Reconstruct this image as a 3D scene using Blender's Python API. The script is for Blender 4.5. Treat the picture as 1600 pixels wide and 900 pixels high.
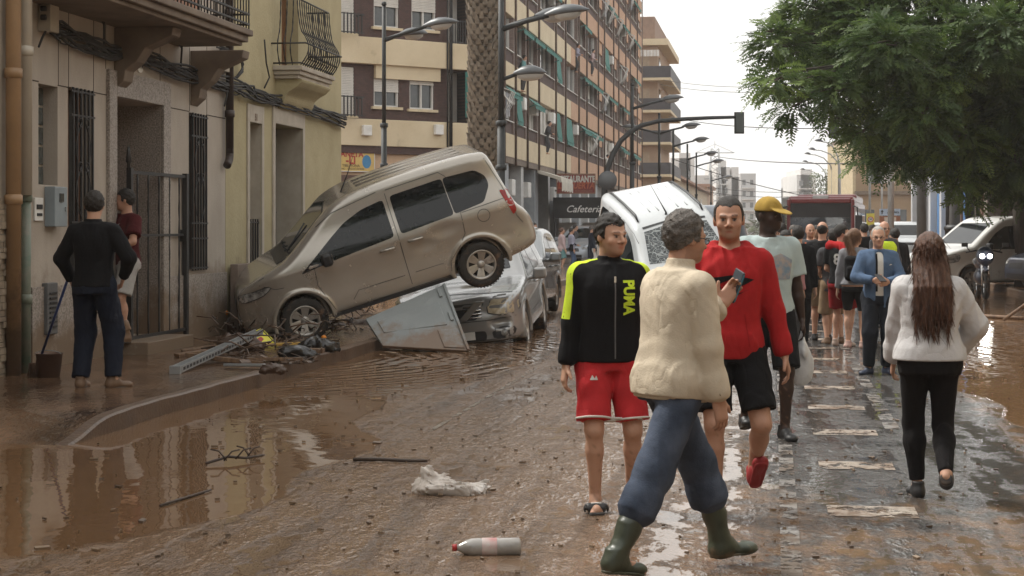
import bpy, bmesh, math, random
import numpy as np
from mathutils import Vector, Matrix, geometry
from mathutils.bvhtree import BVHTree
for o in list(bpy.data.objects): bpy.data.objects.remove(o)
scene = bpy.context.scene
COL = scene.collection
R = math.radians
rnd = random.Random(7)
F, HY, H = 2700.0, 356.0, 1.62          # focal length and horizon row of the 1600 px wide photograph, eye height
# ---------------- camera, world, sun, exposure
cd = bpy.data.cameras.new('camera'); cam = bpy.data.objects.new('camera', cd); COL.objects.link(cam)
cam.location = (0, 0, H); cam.rotation_euler = (R(90), 0, 0)
cd.sensor_width = 36; cd.lens = F/1600*36; cd.shift_y = -(450-HY)/1600
cd.clip_start = .1; cd.clip_end = 5000
cd.dof.use_dof = True; cd.dof.focus_distance = 21.0; cd.dof.aperture_fstop = 16.0
scene.camera = cam
scene.render.resolution_x = 1024; scene.render.resolution_y = 576
world = bpy.data.worlds.new('World'); scene.world = world; world.use_nodes = True
SUN_EL, SUN_AZ = 52, -62                 # degrees; azimuth from +Y (view direction) towards -X when negative
nt = world.node_tree; nt.nodes.clear()
sky = nt.nodes.new('ShaderNodeTexSky'); sky.sky_type = 'NISHITA'; sky.sun_disc = False
sky.sun_elevation = R(SUN_EL); sky.sun_rotation = R(SUN_AZ); sky.dust_density = 6; sky.air_density = 1.5; sky.ozone_density = 1
hs = nt.nodes.new('ShaderNodeHueSaturation'); hs.inputs['Saturation'].default_value = .12
mx = nt.nodes.new('ShaderNodeMixRGB'); mx.inputs[0].default_value = .62; mx.inputs[2].default_value = (9.2, 9.15, 8.9, 1)
bg = nt.nodes.new('ShaderNodeBackground'); bg.inputs[1].default_value = .118
wo = nt.nodes.new('ShaderNodeOutputWorld')
nt.links.new(sky.outputs[0], hs.inputs['Color']); nt.links.new(hs.outputs[0], mx.inputs[1])
nt.links.new(mx.outputs[0], bg.inputs[0]); nt.links.new(bg.outputs[0], wo.inputs[0])
sl = bpy.data.lights.new('sun', 'SUN'); sl.energy = 2.4; sl.angle = R(10); sl.color = (1, .96, .88)
so = bpy.data.objects.new('sun', sl); COL.objects.link(so)
sd = Vector((math.sin(R(SUN_AZ))*math.cos(R(SUN_EL)), math.cos(R(SUN_AZ))*math.cos(R(SUN_EL)), math.sin(R(SUN_EL))))
so.rotation_euler = sd.to_track_quat('Z', 'Y').to_euler(); so.location = (0, 0, 60)
vs = scene.view_settings; vs.view_transform = 'Standard'; vs.look = 'None'; vs.gamma = 1; vs.use_curve_mapping = False
vs.exposure = 0.65
scene.cycles.volume_bounces = 2; scene.cycles.max_bounces = 6
# ---------------- street frame: v to the right across the street, u along it
TH = math.atan((1210-800)/F); CT, ST = math.cos(TH), math.sin(TH)
def S(v, u, z=0.): return Vector((v*CT+u*ST, -v*ST+u*CT, z))
def PX(px, py, Y): return Vector(((px-800)/F*Y, Y, H-(py-HY)/F*Y))
def gy(py, z0=0.): return F*(H-z0)/(py-HY)
def G(px, py, z0=0.):
    Y = gy(py, z0); return Vector(((px-800)/F*Y, Y, z0))
def to_street(p): return (p[0]*CT-p[1]*ST, p[0]*ST+p[1]*CT)
def onwall(px, py, V):
    a = (px-800)/F; Y = V/(a*CT-ST); p = PX(px, py, Y); v, u = to_street(p); return u, p.z
# ---------------- object helpers
def setp(o, label=None, cat=None, group=None, kind=None):
    if label: o['label'] = label
    if cat: o['category'] = cat
    if group: o['group'] = group
    if kind: o['kind'] = kind
    return o
def thing(name, label, cat, loc=(0, 0, 0), rot=(0, 0, 0), group=None):
    o = bpy.data.objects.new(name, None); COL.objects.link(o); o.location = loc; o.rotation_euler = rot
    o.empty_display_size = .1
    return setp(o, label, cat, group)
def link(name, me, parent=None, mats=None, loc=None, rot=None):
    o = bpy.data.objects.new(name, me); COL.objects.link(o); o.parent = parent
    if loc is not None: o.location = loc
    if rot is not None: o.rotation_euler = rot
    if mats is not None:
        for m in (mats if isinstance(mats, (list, tuple)) else [mats]): me.materials.append(m)
    return o
def copy_tree(o, parent=None):
    c = o.copy(); COL.objects.link(c); c.parent = parent
    for ch in list(o.children): copy_tree(ch, c)
    return c
class MB:
    """collects boxes, tubes, sheets into one mesh"""
    def __init__(s): s.v = []; s.f = []; s.m = []; s.sm = []
    def add(s, vs, fs, mi=0, smooth=False):
        n = len(s.v); s.v += [tuple(v) for v in vs]
        for f in fs: s.f.append([n+i for i in f]); s.m.append(mi); s.sm.append(smooth)
        return s
    def box(s, x0, x1, y0, y1, z0, z1, mi=0, M=None):
        vs = [(x, y, z) for z in (z0, z1) for y in (y0, y1) for x in (x0, x1)]
        if M is not None: vs = [tuple(M @ Vector(v)) for v in vs]
        return s.add(vs, [(0, 2, 3, 1), (4, 5, 7, 6), (0, 1, 5, 4), (2, 6, 7, 3), (0, 4, 6, 2), (1, 3, 7, 5)], mi)
    def quad(s, a, b, c, d, mi=0): return s.add([a, b, c, d], [(0, 1, 2, 3)], mi)
    def tube(s, pts, r, n=8, mi=0, cap=True):
        pts = [Vector(p) for p in pts]; rs = r if isinstance(r, (list, tuple)) else [r]*len(pts)
        vs = []; fs = []; up = None
        for i, p in enumerate(pts):
            t = (pts[min(i+1, len(pts)-1)]-pts[max(i-1, 0)]).normalized()
            if up is None: up = t.orthogonal().normalized()
            else:
                up = (up-t*up.dot(t))
                up = up.normalized() if up.length > 1e-6 else t.orthogonal().normalized()
            w = t.cross(up)
            for k in range(n):
                a = 2*math.pi*k/n; vs.append(p+(up*math.cos(a)+w*math.sin(a))*rs[i])
        for i in range(len(pts)-1):
            for k in range(n): fs.append((i*n+k, i*n+(k+1) % n, (i+1)*n+(k+1) % n, (i+1)*n+k))
        if cap: fs.append(tuple(range(n-1, -1, -1))); fs.append(tuple((len(pts)-1)*n+k for k in range(n)))
        return s.add(vs, fs, mi, True)
    def lathe(s, prof, n=24, M=None, mi=0, smooth=True):
        """prof = [(radius, z)]; spins about local z"""
        vs = [(r*math.cos(2*math.pi*k/n), r*math.sin(2*math.pi*k/n), z) for r, z in prof for k in range(n)]
        if M is not None: vs = [tuple(M @ Vector(v)) for v in vs]
        fs = [(i*n+k, i*n+(k+1) % n, (i+1)*n+(k+1) % n, (i+1)*n+k) for i in range(len(prof)-1) for k in range(n)]
        return s.add(vs, fs, mi, smooth)
    def prism(s, poly, axis, d0, d1, mi=0, M=None):
        """2D polygon extruded along axis ('x','y','z')"""
        def mk(p, d): return {'x': (d, p[0], p[1]), 'y': (p[0], d, p[1]), 'z': (p[0], p[1], d)}[axis]
        n = len(poly); vs = [mk(p, d0) for p in poly]+[mk(p, d1) for p in poly]
        if M is not None: vs = [tuple(M @ Vector(v)) for v in vs]
        fs = [tuple(range(n)), tuple(range(2*n-1, n-1, -1))]+[(i, i+n, (i+1) % n+n, (i+1) % n) for i in range(n)]
        return s.add(vs, fs, mi)
    def mesh(s, name='m', fix=False):
        me = bpy.data.meshes.new(name); me.from_pydata(s.v, [], s.f)
        me.polygons.foreach_set('material_index', s.m); me.polygons.foreach_set('use_smooth', s.sm)
        if fix:
            bm = bmesh.new(); bm.from_mesh(me); bmesh.ops.recalc_face_normals(bm, faces=bm.faces); bm.to_mesh(me); bm.free()
        me.update(); return me
    def build(s, name, mats, parent=None, fix=True, loc=None, rot=None, bevel=0):
        o = link(name, s.mesh(name, fix), parent, mats, loc, rot)
        if bevel:
            b = o.modifiers.new('b', 'BEVEL'); b.width = bevel; b.segments = 2; b.limit_method = 'ANGLE'
        return o
def mesh_np(name, v, f, smooth=True):
    me = bpy.data.meshes.new(name); v = np.asarray(v, np.float32); f = np.asarray(f, np.int32)
    me.vertices.add(len(v)); me.vertices.foreach_set('co', v.ravel())
    k = f.shape[1]; me.loops.add(f.size); me.loops.foreach_set('vertex_index', f.ravel())
    me.polygons.add(len(f)); me.polygons.foreach_set('loop_start', np.arange(len(f), dtype=np.int32)*k)
    me.polygons.foreach_set('use_smooth', np.full(len(f), smooth))
    me.update(calc_edges=True); me.validate(); return me
# ---------------- materials
MATS = {}
def _n(nt, t, **kw):
    n = nt.nodes.new(t)
    for k, v in kw.items():
        if k in n.inputs: n.inputs[k].default_value = v
        else: setattr(n, k, v)
    return n
def rgb(c): return (c[0], c[1], c[2], 1)
def mat(name, c1, c2=None, rough=.8, scale=3., detail=4., bump=0., bscale=60., metal=0., spec=.5, coat=0., stretch=None,
        dirt=None, dirt_z=None, attr=None, emit=None, trans=0., rvar=0., dist=.02, sheen=0.):
    """procedural surface: two tones mixed by noise, optional fine bump, optional mud that rises from the ground"""
    if name in MATS: return MATS[name]
    m = bpy.data.materials.new(name); m.use_nodes = True; nt = m.node_tree; b = nt.nodes['Principled BSDF']
    L = nt.links.new
    tc = _n(nt, 'ShaderNodeTexCoord'); src = tc.outputs['Object']
    if stretch:
        mp = _n(nt, 'ShaderNodeMapping'); mp.inputs['Scale'].default_value = stretch; L(src, mp.inputs[0]); srcs = mp.outputs[0]
    else: srcs = src
    n1 = _n(nt, 'ShaderNodeTexNoise', Scale=scale, Detail=detail, Roughness=.6); L(srcs, n1.inputs['Vector'])
    c2 = c2 or tuple(x*.8 for x in c1)
    rp = _n(nt, 'ShaderNodeValToRGB'); rp.color_ramp.elements[0].position = .33; rp.color_ramp.elements[1].position = .67
    rp.color_ramp.elements[0].color = rgb(c2); rp.color_ramp.elements[1].color = rgb(c1)
    L(n1.outputs['Fac'], rp.inputs[0]); col = rp.outputs[0]
    if attr:
        at = _n(nt, 'ShaderNodeAttribute', attribute_name=attr)
        mm = _n(nt, 'ShaderNodeMixRGB', blend_type='MULTIPLY'); mm.inputs[0].default_value = 1
        L(at.outputs['Color'], mm.inputs[1]); L(col, mm.inputs[2]); col = mm.outputs[0]
    rsock = None
    if dirt:
        n2 = _n(nt, 'ShaderNodeTexNoise', Scale=dirt[1], Detail=6., Roughness=.7); L(src, n2.inputs['Vector'])
        fac = n2.outputs['Fac']
        r2 = _n(nt, 'ShaderNodeValToRGB'); r2.color_ramp.elements[0].position = dirt[2]; r2.color_ramp.elements[1].position = min(1, dirt[2]+.18)
        if dirt_z:
            ge = _n(nt, 'ShaderNodeNewGeometry'); sp = _n(nt, 'ShaderNodeSeparateXYZ'); L(ge.outputs['Position'], sp.inputs[0])
            mr = _n(nt, 'ShaderNodeMapRange'); mr.inputs[1].default_value = dirt_z[0]; mr.inputs[2].default_value = dirt_z[1]
            mr.inputs[3].default_value = .42; mr.inputs[4].default_value = -.25; L(sp.outputs[2], mr.inputs[0])
            ad = _n(nt, 'ShaderNodeMath', operation='ADD'); L(fac, ad.inputs[0]); L(mr.outputs[0], ad.inputs[1]); fac = ad.outputs[0]
        L(fac, r2.inputs[0])
        m2 = _n(nt, 'ShaderNodeMixRGB'); m2.inputs[2].default_value = rgb(dirt[0]); L(r2.outputs[0], m2.inputs[0]); L(col, m2.inputs[1]); col = m2.outputs[0]
        if rough < .5:
            m3 = _n(nt, 'ShaderNodeMapRange'); m3.inputs[3].default_value = rough; m3.inputs[4].default_value = .75
            L(r2.outputs[0], m3.inputs[0]); rsock = m3.outputs[0]
    L(col, b.inputs['Base Color'])
    b.inputs['Roughness'].default_value = rough; b.inputs['Metallic'].default_value = metal
    b.inputs['Specular IOR Level'].default_value = spec; b.inputs['Coat Weight'].default_value = coat
    b.inputs['Coat Roughness'].default_value = .08; b.inputs['Transmission Weight'].default_value = trans
    if sheen: b.inputs['Sheen Weight'].default_value = sheen
    if rvar and rsock is None:
        m3 = _n(nt, 'ShaderNodeMapRange'); m3.inputs[3].default_value = max(0, rough-rvar); m3.inputs[4].default_value = min(1, rough+rvar)
        L(n1.outputs['Fac'], m3.inputs[0]); rsock = m3.outputs[0]
    if rsock: L(rsock, b.inputs['Roughness'])
    if emit: b.inputs['Emission Color'].default_value = rgb(emit[0]); b.inputs['Emission Strength'].default_value = emit[1]
    if bump:
        nb = _n(nt, 'ShaderNodeTexNoise', Scale=bscale, Detail=3.); L(srcs, nb.inputs['Vector'])
        bp = _n(nt, 'ShaderNodeBump', Strength=bump, Distance=dist); L(nb.outputs['Fac'], bp.inputs['Height']); L(bp.outputs[0], b.inputs['Normal'])
    MATS[name] = m; return m
MUD = (.17, .10, .06)
def cloth(name, c, var=.8, bump=.35, bs=130):
    new = name not in MATS; m = mat(name, c, tuple(x*var for x in c), rough=.92, scale=9, bump=bump, bscale=bs, spec=.25, dist=.006)
    if new: crease(m)
    return m
def crease(m, dist=.0038, sc=5.):
    nt = m.node_tree; L = nt.links.new; b = nt.nodes['Principled BSDF']; tc = _n(nt, 'ShaderNodeTexCoord'); mp = _n(nt, 'ShaderNodeMapping'); mp.inputs['Scale'].default_value = (1.3, 1.3, .6); L(tc.outputs['Object'], mp.inputs[0])
    n = _n(nt, 'ShaderNodeTexNoise', Scale=sc, Detail=2.5, Roughness=.5, Distortion=.5); L(mp.outputs[0], n.inputs['Vector'])
    a = _n(nt, 'ShaderNodeMath', operation='SUBTRACT'); L(n.outputs['Fac'], a.inputs[0]); a.inputs[1].default_value = .5
    c = _n(nt, 'ShaderNodeMath', operation='ABSOLUTE'); L(a.outputs[0], c.inputs[0]); d = _n(nt, 'ShaderNodeMath', operation='POWER'); L(c.outputs[0], d.inputs[0]); d.inputs[1].default_value = .6
    bp = _n(nt, 'ShaderNodeBump', Strength=1., Distance=dist*3); L(d.outputs[0], bp.inputs['Height'])
    old = [l for l in nt.links if l.to_socket == b.inputs['Normal']]
    if old: L(old[0].from_socket, bp.inputs['Normal'])
    L(bp.outputs[0], b.inputs['Normal'])
M_black = mat('black_plastic', (.018, .018, .02), rough=.5, bump=.1)
M_rubber = mat('rubber', (.02, .019, .018), (.03, .026, .022), rough=.8, bump=.3, bscale=40, dirt=(MUD, 6., .52))
M_glass = mat('vehicle_glass', (.012, .014, .015), (.008, .009, .01), rough=.04, spec=.42, dirt=((.10, .075, .055), 2.2, .68))
M_iron = mat('wrought_iron', (.02, .02, .02), (.03, .026, .024), rough=.55, bump=.2)
M_chrome = mat('chrome', (.62, .62, .62), (.5, .5, .5), rough=.22, metal=1., dirt=((.2, .14, .1), 5., .6))
M_alloy = mat('alloy', (.52, .50, .47), (.40, .38, .35), rough=.38, metal=.75, scale=12, dirt=((.17, .11, .07), 9., .58))
M_steel = mat('galvanised_steel', (.36, .37, .37), (.28, .29, .3), rough=.5, metal=.4, scale=6)
M_post = mat('lamp_post_paint', (.016, .018, .019), (.024, .026, .026), rough=.6, scale=5)
M_wire = mat('cable', (.025, .023, .022), rough=.7)
M_white = mat('white_plastic', (.75, .74, .71), (.6, .58, .54), rough=.5)
# ---------------- signed distance fields and surface nets
def _v(a): return np.asarray(a, np.float32)
class Field:
    def __init__(s, lo, hi, cell, dtype=np.float32):
        s.cell = cell; s.ax = [np.arange(lo[i]-2*cell, hi[i]+3*cell, cell, dtype=np.float32) for i in range(3)]
        s.F = np.full([len(a) for a in s.ax], 1., np.float32)
    def sub(s, lo, hi):
        sl = []
        for i in range(3):
            a = int(np.searchsorted(s.ax[i], lo[i])); b = int(np.searchsorted(s.ax[i], hi[i])); sl.append(slice(a, b))
        X, Y, Z = s.ax[0][sl[0]][:, None, None], s.ax[1][sl[1]][None, :, None], s.ax[2][sl[2]][None, None, :]
        return tuple(sl), X, Y, Z
    def op(s, prim, k=0., mode='u'):
        fn, lo, hi = prim; pad = k+2.5*s.cell+.01
        sl, X, Y, Z = s.sub([a-pad for a in lo], [a+pad for a in hi])
        A = s.F[sl]
        if A.size == 0: return s
        d = fn(X, Y, Z).astype(np.float32)
        if mode == 'u':
            if k: h = np.clip(.5+.5*(A-d)/k, 0, 1); s.F[sl] = A+(d-A)*h-k*h*(1-h)
            else: s.F[sl] = np.minimum(A, d)
        elif mode == 's':
            d = -d
            if k: h = np.clip(.5-.5*(A-d)/k, 0, 1); s.F[sl] = A+(d-A)*h+k*h*(1-h)
            else: s.F[sl] = np.maximum(A, d)
        elif mode == 'i': s.F = np.maximum(s.F, fn(*[a.reshape([-1 if i == j else 1 for j in range(3)]) for i, a in enumerate(s.ax)]).astype(np.float32))
        return s
    def disp(s, fn):
        X, Y, Z = [a.reshape([-1 if i == j else 1 for j in range(3)]) for i, a in enumerate(s.ax)]
        s.F = s.F+fn(X, Y, Z).astype(np.float32); return s
    def mesh(s): return surface_nets(s.F, *s.ax)
def surface_nets(Fd, xs, ys, zs):
    Fd = Fd.copy(); Fd[0] = Fd[-1] = 1; Fd[:, 0] = Fd[:, -1] = 1; Fd[:, :, 0] = Fd[:, :, -1] = 1
    ins = Fd < 0; nx, ny, nz = Fd.shape
    c = np.zeros((nx-1, ny-1, nz-1), np.uint8)
    for dx in (0, 1):
        for dy in (0, 1):
            for dz in (0, 1): c += ins[dx:nx-1+dx, dy:ny-1+dy, dz:nz-1+dz]
    I, J, K = np.nonzero((c > 0) & (c < 8))
    if len(I) == 0: return np.zeros((0, 3)), np.zeros((0, 4), int)
    idx = np.full(c.shape, -1, np.int32); idx[I, J, K] = np.arange(len(I))
    co = [(0, 0, 0), (1, 0, 0), (0, 1, 0), (1, 1, 0), (0, 0, 1), (1, 0, 1), (0, 1, 1), (1, 1, 1)]
    val = [Fd[I+a, J+b, K+d] for a, b, d in co]; acc = np.zeros((len(I), 3), np.float32); cnt = np.zeros(len(I), np.float32)
    for a, b in ((0, 1), (2, 3), (4, 5), (6, 7), (0, 2), (1, 3), (4, 6), (5, 7), (0, 4), (1, 5), (2, 6), (3, 7)):
        va, vb = val[a], val[b]; m = (va < 0) != (vb < 0); t = np.where(m, va/np.where(m, va-vb, 1), 0)
        A, B = np.array(co[a], np.float32), np.array(co[b], np.float32)
        acc += np.where(m[:, None], A+(B-A)*t[:, None], 0); cnt += m
    p = acc/cnt[:, None]
    dx, dy, dz = xs[1]-xs[0], ys[1]-ys[0], zs[1]-zs[0]
    V = np.stack([xs[I]+p[:, 0]*dx, ys[J]+p[:, 1]*dy, zs[K]+p[:, 2]*dz], 1)
    fs = []
    for ax in range(3):
        a = [slice(1, -1)]*3; b = [slice(1, -1)]*3; a[ax] = slice(0, -1); b[ax] = slice(1, None)
        A, B = ins[tuple(a)], ins[tuple(b)]; i, j, k = np.nonzero(A != B); fl = A[i, j, k]
        o = [i, j, k]
        for q in range(3):
            if q != ax: o[q] = o[q]+1
        i, j, k = o; u, w = (ax+1) % 3, (ax+2) % 3
        def cell(du, dw):
            q = [i, j, k]; q[u] = q[u]-du; q[w] = q[w]-dw; return idx[q[0], q[1], q[2]]
        Q = np.stack([cell(1, 1), cell(0, 1), cell(0, 0), cell(1, 0)], 1)
        Q[~fl] = Q[~fl][:, ::-1]; fs.append(Q)
    return V, np.concatenate(fs)
def laplace(V, Fc, it=1, w=.5):
    for _ in range(it):
        acc = np.zeros_like(V); cnt = np.zeros(len(V), np.float32)
        for a in range(4):
            b = (a+1) % 4
            for d in range(3): acc[:, d] += np.bincount(Fc[:, a], V[Fc[:, b], d], len(V))+np.bincount(Fc[:, b], V[Fc[:, a], d], len(V))
            cnt += np.bincount(Fc[:, a], minlength=len(V))+np.bincount(Fc[:, b], minlength=len(V))
        V = V*(1-w)+acc/np.maximum(cnt, 1)[:, None]*w
    return V
# primitives return (function, lo, hi)
def cone(a, b, ra, rb, flat=0):
    """tapered capsule; flat: 1 cut at b, 2 cut at both ends"""
    a, b = _v(a), _v(b); ab = b-a; L2 = float(ab @ ab)+1e-9; Ln = math.sqrt(L2); r = max(ra, rb)
    def fn(X, Y, Z):
        px, py, pz = X-a[0], Y-a[1], Z-a[2]; tt = (px*ab[0]+py*ab[1]+pz*ab[2])/L2; t = np.clip(tt, 0, 1)
        d = np.sqrt((px-t*ab[0])**2+(py-t*ab[1])**2+(pz-t*ab[2])**2)-(ra+(rb-ra)*t)
        if flat:
            d = np.maximum(d, (tt-1)*Ln)
            if flat == 2: d = np.maximum(d, -tt*Ln)
        return d
    return fn, np.minimum(a, b)-r, np.maximum(a, b)+r
def ell(c, r, M=None):
    c, r = _v(c), _v(r); A = np.eye(3, dtype=np.float32) if M is None else np.array(M, np.float32)[:3, :3]
    ext = np.sqrt(((A*r[None, :])**2).sum(1)); mr = float(r.min())
    def fn(X, Y, Z):
        x, y, z = X-c[0], Y-c[1], Z-c[2]
        q = [(A[0, i]*x+A[1, i]*y+A[2, i]*z)/r[i] for i in range(3)]; k = np.sqrt(q[0]**2+q[1]**2+q[2]**2)
        g = np.sqrt((q[0]/r[0])**2+(q[1]/r[1])**2+(q[2]/r[2])**2)+1e-6
        return k*(k-1)/g
    return fn, c-ext, c+ext
def rbox(c, h, rr, M=None):
    c, h = _v(c), _v(h); A = np.eye(3, dtype=np.float32) if M is None else np.array(M, np.float32)[:3, :3]
    ext = (np.abs(A)*h[None, :]).sum(1)
    def fn(X, Y, Z):
        x, y, z = X-c[0], Y-c[1], Z-c[2]
        q = [np.abs(A[0, i]*x+A[1, i]*y+A[2, i]*z)-(h[i]-rr) for i in range(3)]
        return np.sqrt(sum(np.maximum(a, 0)**2 for a in q))+np.minimum(np.maximum(np.maximum(q[0], q[1]), q[2]), 0)-rr
    return fn, c-ext, c+ext
def loft(secs, M=None, o=(0, 0, 0), p=2.4):
    """stack of ellipses: secs = [(z, cx, cy, rx, ry)], in a frame M with origin o"""
    A = np.eye(3, dtype=np.float32) if M is None else np.array(M, np.float32)[:3, :3]; o = _v(o)
    s = np.array(secs, np.float32); zf = np.linspace(s[0, 0], s[-1, 0], 60); tb = [np.interp(zf, s[:, 0], s[:, i]) for i in range(1, 5)]
    ker = np.array([1, 2, 3, 2, 1])/9.
    tb = [np.convolve(np.pad(t, 2, mode='edge'), ker, 'valid') for t in tb]
    R_ = float(max(s[:, 3].max(), s[:, 4].max())+np.abs(s[:, 1:3]).max())
    pts = np.array([[x, y, z] for x in (-R_, R_) for y in (-R_, R_) for z in (s[0, 0], s[-1, 0])]) @ A.T+o
    def fn(X, Y, Z):
        x, y, z = X-o[0], Y-o[1], Z-o[2]
        q = [A[0, i]*x+A[1, i]*y+A[2, i]*z for i in range(3)]
        cx, cy, rx, ry = [np.interp(q[2], zf, t).astype(np.float32) for t in tb]
        k = (np.abs((q[0]-cx)/rx)**p+np.abs((q[1]-cy)/ry)**p+1e-9)**(1/p)
        d = (k-1)*np.minimum(rx, ry)
        return np.maximum(d, np.maximum(s[0, 0]-q[2], q[2]-s[-1, 0]))
    return fn, pts.min(0), pts.max(0)
_rs = np.random.RandomState(3); _W = [( _rs.normal(size=3), _rs.uniform(0, 6.28), _rs.normal(size=3), _rs.uniform(0, 6.28)) for _ in range(24)]
def folds(amp, freq, seed=0, st=(1, 1, .42)):
    """cloth wrinkles: long soft ridges that wander"""
    def fn(X, Y, Z):
        X, Y, Z = X*freq*st[0], Y*freq*st[1], Z*freq*st[2]; t = 0
        for i in range(3):
            a, ph, b, pb = _W[(seed*3+i) % 24]
            w = np.sin((b[0]*X+b[1]*Y+b[2]*Z)*.5+pb+seed)
            v = np.sin(a[0]*X+a[1]*Y+a[2]*Z*(1 if i else 2.2)+ph+2.2*w)
            t = t+np.exp(-((v-.6)/.42)**2)*(.55+.45*w)
        return -amp*(t-.6)
    return fn
# ---------------- patches projected on a surface
def bvh_of(me):
    return BVHTree.FromPolygons([v.co for v in me.vertices], [p.vertices[:] for p in me.polygons])
def tess(poly, step):
    pts = []; n = len(poly)
    for i in range(n):
        a, b = Vector(poly[i]), Vector(poly[(i+1) % n]); k = max(1, int((b-a).length/step))
        for j in range(k): pts.append(a+(b-a)*j/k)
    nb = len(pts); xs = [p[0] for p in poly]; ys = [p[1] for p in poly]
    def inside(x, y):
        c = False
        for i in range(n):
            x1, y1 = poly[i]; x2, y2 = poly[i-1]
            if (y1 > y) != (y2 > y) and x < (x2-x1)*(y-y1)/(y2-y1)+x1: c = not c
        return c
    x = min(xs)+step*.5
    while x < max(xs):
        y = min(ys)+step*.5
        while y < max(ys):
            if inside(x, y) and min((Vector((x, y))-p).length for p in pts[:nb]) > step*.4: pts.append(Vector((x, y)))
            y += step
        x += step
    r = geometry.delaunay_2d_cdt([Vector((p[0], p[1])) for p in pts], [], [list(range(nb))], 1, 1e-5)
    return [tuple(p) for p in r[0]], [tuple(f) for f in r[2]]
def smooth_poly(pts, n=4, closed=True):
    out = []; N = len(pts)
    for i in range(N if closed else N-1):
        p0, p1, p2, p3 = [Vector(pts[(i+k) % N if closed else max(0, min(N-1, i+k))]) for k in (-1, 0, 1, 2)]
        for j in range(n):
            t = j/n; out.append(tuple(.5*((2*p1)+(p2-p0)*t+(2*p0-5*p1+4*p2-p3)*t*t+(3*p1-p0-3*p2+p3)*t**3)))
    if not closed: out.append(tuple(pts[-1]))
    return out
def round_poly(pts, r, n=3):
    out = []; N = len(pts)
    for i in range(N):
        p, a, b = Vector(pts[i]), Vector(pts[i-1]), Vector(pts[(i+1) % N])
        da, db = a-p, b-p; ra = min(r, da.length*.45, db.length*.45); A = p+da.normalized()*ra; B = p+db.normalized()*ra
        for j in range(n+1):
            t = j/n; out.append(tuple(A*(1-t)**2+p*2*t*(1-t)+B*t*t))
    return out
def patch(me_or_bvh, poly, frame, off=.004, step=.06, maxd=5., tri=None, thick=0):
    """poly in the 2D plane of frame (o, ex, ey, dir): each point shot along dir onto the surface"""
    bv = me_or_bvh; o, ex, ey, d = [Vector(q) for q in frame]
    P, Fs = tri if tri else tess(poly, step); out = []; hits = 0; last = None
    for p in P:
        q = o+ex*p[0]+ey*p[1]; h = bv.ray_cast(q, d, maxd)
        if h[0] is None: out.append(None)
        else: out.append(h[0]-d*off); hits += 1
    if not hits: return MB()
    for i, v in enumerate(out):       # missed points take the depth of the nearest hit
        if v is None:
            j = min((k for k in range(len(P)) if out[k] is not None and not isinstance(out[k], tuple)), key=lambda k: (P[k][0]-P[i][0])**2+(P[k][1]-P[i][1])**2)
            q = o+ex*P[i][0]+ey*P[i][1]; out[i] = ('m', q+d*((out[j]-q).dot(d)))
    vs = [v[1] if isinstance(v, tuple) else v for v in out]
    m = MB(); m.add(vs, Fs, 0, True)
    return m
def strip(bv, pts, w, frame, off=.004, maxd=5., closed=False):
    """thin line (door gap, trim) along a 2D polyline projected on a surface"""
    pts = [Vector(p) for p in pts]; 
    if closed: pts.append(pts[0])
    dn = []
    for a, b in zip(pts, pts[1:]):
        k = max(1, int((b-a).length/.06)); dn += [a+(b-a)*j/k for j in range(k)]
    dn.append(pts[-1]); L = []
    for i, p in enumerate(dn):
        t = (dn[min(i+1, len(dn)-1)]-dn[max(0, i-1)]).normalized(); nrm = Vector((-t[1], t[0])); L += [p+nrm*w/2, p-nrm*w/2]
    F_ = [(2*i, 2*i+1, 2*i+3, 2*i+2) for i in range(len(dn)-1)]
    return patch(bv, None, frame, off, tri=([tuple(p) for p in L], F_), maxd=maxd)
def text_tri(s, size, bold=0., italic=0., font=None, align='CENTER'):
    c = bpy.data.curves.new('t', 'FONT'); c.body = s; c.size = size; c.offset = bold; c.shear = italic; c.align_x = align; c.align_y = 'CENTER'; c.resolution_u = 3
    o = bpy.data.objects.new('t', c); COL.objects.link(o); dg = bpy.context.evaluated_depsgraph_get(); dg.update()
    me = bpy.data.meshes.new_from_object(o.evaluated_get(dg))
    P = [(v.co.x, v.co.y) for v in me.vertices]; Fs = [tuple(p.vertices) for p in me.polygons]
    bpy.data.objects.remove(o); bpy.data.curves.remove(c); bpy.data.meshes.remove(me); return P, Fs
def text_on(s, size, frame, sx=1., sy=1., thick=.004, **kw):
    """flat lettering in the plane of frame (o, ex, ey)"""
    P, Fs = text_tri(s, size, **kw); o, ex, ey = [Vector(q) for q in frame]; n = ex.cross(ey).normalized()
    m = MB(); m.add([o+ex*p[0]*sx+ey*p[1]*sy+n*thick for p in P], Fs); return m
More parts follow.
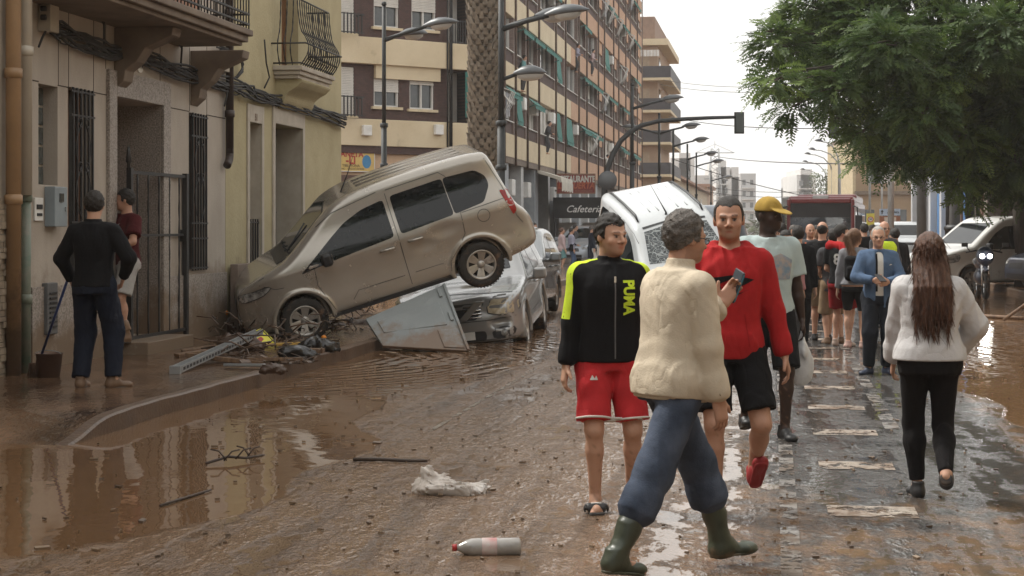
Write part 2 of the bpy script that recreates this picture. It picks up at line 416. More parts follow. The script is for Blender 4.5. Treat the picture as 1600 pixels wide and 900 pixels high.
# ---------------- ground: one sheet, fine near the camera
def noise1(x, seed=0, f=1.): return math.sin(x*1.3*f+seed)*.5+math.sin(x*3.1*f+seed*2.3)*.3+math.sin(x*7.7*f+seed*5.1)*.2
def ground_material():
    m = bpy.data.materials.new('wet_muddy_road'); m.use_nodes = True; nt = m.node_tree; b = nt.nodes['Principled BSDF']; L = nt.links.new
    tc = _n(nt, 'ShaderNodeTexCoord'); at = _n(nt, 'ShaderNodeAttribute', attribute_name='wet'); sp = _n(nt, 'ShaderNodeSeparateColor'); L(at.outputs['Color'], sp.inputs[0])
    mp = _n(nt, 'ShaderNodeMapping'); mp.inputs['Rotation'].default_value = (0, 0, TH); mp.inputs['Scale'].default_value = (1, .55, 1); L(tc.outputs['Object'], mp.inputs[0])
    big = _n(nt, 'ShaderNodeTexNoise', Scale=.9, Detail=7., Roughness=.68); L(mp.outputs[0], big.inputs['Vector'])
    mid = _n(nt, 'ShaderNodeTexNoise', Scale=4.5, Detail=6., Roughness=.7); L(mp.outputs[0], mid.inputs['Vector'])
    fine = _n(nt, 'ShaderNodeTexNoise', Scale=38., Detail=4., Roughness=.75); L(mp.outputs[0], fine.inputs['Vector'])
    def mth(op, a, b_, c=None, clamp=False):
        n = _n(nt, 'ShaderNodeMath', operation=op); n.use_clamp = clamp
        for i, q in enumerate((a, b_, c)):
            if q is None: continue
            if isinstance(q, (int, float)): n.inputs[i].default_value = q
            else: L(q, n.inputs[i])
        return n.outputs[0]
    def ss(x, lo, hi):
        n = _n(nt, 'ShaderNodeMapRange', interpolation_type='SMOOTHSTEP'); n.inputs[1].default_value = lo; n.inputs[2].default_value = hi; L(x, n.inputs[0]); return n.outputs[0]
    def mixc(f, a, b_):
        n = _n(nt, 'ShaderNodeMixRGB'); L(f, n.inputs[0])
        for i, q in ((1, a), (2, b_)):
            if isinstance(q, tuple): n.inputs[i].default_value = rgb(q)
            else: L(q, n.inputs[i])
        return n.outputs[0]
    pud = ss(mth('ADD', sp.outputs[0], mth('MULTIPLY', mth('SUBTRACT', big.outputs['Fac'], .5), .9)), .46, .56)
    mudf = ss(mth('ADD', sp.outputs[1], mth('MULTIPLY', mth('SUBTRACT', mid.outputs['Fac'], .5), 1.5)), .3, .75)
    mpt = _n(nt, 'ShaderNodeMapping'); mpt.inputs['Rotation'].default_value = (0, 0, TH); L(tc.outputs['Object'], mpt.inputs[0])
    mps = _n(nt, 'ShaderNodeMapping'); mps.inputs['Scale'].default_value = (1, .05, 1); L(mpt.outputs[0], mps.inputs[0])
    tr = _n(nt, 'ShaderNodeTexNoise', Scale=4.2, Detail=4., Roughness=.6); L(mps.outputs[0], tr.inputs['Vector']); trk = mth('SUBTRACT', tr.outputs['Fac'], .5)   # tyre tracks along the street
    film = ss(mth('ADD', mth('ADD', mth('ADD', mid.outputs['Fac'], mth('MULTIPLY', mth('SUBTRACT', 1., sp.outputs[1]), .10)), mth('MULTIPLY', trk, .7)), mth('MULTIPLY', mth('SUBTRACT', big.outputs['Fac'], .5), .5)), .46, .60)          # thin pools of water lying on the road
    asph = mixc(fine.outputs['Fac'], (.04, .04, .04), (.11, .105, .10))
    mud = mixc(mid.outputs['Fac'], (.115, .066, .037), (.27, .175, .11))
    road = mixc(mudf, asph, mud)
    road = mixc(mth('MULTIPLY', ss(trk, -.02, .12), .35), road, (.05, .03, .018))
    water = mixc(big.outputs['Fac'], (.135, .072, .036), (.20, .118, .064))
    col = mixc(pud, road, water); L(col, b.inputs['Base Color'])
    r = mth('MULTIPLY', mth('SUBTRACT', 1., pud), mth('ADD', .05, mth('MULTIPLY', fine.outputs['Fac'], .22)))
    r = mth('MULTIPLY', r, mth('SUBTRACT', 1., mth('MULTIPLY', film, .62)))
    L(mth('ADD', r, .025), b.inputs['Roughness'])
    b.inputs['IOR'].default_value = 1.38; b.inputs['Specular IOR Level'].default_value = .62
    # relief: grit on the road, soft ripples on the puddles
    mp2 = _n(nt, 'ShaderNodeMapping'); mp2.inputs['Rotation'].default_value = (0, 0, TH); mp2.inputs['Scale'].default_value = (1, .38, 1); L(tc.outputs['Object'], mp2.inputs[0])
    cl = _n(nt, 'ShaderNodeTexNoise', Scale=11., Detail=3., Roughness=.6); L(mp2.outputs[0], cl.inputs['Vector'])
    cm = _n(nt, 'ShaderNodeTexNoise', Scale=24., Detail=2., Roughness=.6); L(mp2.outputs[0], cm.inputs['Vector'])
    hr = mth('ADD', mth('MULTIPLY', cl.outputs['Fac'], .7), mth('MULTIPLY', cm.outputs['Fac'], .62))
    hr = mth('MULTIPLY', hr, mth('SUBTRACT', 1., mth('MULTIPLY', film, .85)))
    rip = _n(nt, 'ShaderNodeTexWave', wave_type='RINGS', rings_direction='SPHERICAL', Scale=1.35, Distortion=6.5, Detail=2.)
    rip.inputs['Detail Scale'].default_value = .8
    mr = _n(nt, 'ShaderNodeMapping'); g = G(300, 560); mr.inputs['Location'].default_value = (-g.x, -g.y, 0); L(tc.outputs['Object'], mr.inputs[0]); L(mr.outputs[0], rip.inputs['Vector'])
    rn = _n(nt, 'ShaderNodeTexNoise', Scale=2.4, Detail=3.); L(mp.outputs[0], rn.inputs['Vector'])
    hw = mth('ADD', mth('MULTIPLY', mth('MULTIPLY', rip.outputs['Fac'], sp.outputs[2]), .013), mth('MULTIPLY', rn.outputs['Fac'], .006))
    h1 = mth('MULTIPLY', mth('SUBTRACT', 1., pud), mth('MULTIPLY', hr, .022))
    hh = mth('ADD', h1, mth('MULTIPLY', pud, mth('ADD', hw, .004)))
    bp = _n(nt, 'ShaderNodeBump', Strength=1., Distance=1.); L(hh, bp.inputs['Height']); L(bp.outputs[0], b.inputs['Normal'])
    return m
M_road = ground_material()
def sstep(x, a, b): t = np.clip((x-a)/(b-a), 0, 1); return t*t*(3-2*t)
def wet_attr(v, u):
    """red: puddle, green: mud, blue: ripples - where water and mud lie on the street"""
    wob = .22*np.sin(u*.9)+.12*np.sin(u*2.3+1)+.3*np.sin(u*.37+2)
    left = sstep(-v, 3.1+wob-.35, 3.1+wob+.35)
    left = np.maximum(left, sstep(u, 20, 23)*sstep(-v, 2.7+wob*.6, 3.2+wob*.6)*.95)
    left = left*(1-sstep(-u, -9.6+wob, -7.2+wob)*sstep(v, -4.4, -3.2))
    wr = .35*np.sin(u*.55+1)+.2*np.sin(u*1.6); right = sstep(v, 1.75+wr, 2.35+wr)*sstep(u, 13.3+.5*np.sin(v*2), 15.2+.5*np.sin(v*2))
    right = np.maximum(right, .75*sstep(v, 2.6, 3.4)*(1-sstep(u, 46, 70)))*sstep(u, 12.5, 14.5)
    p = np.maximum(left, right); p = np.maximum(p, .40*sstep(u, 22, 30)*(1-sstep(np.abs(v+1.2), .8, 1.8)))
    grey = sstep(v, -.75, .35)*(1-sstep(v, 1.3, 2.6))*sstep(u, 7.5, 12.)
    grey = np.maximum(grey, .55*sstep(v, -1.6, .2)*(1-sstep(v, 1., 3.)))
    mud = 1.05-.95*grey
    rip = sstep(u, 15.5, 19.5)*sstep(-v, 2.5, 3.6)+.12*sstep(v, 1.5, 3)
    return np.clip(np.stack([p, mud, rip, np.ones_like(p)], -1), 0, 1)
us = np.concatenate([np.arange(2.5, 30, .125), np.arange(30, 80, .5), np.arange(80, 300, 5), np.array([300, 420, 600, 720])])
us = np.concatenate([np.array([-60, -20, -5, 0]), us])
vs_ = np.concatenate([np.array([-300, -80, -30, -16, -11]), np.arange(-8, 8.2, .125), np.array([9, 12, 16, 30, 80, 250])])
Ug, Vg = np.meshgrid(us, vs_, indexing='ij'); X_, Y_ = Vg*CT+Ug*ST, -Vg*ST+Ug*CT
Vt = np.stack([X_.ravel(), Y_.ravel(), np.zeros(X_.size)], 1); a_, b_ = len(us), len(vs_)
ii, jj = np.meshgrid(np.arange(a_-1), np.arange(b_-1), indexing='ij'); q0 = (ii*b_+jj).ravel()
gm = mesh_np('ground', Vt, np.stack([q0, q0+1, q0+b_+1, q0+b_], 1))
ca = gm.color_attributes.new('wet', 'FLOAT_COLOR', 'POINT'); ca.data.foreach_set('color', wet_attr(Vg, Ug).reshape(-1, 4).astype(np.float32).ravel())
for p_ in gm.polygons[:1]:
    if p_.normal.z < 0: gm.flip_normals()
ground = setp(link('ground', gm, None, M_road), kind='structure')
# ---------------- pavements and kerbs
M_pave = mat('muddy_wet_pavement', (.17, .10, .06), (.055, .034, .022), rough=.16, scale=2.2, detail=9, bump=.7, bscale=13, spec=.55, rvar=.15, dist=.02, stretch=(1, .6, 1))
M_kerb = mat('wet_kerb_stone', (.12, .075, .046), (.075, .046, .03), rough=.5, scale=4, bump=.4, bscale=30, rvar=.2)
def pavement(name, vk, vw, u0, u1, z=.15, ramp=0., n=60):
    m = MB(); sgn = 1 if vw > vk else -1; P = []
    for i in range(n+1):
        u = u0+(u1-u0)*i/n; k = 1. if not ramp else min(1, max(0, (u-u0)/ramp)); k = k*k*(3-2*k)
        w = .035*noise1(u*1.1, 3); zz = -.03+(z+.03)*k
        P.append([S(vk+w, u, -.02), S(vk+w, u, zz-.015), S(vk+w+.02*sgn, u, zz), S(vk+w+.11*sgn, u, zz), S(vw, u, zz+.01)])
    vs = [p for r in P for p in r]; fs = []; 
    m.v = [tuple(p) for p in vs]
    for i in range(n):
        for j in range(4):
            a = i*5+j; f = [a, a+1, a+6, a+5]; m.f.append(f if sgn > 0 else f[::-1]); m.m.append(1 if j < 3 else 0); m.sm.append(j == 3)
    return setp(m.build(name, [M_pave, M_kerb], fix=False), kind='structure')
pavement('pavement', -5.2, -8.4, 11.9, 30.6, ramp=1.3, n=160)
pavement('pavement', -5.9, -14, 47, 400, n=40)
pavement('pavement', 5.75, 12, 16, 400, z=.13, ramp=3, n=90)
# ---------------- road markings
M_mark = mat('worn_white_road_paint', (.46, .41, .35), (.28, .22, .165), rough=.2, scale=3.2, detail=8, dirt=((.13, .085, .055), 3.0, .40), bump=.4, bscale=25)
M_mark2 = mat('faint_white_road_paint', (.30, .285, .27), (.13, .12, .11), rough=.2, scale=1.6, detail=9, dirt=((.10, .075, .055), 1.8, .40), bump=.4, bscale=25)
M_mark3 = mat('mud_covered_road_paint', (.30, .26, .21), (.14, .10, .07), rough=.3, scale=3, detail=8)
def worn(m, sc, th):
    nt = m.node_tree; b = nt.nodes['Principled BSDF']; tc = _n(nt, 'ShaderNodeTexCoord'); n = _n(nt, 'ShaderNodeTexNoise', Scale=sc, Detail=8., Roughness=.72); nt.links.new(tc.outputs['Object'], n.inputs['Vector'])
    r = _n(nt, 'ShaderNodeMapRange', interpolation_type='SMOOTHSTEP'); r.inputs[1].default_value = th-.035; r.inputs[2].default_value = th+.035; nt.links.new(n.outputs['Fac'], r.inputs[0]); nt.links.new(r.outputs[0], b.inputs['Alpha'])
worn(M_mark, 5.5, .475); worn(M_mark2, 3.5, .50); worn(M_mark3, 4., .5)
def sheet(name, rects, m, z=.004):
    b = MB()
    for v0, v1, u0, u1 in rects:
        n = max(1, int((u1-u0)/3))
        for i in range(n):
            a, c = u0+(u1-u0)*i/n, u0+(u1-u0)*(i+1)/n; b.quad(S(v0, a, z), S(v1, a, z), S(v1, c, z), S(v0, c, z))
    return setp(b.build(name, m, fix=False), kind='structure')
for i in range(18):
    u = 10.05+1.93*i; sheet('road_marking', [(.30, .80, u-.19, u+.19)], M_mark)
sheet('road_marking', [(.03, .13, 8, 150)], M_mark2); sheet('road_marking', [(.88, 1.0, 14.2, 150)], M_mark2)
sheet('road_marking', [(-2.73, -2.69, 13.5, 19.5)], M_mark3)
# ---------------- haze: a closed box round camera, ground and town
hm = bpy.data.materials.new('hazy_air'); hm.use_nodes = True; nt = hm.node_tree
nt.nodes.remove(nt.nodes['Principled BSDF']); pv = _n(nt, 'ShaderNodeVolumePrincipled'); pv.inputs['Color'].default_value = (.96, .96, .955, 1)
pv.inputs['Density'].default_value = .00042; pv.inputs['Anisotropy'].default_value = .0; nt.links.new(pv.outputs[0], nt.nodes['Material Output'].inputs['Volume'])
hb = MB().box(-320, 420, -75, 790, -1.2, 62); haze = setp(hb.build('haze', hm), kind='stuff')
# ---------------- facade helpers: local x runs along the wall to the right, y goes into the wall, z up
def facade_root(name, label, cat, V, u0, side='left', group=None):
    rz = math.atan2(CT, ST) if side == 'left' else (math.atan2(-CT, -ST) if side == 'right' else -TH)
    p = S(V, u0, 0); return thing(name, label, cat, p, (0, 0, rz), group)
def wall_open(x0, x1, z0, z1, ops, depth=.25, thick=.3, xs=(), zs=(), back=True):
    """wall sheet with real openings and reveals; ops = [(x0,x1,z0,z1[,depth])]"""
    X = sorted({round(a, 4) for a in [x0, x1]+[o[0] for o in ops]+[o[1] for o in ops]+list(xs) if x0 <= a <= x1+1e-6})
    Z = sorted({round(a, 4) for a in [z0, z1]+[o[2] for o in ops]+[o[3] for o in ops]+list(zs) if z0 <= a <= z1+1e-6})
    m = MB()
    for a, b in zip(X, X[1:]):
        for c, d in zip(Z, Z[1:]):
            mx_, mz = (a+b)/2, (c+d)/2
            if any(o[0] < mx_ < o[1] and o[2] < mz < o[3] for o in ops): continue
            m.quad((a, 0, c), (b, 0, c), (b, 0, d), (a, 0, d))
    for o in ops:
        a, b, c, d = o[:4]; D = o[4] if len(o) > 4 else depth
        m.quad((a, 0, c), (a, D, c), (a, D, d), (a, 0, d)); m.quad((b, 0, c), (b, 0, d), (b, D, d), (b, D, c))
        m.quad((a, 0, d), (a, D, d), (b, D, d), (b, 0, d)); m.quad((a, 0, c), (b, 0, c), (b, D, c), (a, D, c))
    m.quad((x0, 0, z0), (x0, 0, z1), (x0, thick, z1), (x0, thick, z0)); m.quad((x1, 0, z0), (x1, thick, z0), (x1, thick, z1), (x1, 0, z1))
    m.quad((x0, 0, z1), (x1, 0, z1), (x1, thick, z1), (x0, thick, z1))
    if back: m.quad((x0, thick, z0), (x0, thick, z1), (x1, thick, z1), (x1, thick, z0))
    return m
def bars(m, x0, x1, z0, z1, y, n, r=.009, twist=False, horiz=()):
    for i in range(n):
        x = x0+(x1-x0)*(i+.5)/n
        if twist: m.tube([(x+.004*math.sin(j*2.1), y, z0+(z1-z0)*j/14) for j in range(15)], [r*(1+.5*(j % 2)) for j in range(15)], 6)
        else: m.box(x-r, x+r, y-r, y+r, z0, z1)
    for z in horiz: m.box(x0, x1, y-r*.8, y+r*.8, z-r, z+r)
    return m
M_stone = mat('granite_cladding_panel', (.43, .375, .315), (.34, .29, .24), rough=.62, scale=2.2, detail=8, bump=.25, bscale=90, stretch=(1, 1, .45), dirt=((.24, .19, .145), 1.6, .60), dirt_z=(.7, 1.7))
M_gran = mat('speckled_granite', (.40, .35, .31), (.15, .127, .108), rough=.5, scale=55, detail=2, bump=.2, bscale=120, dirt=((.17, .12, .08), 2.2, .58), dirt_z=(.1, 1.5))
M_olive = mat('olive_plaster', (.43, .37, .225), (.35, .295, .17), rough=.85, scale=1.3, detail=8, bump=.35, bscale=18, dirt=((.10, .082, .05), 1.1, .60), dirt_z=(-.6, 2.6))
M_jamb = mat('pale_stone_surround', (.47, .42, .35), (.36, .31, .25), rough=.7, scale=3, detail=7, dirt=((.17, .13, .095), 2., .58), dirt_z=(-.3, 2.0))
M_dark = mat('dark_interior', (.012, .011, .010), rough=.9)
M_wood = mat('brown_varnished_wood', (.16, .062, .024), (.08, .03, .013), rough=.35, scale=3, stretch=(14, 14, 1))
M_soffit = mat('stained_balcony_stone', (.20, .155, .115), (.13, .095, .07), rough=.75, scale=2.5, detail=7, dirt=((.05, .035, .025), 2., .6))
M_joint = mat('dark_joint', (.055, .04, .03), rough=.9)
M_pane = mat('window_glass', (.03, .035, .038), (.05, .055, .055), rough=.06, spec=.8)
M_vneer = mat('stacked_stone_veneer', (.36, .29, .21), (.20, .15, .11), rough=.75, scale=6, detail=5)
V1 = -7.55
def WL(px, py, V=V1): return onwall(px, py, V)
# ---- granite house with door number 49
u_a, u_b, u_c = WL(46, 300)[0], WL(352, 300)[0], WL(533, 300)[0]
h1 = facade_root('granite_house', 'brown granite fronted house with barred windows and a deep doorway', 'house', V1, u_a)
def h1p(px, py): u, z = WL(px, py); return u-u_a, z
W1 = u_b-u_a
gx0 = h1p(60, 130)[0]; gx1 = h1p(90, 130)[0]; gz1 = h1p(75, 133)[1]; gz0 = h1p(75, 289)[1]
w2x0, w2x1 = h1p(106, 0)[0], h1p(145, 0)[0]; w2z1 = h1p(125, 139)[1]
w3x0, w3x1 = h1p(295, 0)[0], h1p(322, 0)[0]; w3z1 = h1p(308, 178)[1]; w3z0 = h1p(308, 422)[1]
dx0, dx1 = h1p(178, 0)[0], h1p(251, 0)[0]; dz1 = h1p(214, 158)[1]
sx0, sx1 = h1p(166, 0)[0], h1p(262, 0)[0]; sz1 = h1p(214, 119)[1]
ops = [(gx0, gx1, gz0, gz1, .22), (w2x0, w2x1, w3z0, w2z1, .2), (w3x0, w3x1, w3z0, w3z1, .2), (dx0, dx1, .30, dz1, .9)]
zb = h1p(200, 437)[1]           # top of the granite base
w = wall_open(0, W1, -.1, 8.5, ops, thick=1.1); wall = w.build('wall', M_stone, h1, fix=False)
# panel joints as thin grooves lines (slightly proud dark mortar)
jm = MB()
jz = h1p(300, 175)[1]
for px_ in (91, 107, 146, 165, 250, 296, 323):
    x = h1p(px_, 0)[0]; jm.box(x-.006, x+.006, -.003, .001, max(jz, sz1) if dx0-.3 < x < dx1+.3 else jz, h1p(px_, 40)[1]+.6)
for a, b in ((0, gx0), (gx1, w2x0), (w2x1, sx0), (sx1, w3x0), (w3x1, W1)): jm.box(a+.002, b, -.0035, .001, jz-.006, jz+.006)
for x in (W1*.03, gx0-.02): pass
jm.build('panel_joints', M_joint, h1)
bm_ = MB()
for a, b in ((0, dx0-.12), (dx1+.12, W1)): bm_.box(a+.01, b-.004, -.028, .0, -.1, zb)
bm_.build('granite_plinth', M_gran, h1)
sm_ = MB(); t = .10
sm_.box(sx0, dx0-.001, -.045, .0, -.1, sz1); sm_.box(dx1+.001, sx1, -.045, 0, -.1, sz1); sm_.box(dx0-.001, dx1+.001, -.045, 0, dz1+.001, sz1)
sm_.box(dx0-.02, dx1+.02, -.42, .9, .10, .298)
sm_.build('door_surround', M_gran, h1, bevel=.008)
rv = MB(); rv.quad((dx1-.012, .003, .3), (dx1-.012, .003, dz1-.01), (dx1-.012, .9, dz1-.01), (dx1-.012, .9, .3)); rv.build('granite_reveal', M_gran, h1, fix=False)
d = MB(); d.box(dx0+.02, dx1-.02, .86, .92, .3, dz1); dr = d.build('door', M_wood, h1)
d = MB()
for i in range(2):
    for j in range(3):
        a = dx0+.1+i*(dx1-dx0-.1)/2; d.box(a, a+(dx1-dx0)/2-.18, .835, .858, .45+j*.95, 1.22+j*.95)
d.build('door_panels', M_wood, dr, bevel=.01)
d = MB(); d.box(dx0+.02, dx0+.10, .25, .85, .3, dz1-.02); d.box(dx0+.10, dx0+.16, .30, .36, .3, dz1-.02); d.build('open_door_leaf', M_wood, h1)
# glass block window
g = MB(); nx, nz = 2, 5; gw, gh = (gx1-gx0)/1.0, gz1-gz0
M_block = mat('glass_block', (.10, .115, .11), (.035, .04, .04), rough=.12, scale=22, bump=.6, bscale=30, spec=.8)
for i in range(3):
    for j in range(5): g.box(gx0+gw*i/3+.012, gx0+gw*(i+1)/3-.012, .155, .20, gz0+gh*j/5+.012, gz0+gh*(j+1)/5-.012)
wn = MB().box(gx0, gx1, .175, .215, gz0, gz1).build('window', M_jamb, h1); g.build('glass_blocks', M_block, wn, bevel=.006)
for k, (a, b, z1) in enumerate(((w2x0, w2x1, w2z1), (w3x0, w3x1, w3z1))):
    wn = MB().box(a, b, .185, .215, w3z0, z1).build('window', M_pane, h1)
    MB().box(a, a+.05, .15, .184, w3z0, z1).box(b-.05, b, .15, .184, w3z0, z1).box((a+b)/2-.02, (a+b)/2+.03, .15, .184, w3z0, z1).build('window_frame', M_wood if k else M_wood, wn)
    MB().box(a+.05, (a+b)/2-.03, .145, .182, w3z0+1.3, z1-.05).build('lace_curtain', mat('grey_curtain', (.42, .4, .37), rough=.9), wn) if k == 0 else None
    gr = bars(MB(), a+.02, b-.02, w3z0, z1, -.03, 6 if k == 0 else 6, .011, horiz=(w3z0+.03, w3z0+.42, w3z0+.62, z1-.04, z1-.3))
    for q in range(2):
        cx = (a+b)/2; cz = w3z0+.95+q*.62*(z1-w3z0-1)/1.4; cw = (b-a)*.3
        for s_ in (-1, 1):
            gr.tube([(cx+s_*cw*(.2+.8*math.sin(t_*math.pi/10)), -.035, cz-.3+.06*t_) for t_ in range(11)], .009, 6)
            gr.tube([(cx+s_*(.09+.05*math.cos(t_*.7)), -.04, cz+.28+.05*math.sin(t_*.7)) for t_ in range(9)], .008, 6)
    gr.build('iron_grille', M_iron, wn)
# number plate 49
nx_, nz_ = h1p(217, 98); npz = MB().prism(round_poly([(-.085, -.12), (.085, -.12), (.085, .12), (-.085, .12)], .07), 'y', -.02, 0, M=Matrix.Translation((nx_, 0, nz_)))
npl = npz.build('number_plate', mat('enamel_plate', (.72, .70, .66), rough=.3), h1)
text_on('49', .2, ((nx_, -.023, nz_), (1, 0, 0), (0, 0, 1)), bold=.004).build('number', mat('black_enamel', (.03, .03, .035), rough=.4), npl)
# balcony over the door
BZ0, BZ1 = 3.94, 4.13
v_out = .95; bl = h1; bx1 = WL(396, 0, V1+v_out)[0]-u_a; bx1 = min(bx1, W1-.02)
b = MB(); b.box(-.3, bx1, -v_out, 0, BZ1-.06, BZ1+.02); b.box(-.3, bx1-.05, -v_out+.05, 0, BZ0+.05, BZ1-.062); b.box(-.3, bx1-.11, -v_out+.11, 0, BZ0, BZ0+.048)
bal = b.build('balcony_slab', M_soffit, h1, bevel=.012)
for px_ in (185, 303):
    x = h1p(px_, 0)[0]; pr = [(-.001, BZ0-.003), (-.72, BZ0-.003), (-.70, BZ0-.10), (-.55, BZ0-.17), (-.38, BZ0-.24), (-.27, BZ0-.40), (-.14, BZ0-.50), (-.12, BZ0-.62), (-.001, BZ0-.72)]
    MB().prism(pr, 'x', x-.14, x+.14).build('corbel', M_soffit, bal, bevel=.01)
rl = MB(); n = int((bx1+.3)/.115)
for i in range(n+1):
    x = -.3+(bx1+.27)*i/n; rl.tube([(x, -v_out+.05, BZ1+.02), (x, -v_out+.05, BZ1+1.0)], .008, 6)
for z in (BZ1+.09, BZ1+.22, BZ1+.95): rl.box(-.3, bx1-.03, -v_out+.035, -v_out+.065, z-.012, z+.012)
for i in range(8):
    y = -v_out+.05+.11*i; rl.tube([(bx1-.04, y, BZ1+.02), (bx1-.04, y, BZ1+1.0)], .008, 6)
for z in (BZ1+.09, BZ1+.22, BZ1+.95): rl.box(bx1-.055, bx1-.03, -v_out+.05, 0, z-.012, z+.012)
for i in range(10):
    x = bx1-.15-.35*i; rl.tube([(x+.11*math.cos(t_*.63), -v_out+.02, BZ1+.55+.11*math.sin(t_*.63)) for t_ in range(11)], .008, 6)
rl.build('balcony_railing', M_iron, bal)
d = MB(); d.box(2.0, 3.1, -.02, 0, BZ1, 6.6); d.build('balcony_door', mat('orange_wood', (.30, .12, .045), (.2, .08, .03), rough=.5, stretch=(9, 1, 1)), h1)
d = MB(); d.box(4.2, 5.2, -.02, 0, BZ1, 6.6); d.build('balcony_door', MATS['orange_wood'], h1)
# iron gate leaf standing open in front of the doorway
gp = thing('iron_gate', 'low black iron gate standing open in front of the granite doorway', 'gate', (0, 0, 0))
gv = V1+.045; ga = WL(203, 0, gv)[0]; gb = WL(290, 0, gv)[0]; gp.location = S(gv, ga, 0); gp.rotation_euler = (0, 0, h1.rotation_euler[2]); gw = gb-ga
gz1 = WL(247, 270, gv)[1]; gz0 = WL(247, 524, gv)[1]; gz0 = max(gz0, .2)
MB().box(-.035, .035, -.03, .03, gz0-.05, gz1+.03).box(gw-.04, gw+.04, -.03, .03, gz0-.05, gz1+.02).box(0, gw, -.015, .015, gz0, gz0+.04).box(0, gw, -.015, .015, gz1-.04, gz1).box(0, gw, -.012, .012, gz0+1.22, gz0+1.25).build('gate_frame', M_iron, gp)
bars(MB(), .06, gw-.06, gz0, gz1, 0, 5, .009, twist=True).build('twisted_bars', M_iron, gp)
fn = MB()
for x in (-.06, -.02): fn.tube([(x, 0, gz1), (x, 0, gz1+.08), (x, 0, gz1+.10), (x, 0, gz1+.22), (x, 0, gz1+.30)], [.01, .012, .028, .016, .002], 8)
fn.build('finials', M_iron, gp); MB().box(gw-.1, gw-.05, -.05, .05, gz0+1.15, gz0+1.3).build('lock', M_iron, gp)
# plank on the doorstep, letter plate, meter box, gas vent
def wall_item(name, label, cat, px, py, V=V1): u, z = WL(px, py, V); return thing(name, label, cat, S(V, u, z), (0, 0, h1.rotation_euler[2]))
t_ = wall_item('meter_box', 'grey metal meter box fixed beside the barred window', 'meter box', 79, 323)
MB().box(-.16, .16, -.12, -.001, -.21, .21).build('cabinet', mat('grey_box_paint', (.25, .29, .31), (.2, .23, .25), rough=.5), t_, bevel=.008)
MB().box(-.05, .05, -.13, -.121, .05, .14).build('meter_window', M_pane, t_); MB().box(.09, .12, -.135, -.121, -.05, .0).build('latch', M_steel, t_)
t_ = wall_item('intercom_plate', 'small white metal letter plate left of the meter box', 'letter plate', 58, 327)
MB().box(-.10, .10, -.025, -.001, -.12, .12).build('plate', M_white, t_, bevel=.006); MB().box(-.07, .07, -.032, -.026, .0, .05).build('slot', M_black, t_); MB().box(-.06, .06, -.032, -.026, -.07, -.04).build('slot', M_black, t_)
t_ = wall_item('gas_vent_cover', 'dark grey louvred vent cover low on the granite plinth', 'vent cover', 73, 482)
MB().box(-.13, .13, -.07, -.001, -.27, .27).build('cover', mat('vent_grey', (.11, .11, .11), rough=.6), t_, bevel=.01)
v_ = MB(); [v_.box(-.09, .09, -.082, -.071, -.2+.05*i, -.18+.05*i) for i in range(8)]; v_.build('louvres', M_black, t_)
t_ = wall_item('junction_box', 'old cream electrical fuse box under the balcony wiring', 'fuse box', 66, 30)
MB().box(-.11, .11, -.14, -.001, -.14, .14).build('housing', mat('old_cream', (.40, .35, .28), rough=.6), t_, bevel=.008)
MB().lathe([(0, .05), (.03, .05), (.03, 0)], 10, Matrix.Translation((-.16, -.06, 0)) @ Matrix.Rotation(R(90), 4, 'X')).lathe([(0, .05), (.03, .05), (.03, 0)], 10, Matrix.Translation((-.16, -.06, .09)) @ Matrix.Rotation(R(90), 4, 'X')).build('knob', M_black, t_)
t_ = wall_item('small_meter', 'small pale wall box on the dark drainpipe above the cables', 'wall box', 346, 98)
MB().box(-.16, .16, -.1, -.001, -.13, .13).build('housing', MATS['old_cream'], t_, bevel=.008); MB().box(-.1, .1, -.108, -.101, -.03, .08).build('cover', M_white, t_)
# ---- leftmost house sliver
h0 = facade_root('stone_veneer_house', 'sliver of pale house with stacked stone veneer at the left edge', 'house', V1, u_a-7.5)
MB().box(0, 7.42, 0, 1, -.1, 8.5).build('wall', mat('pale_render', (.46, .40, .32), (.38, .32, .25), rough=.8, dirt=((.2, .14, .1), 1.5, .6), dirt_z=(0, 3)), h0)
vn = MB(); xe = WL(18, 400)[0]-(u_a-7.5); zt = WL(9, 309)[1]; rn_ = random.Random(4); z = -.05
while z < zt:
    hh = .045+.03*rn_.random(); x = xe-3
    while x < xe:
        ww = .12+.2*rn_.random(); vn.box(x, min(x+ww-.006, xe), -.03-.035*rn_.random(), -.001, z, min(z+hh-.005, zt)); x += ww
    z += hh
vn.build('stone_veneer', M_vneer, h0)
def pipe(name, label, px, r, m, z1=8.3, V=None, brackets=(2.2, 4.), z0=.12, shoe=False):
    V = V or V1+r+.03; u = WL(px, 0, V)[0]; t_ = thing(name, label, 'drainpipe', S(V, u, 0), (0, 0, h1.rotation_euler[2]))
    MB().tube([(0, 0, z0), (0, 0, z1)], r, 20).build('pipe', m, t_)
    c = MB(); [c.lathe([(r+.001, -.05), (r+.014, -.045), (r+.014, .045), (r+.001, .05)], 20, Matrix.Translation((0, 0, z))) for z in brackets]; c.build('collar', m, t_)
    return t_
M_tan = mat('tan_pipe', (.33, .20, .10), (.24, .145, .075), rough=.45, scale=2, dirt=((.14, .09, .055), 2., .55), dirt_z=(0, 2))
M_wp = mat('white_pipe', (.52, .47, .39), (.42, .37, .30), rough=.35, scale=2, dirt=((.16, .11, .07), 2., .55), dirt_z=(.3, 2))
pipe('drainpipe', 'tan drainpipe running down the edge of the stone veneer house', 21, .075, M_tan, brackets=(1.9, 3.15))
pipe('drainpipe', 'cream plastic drainpipe beside the granite house wall', 40, .065, M_wp, brackets=(3.4, 5.), z0=1.95)
pipe('drainpipe', 'dented iron foot of the cream drainpipe with green paint traces', 40.5, .05, mat('green_grey_iron', (.20, .19, .15), (.09, .14, .10), rough=.5, scale=5), z1=1.99, brackets=(1.93, .9))
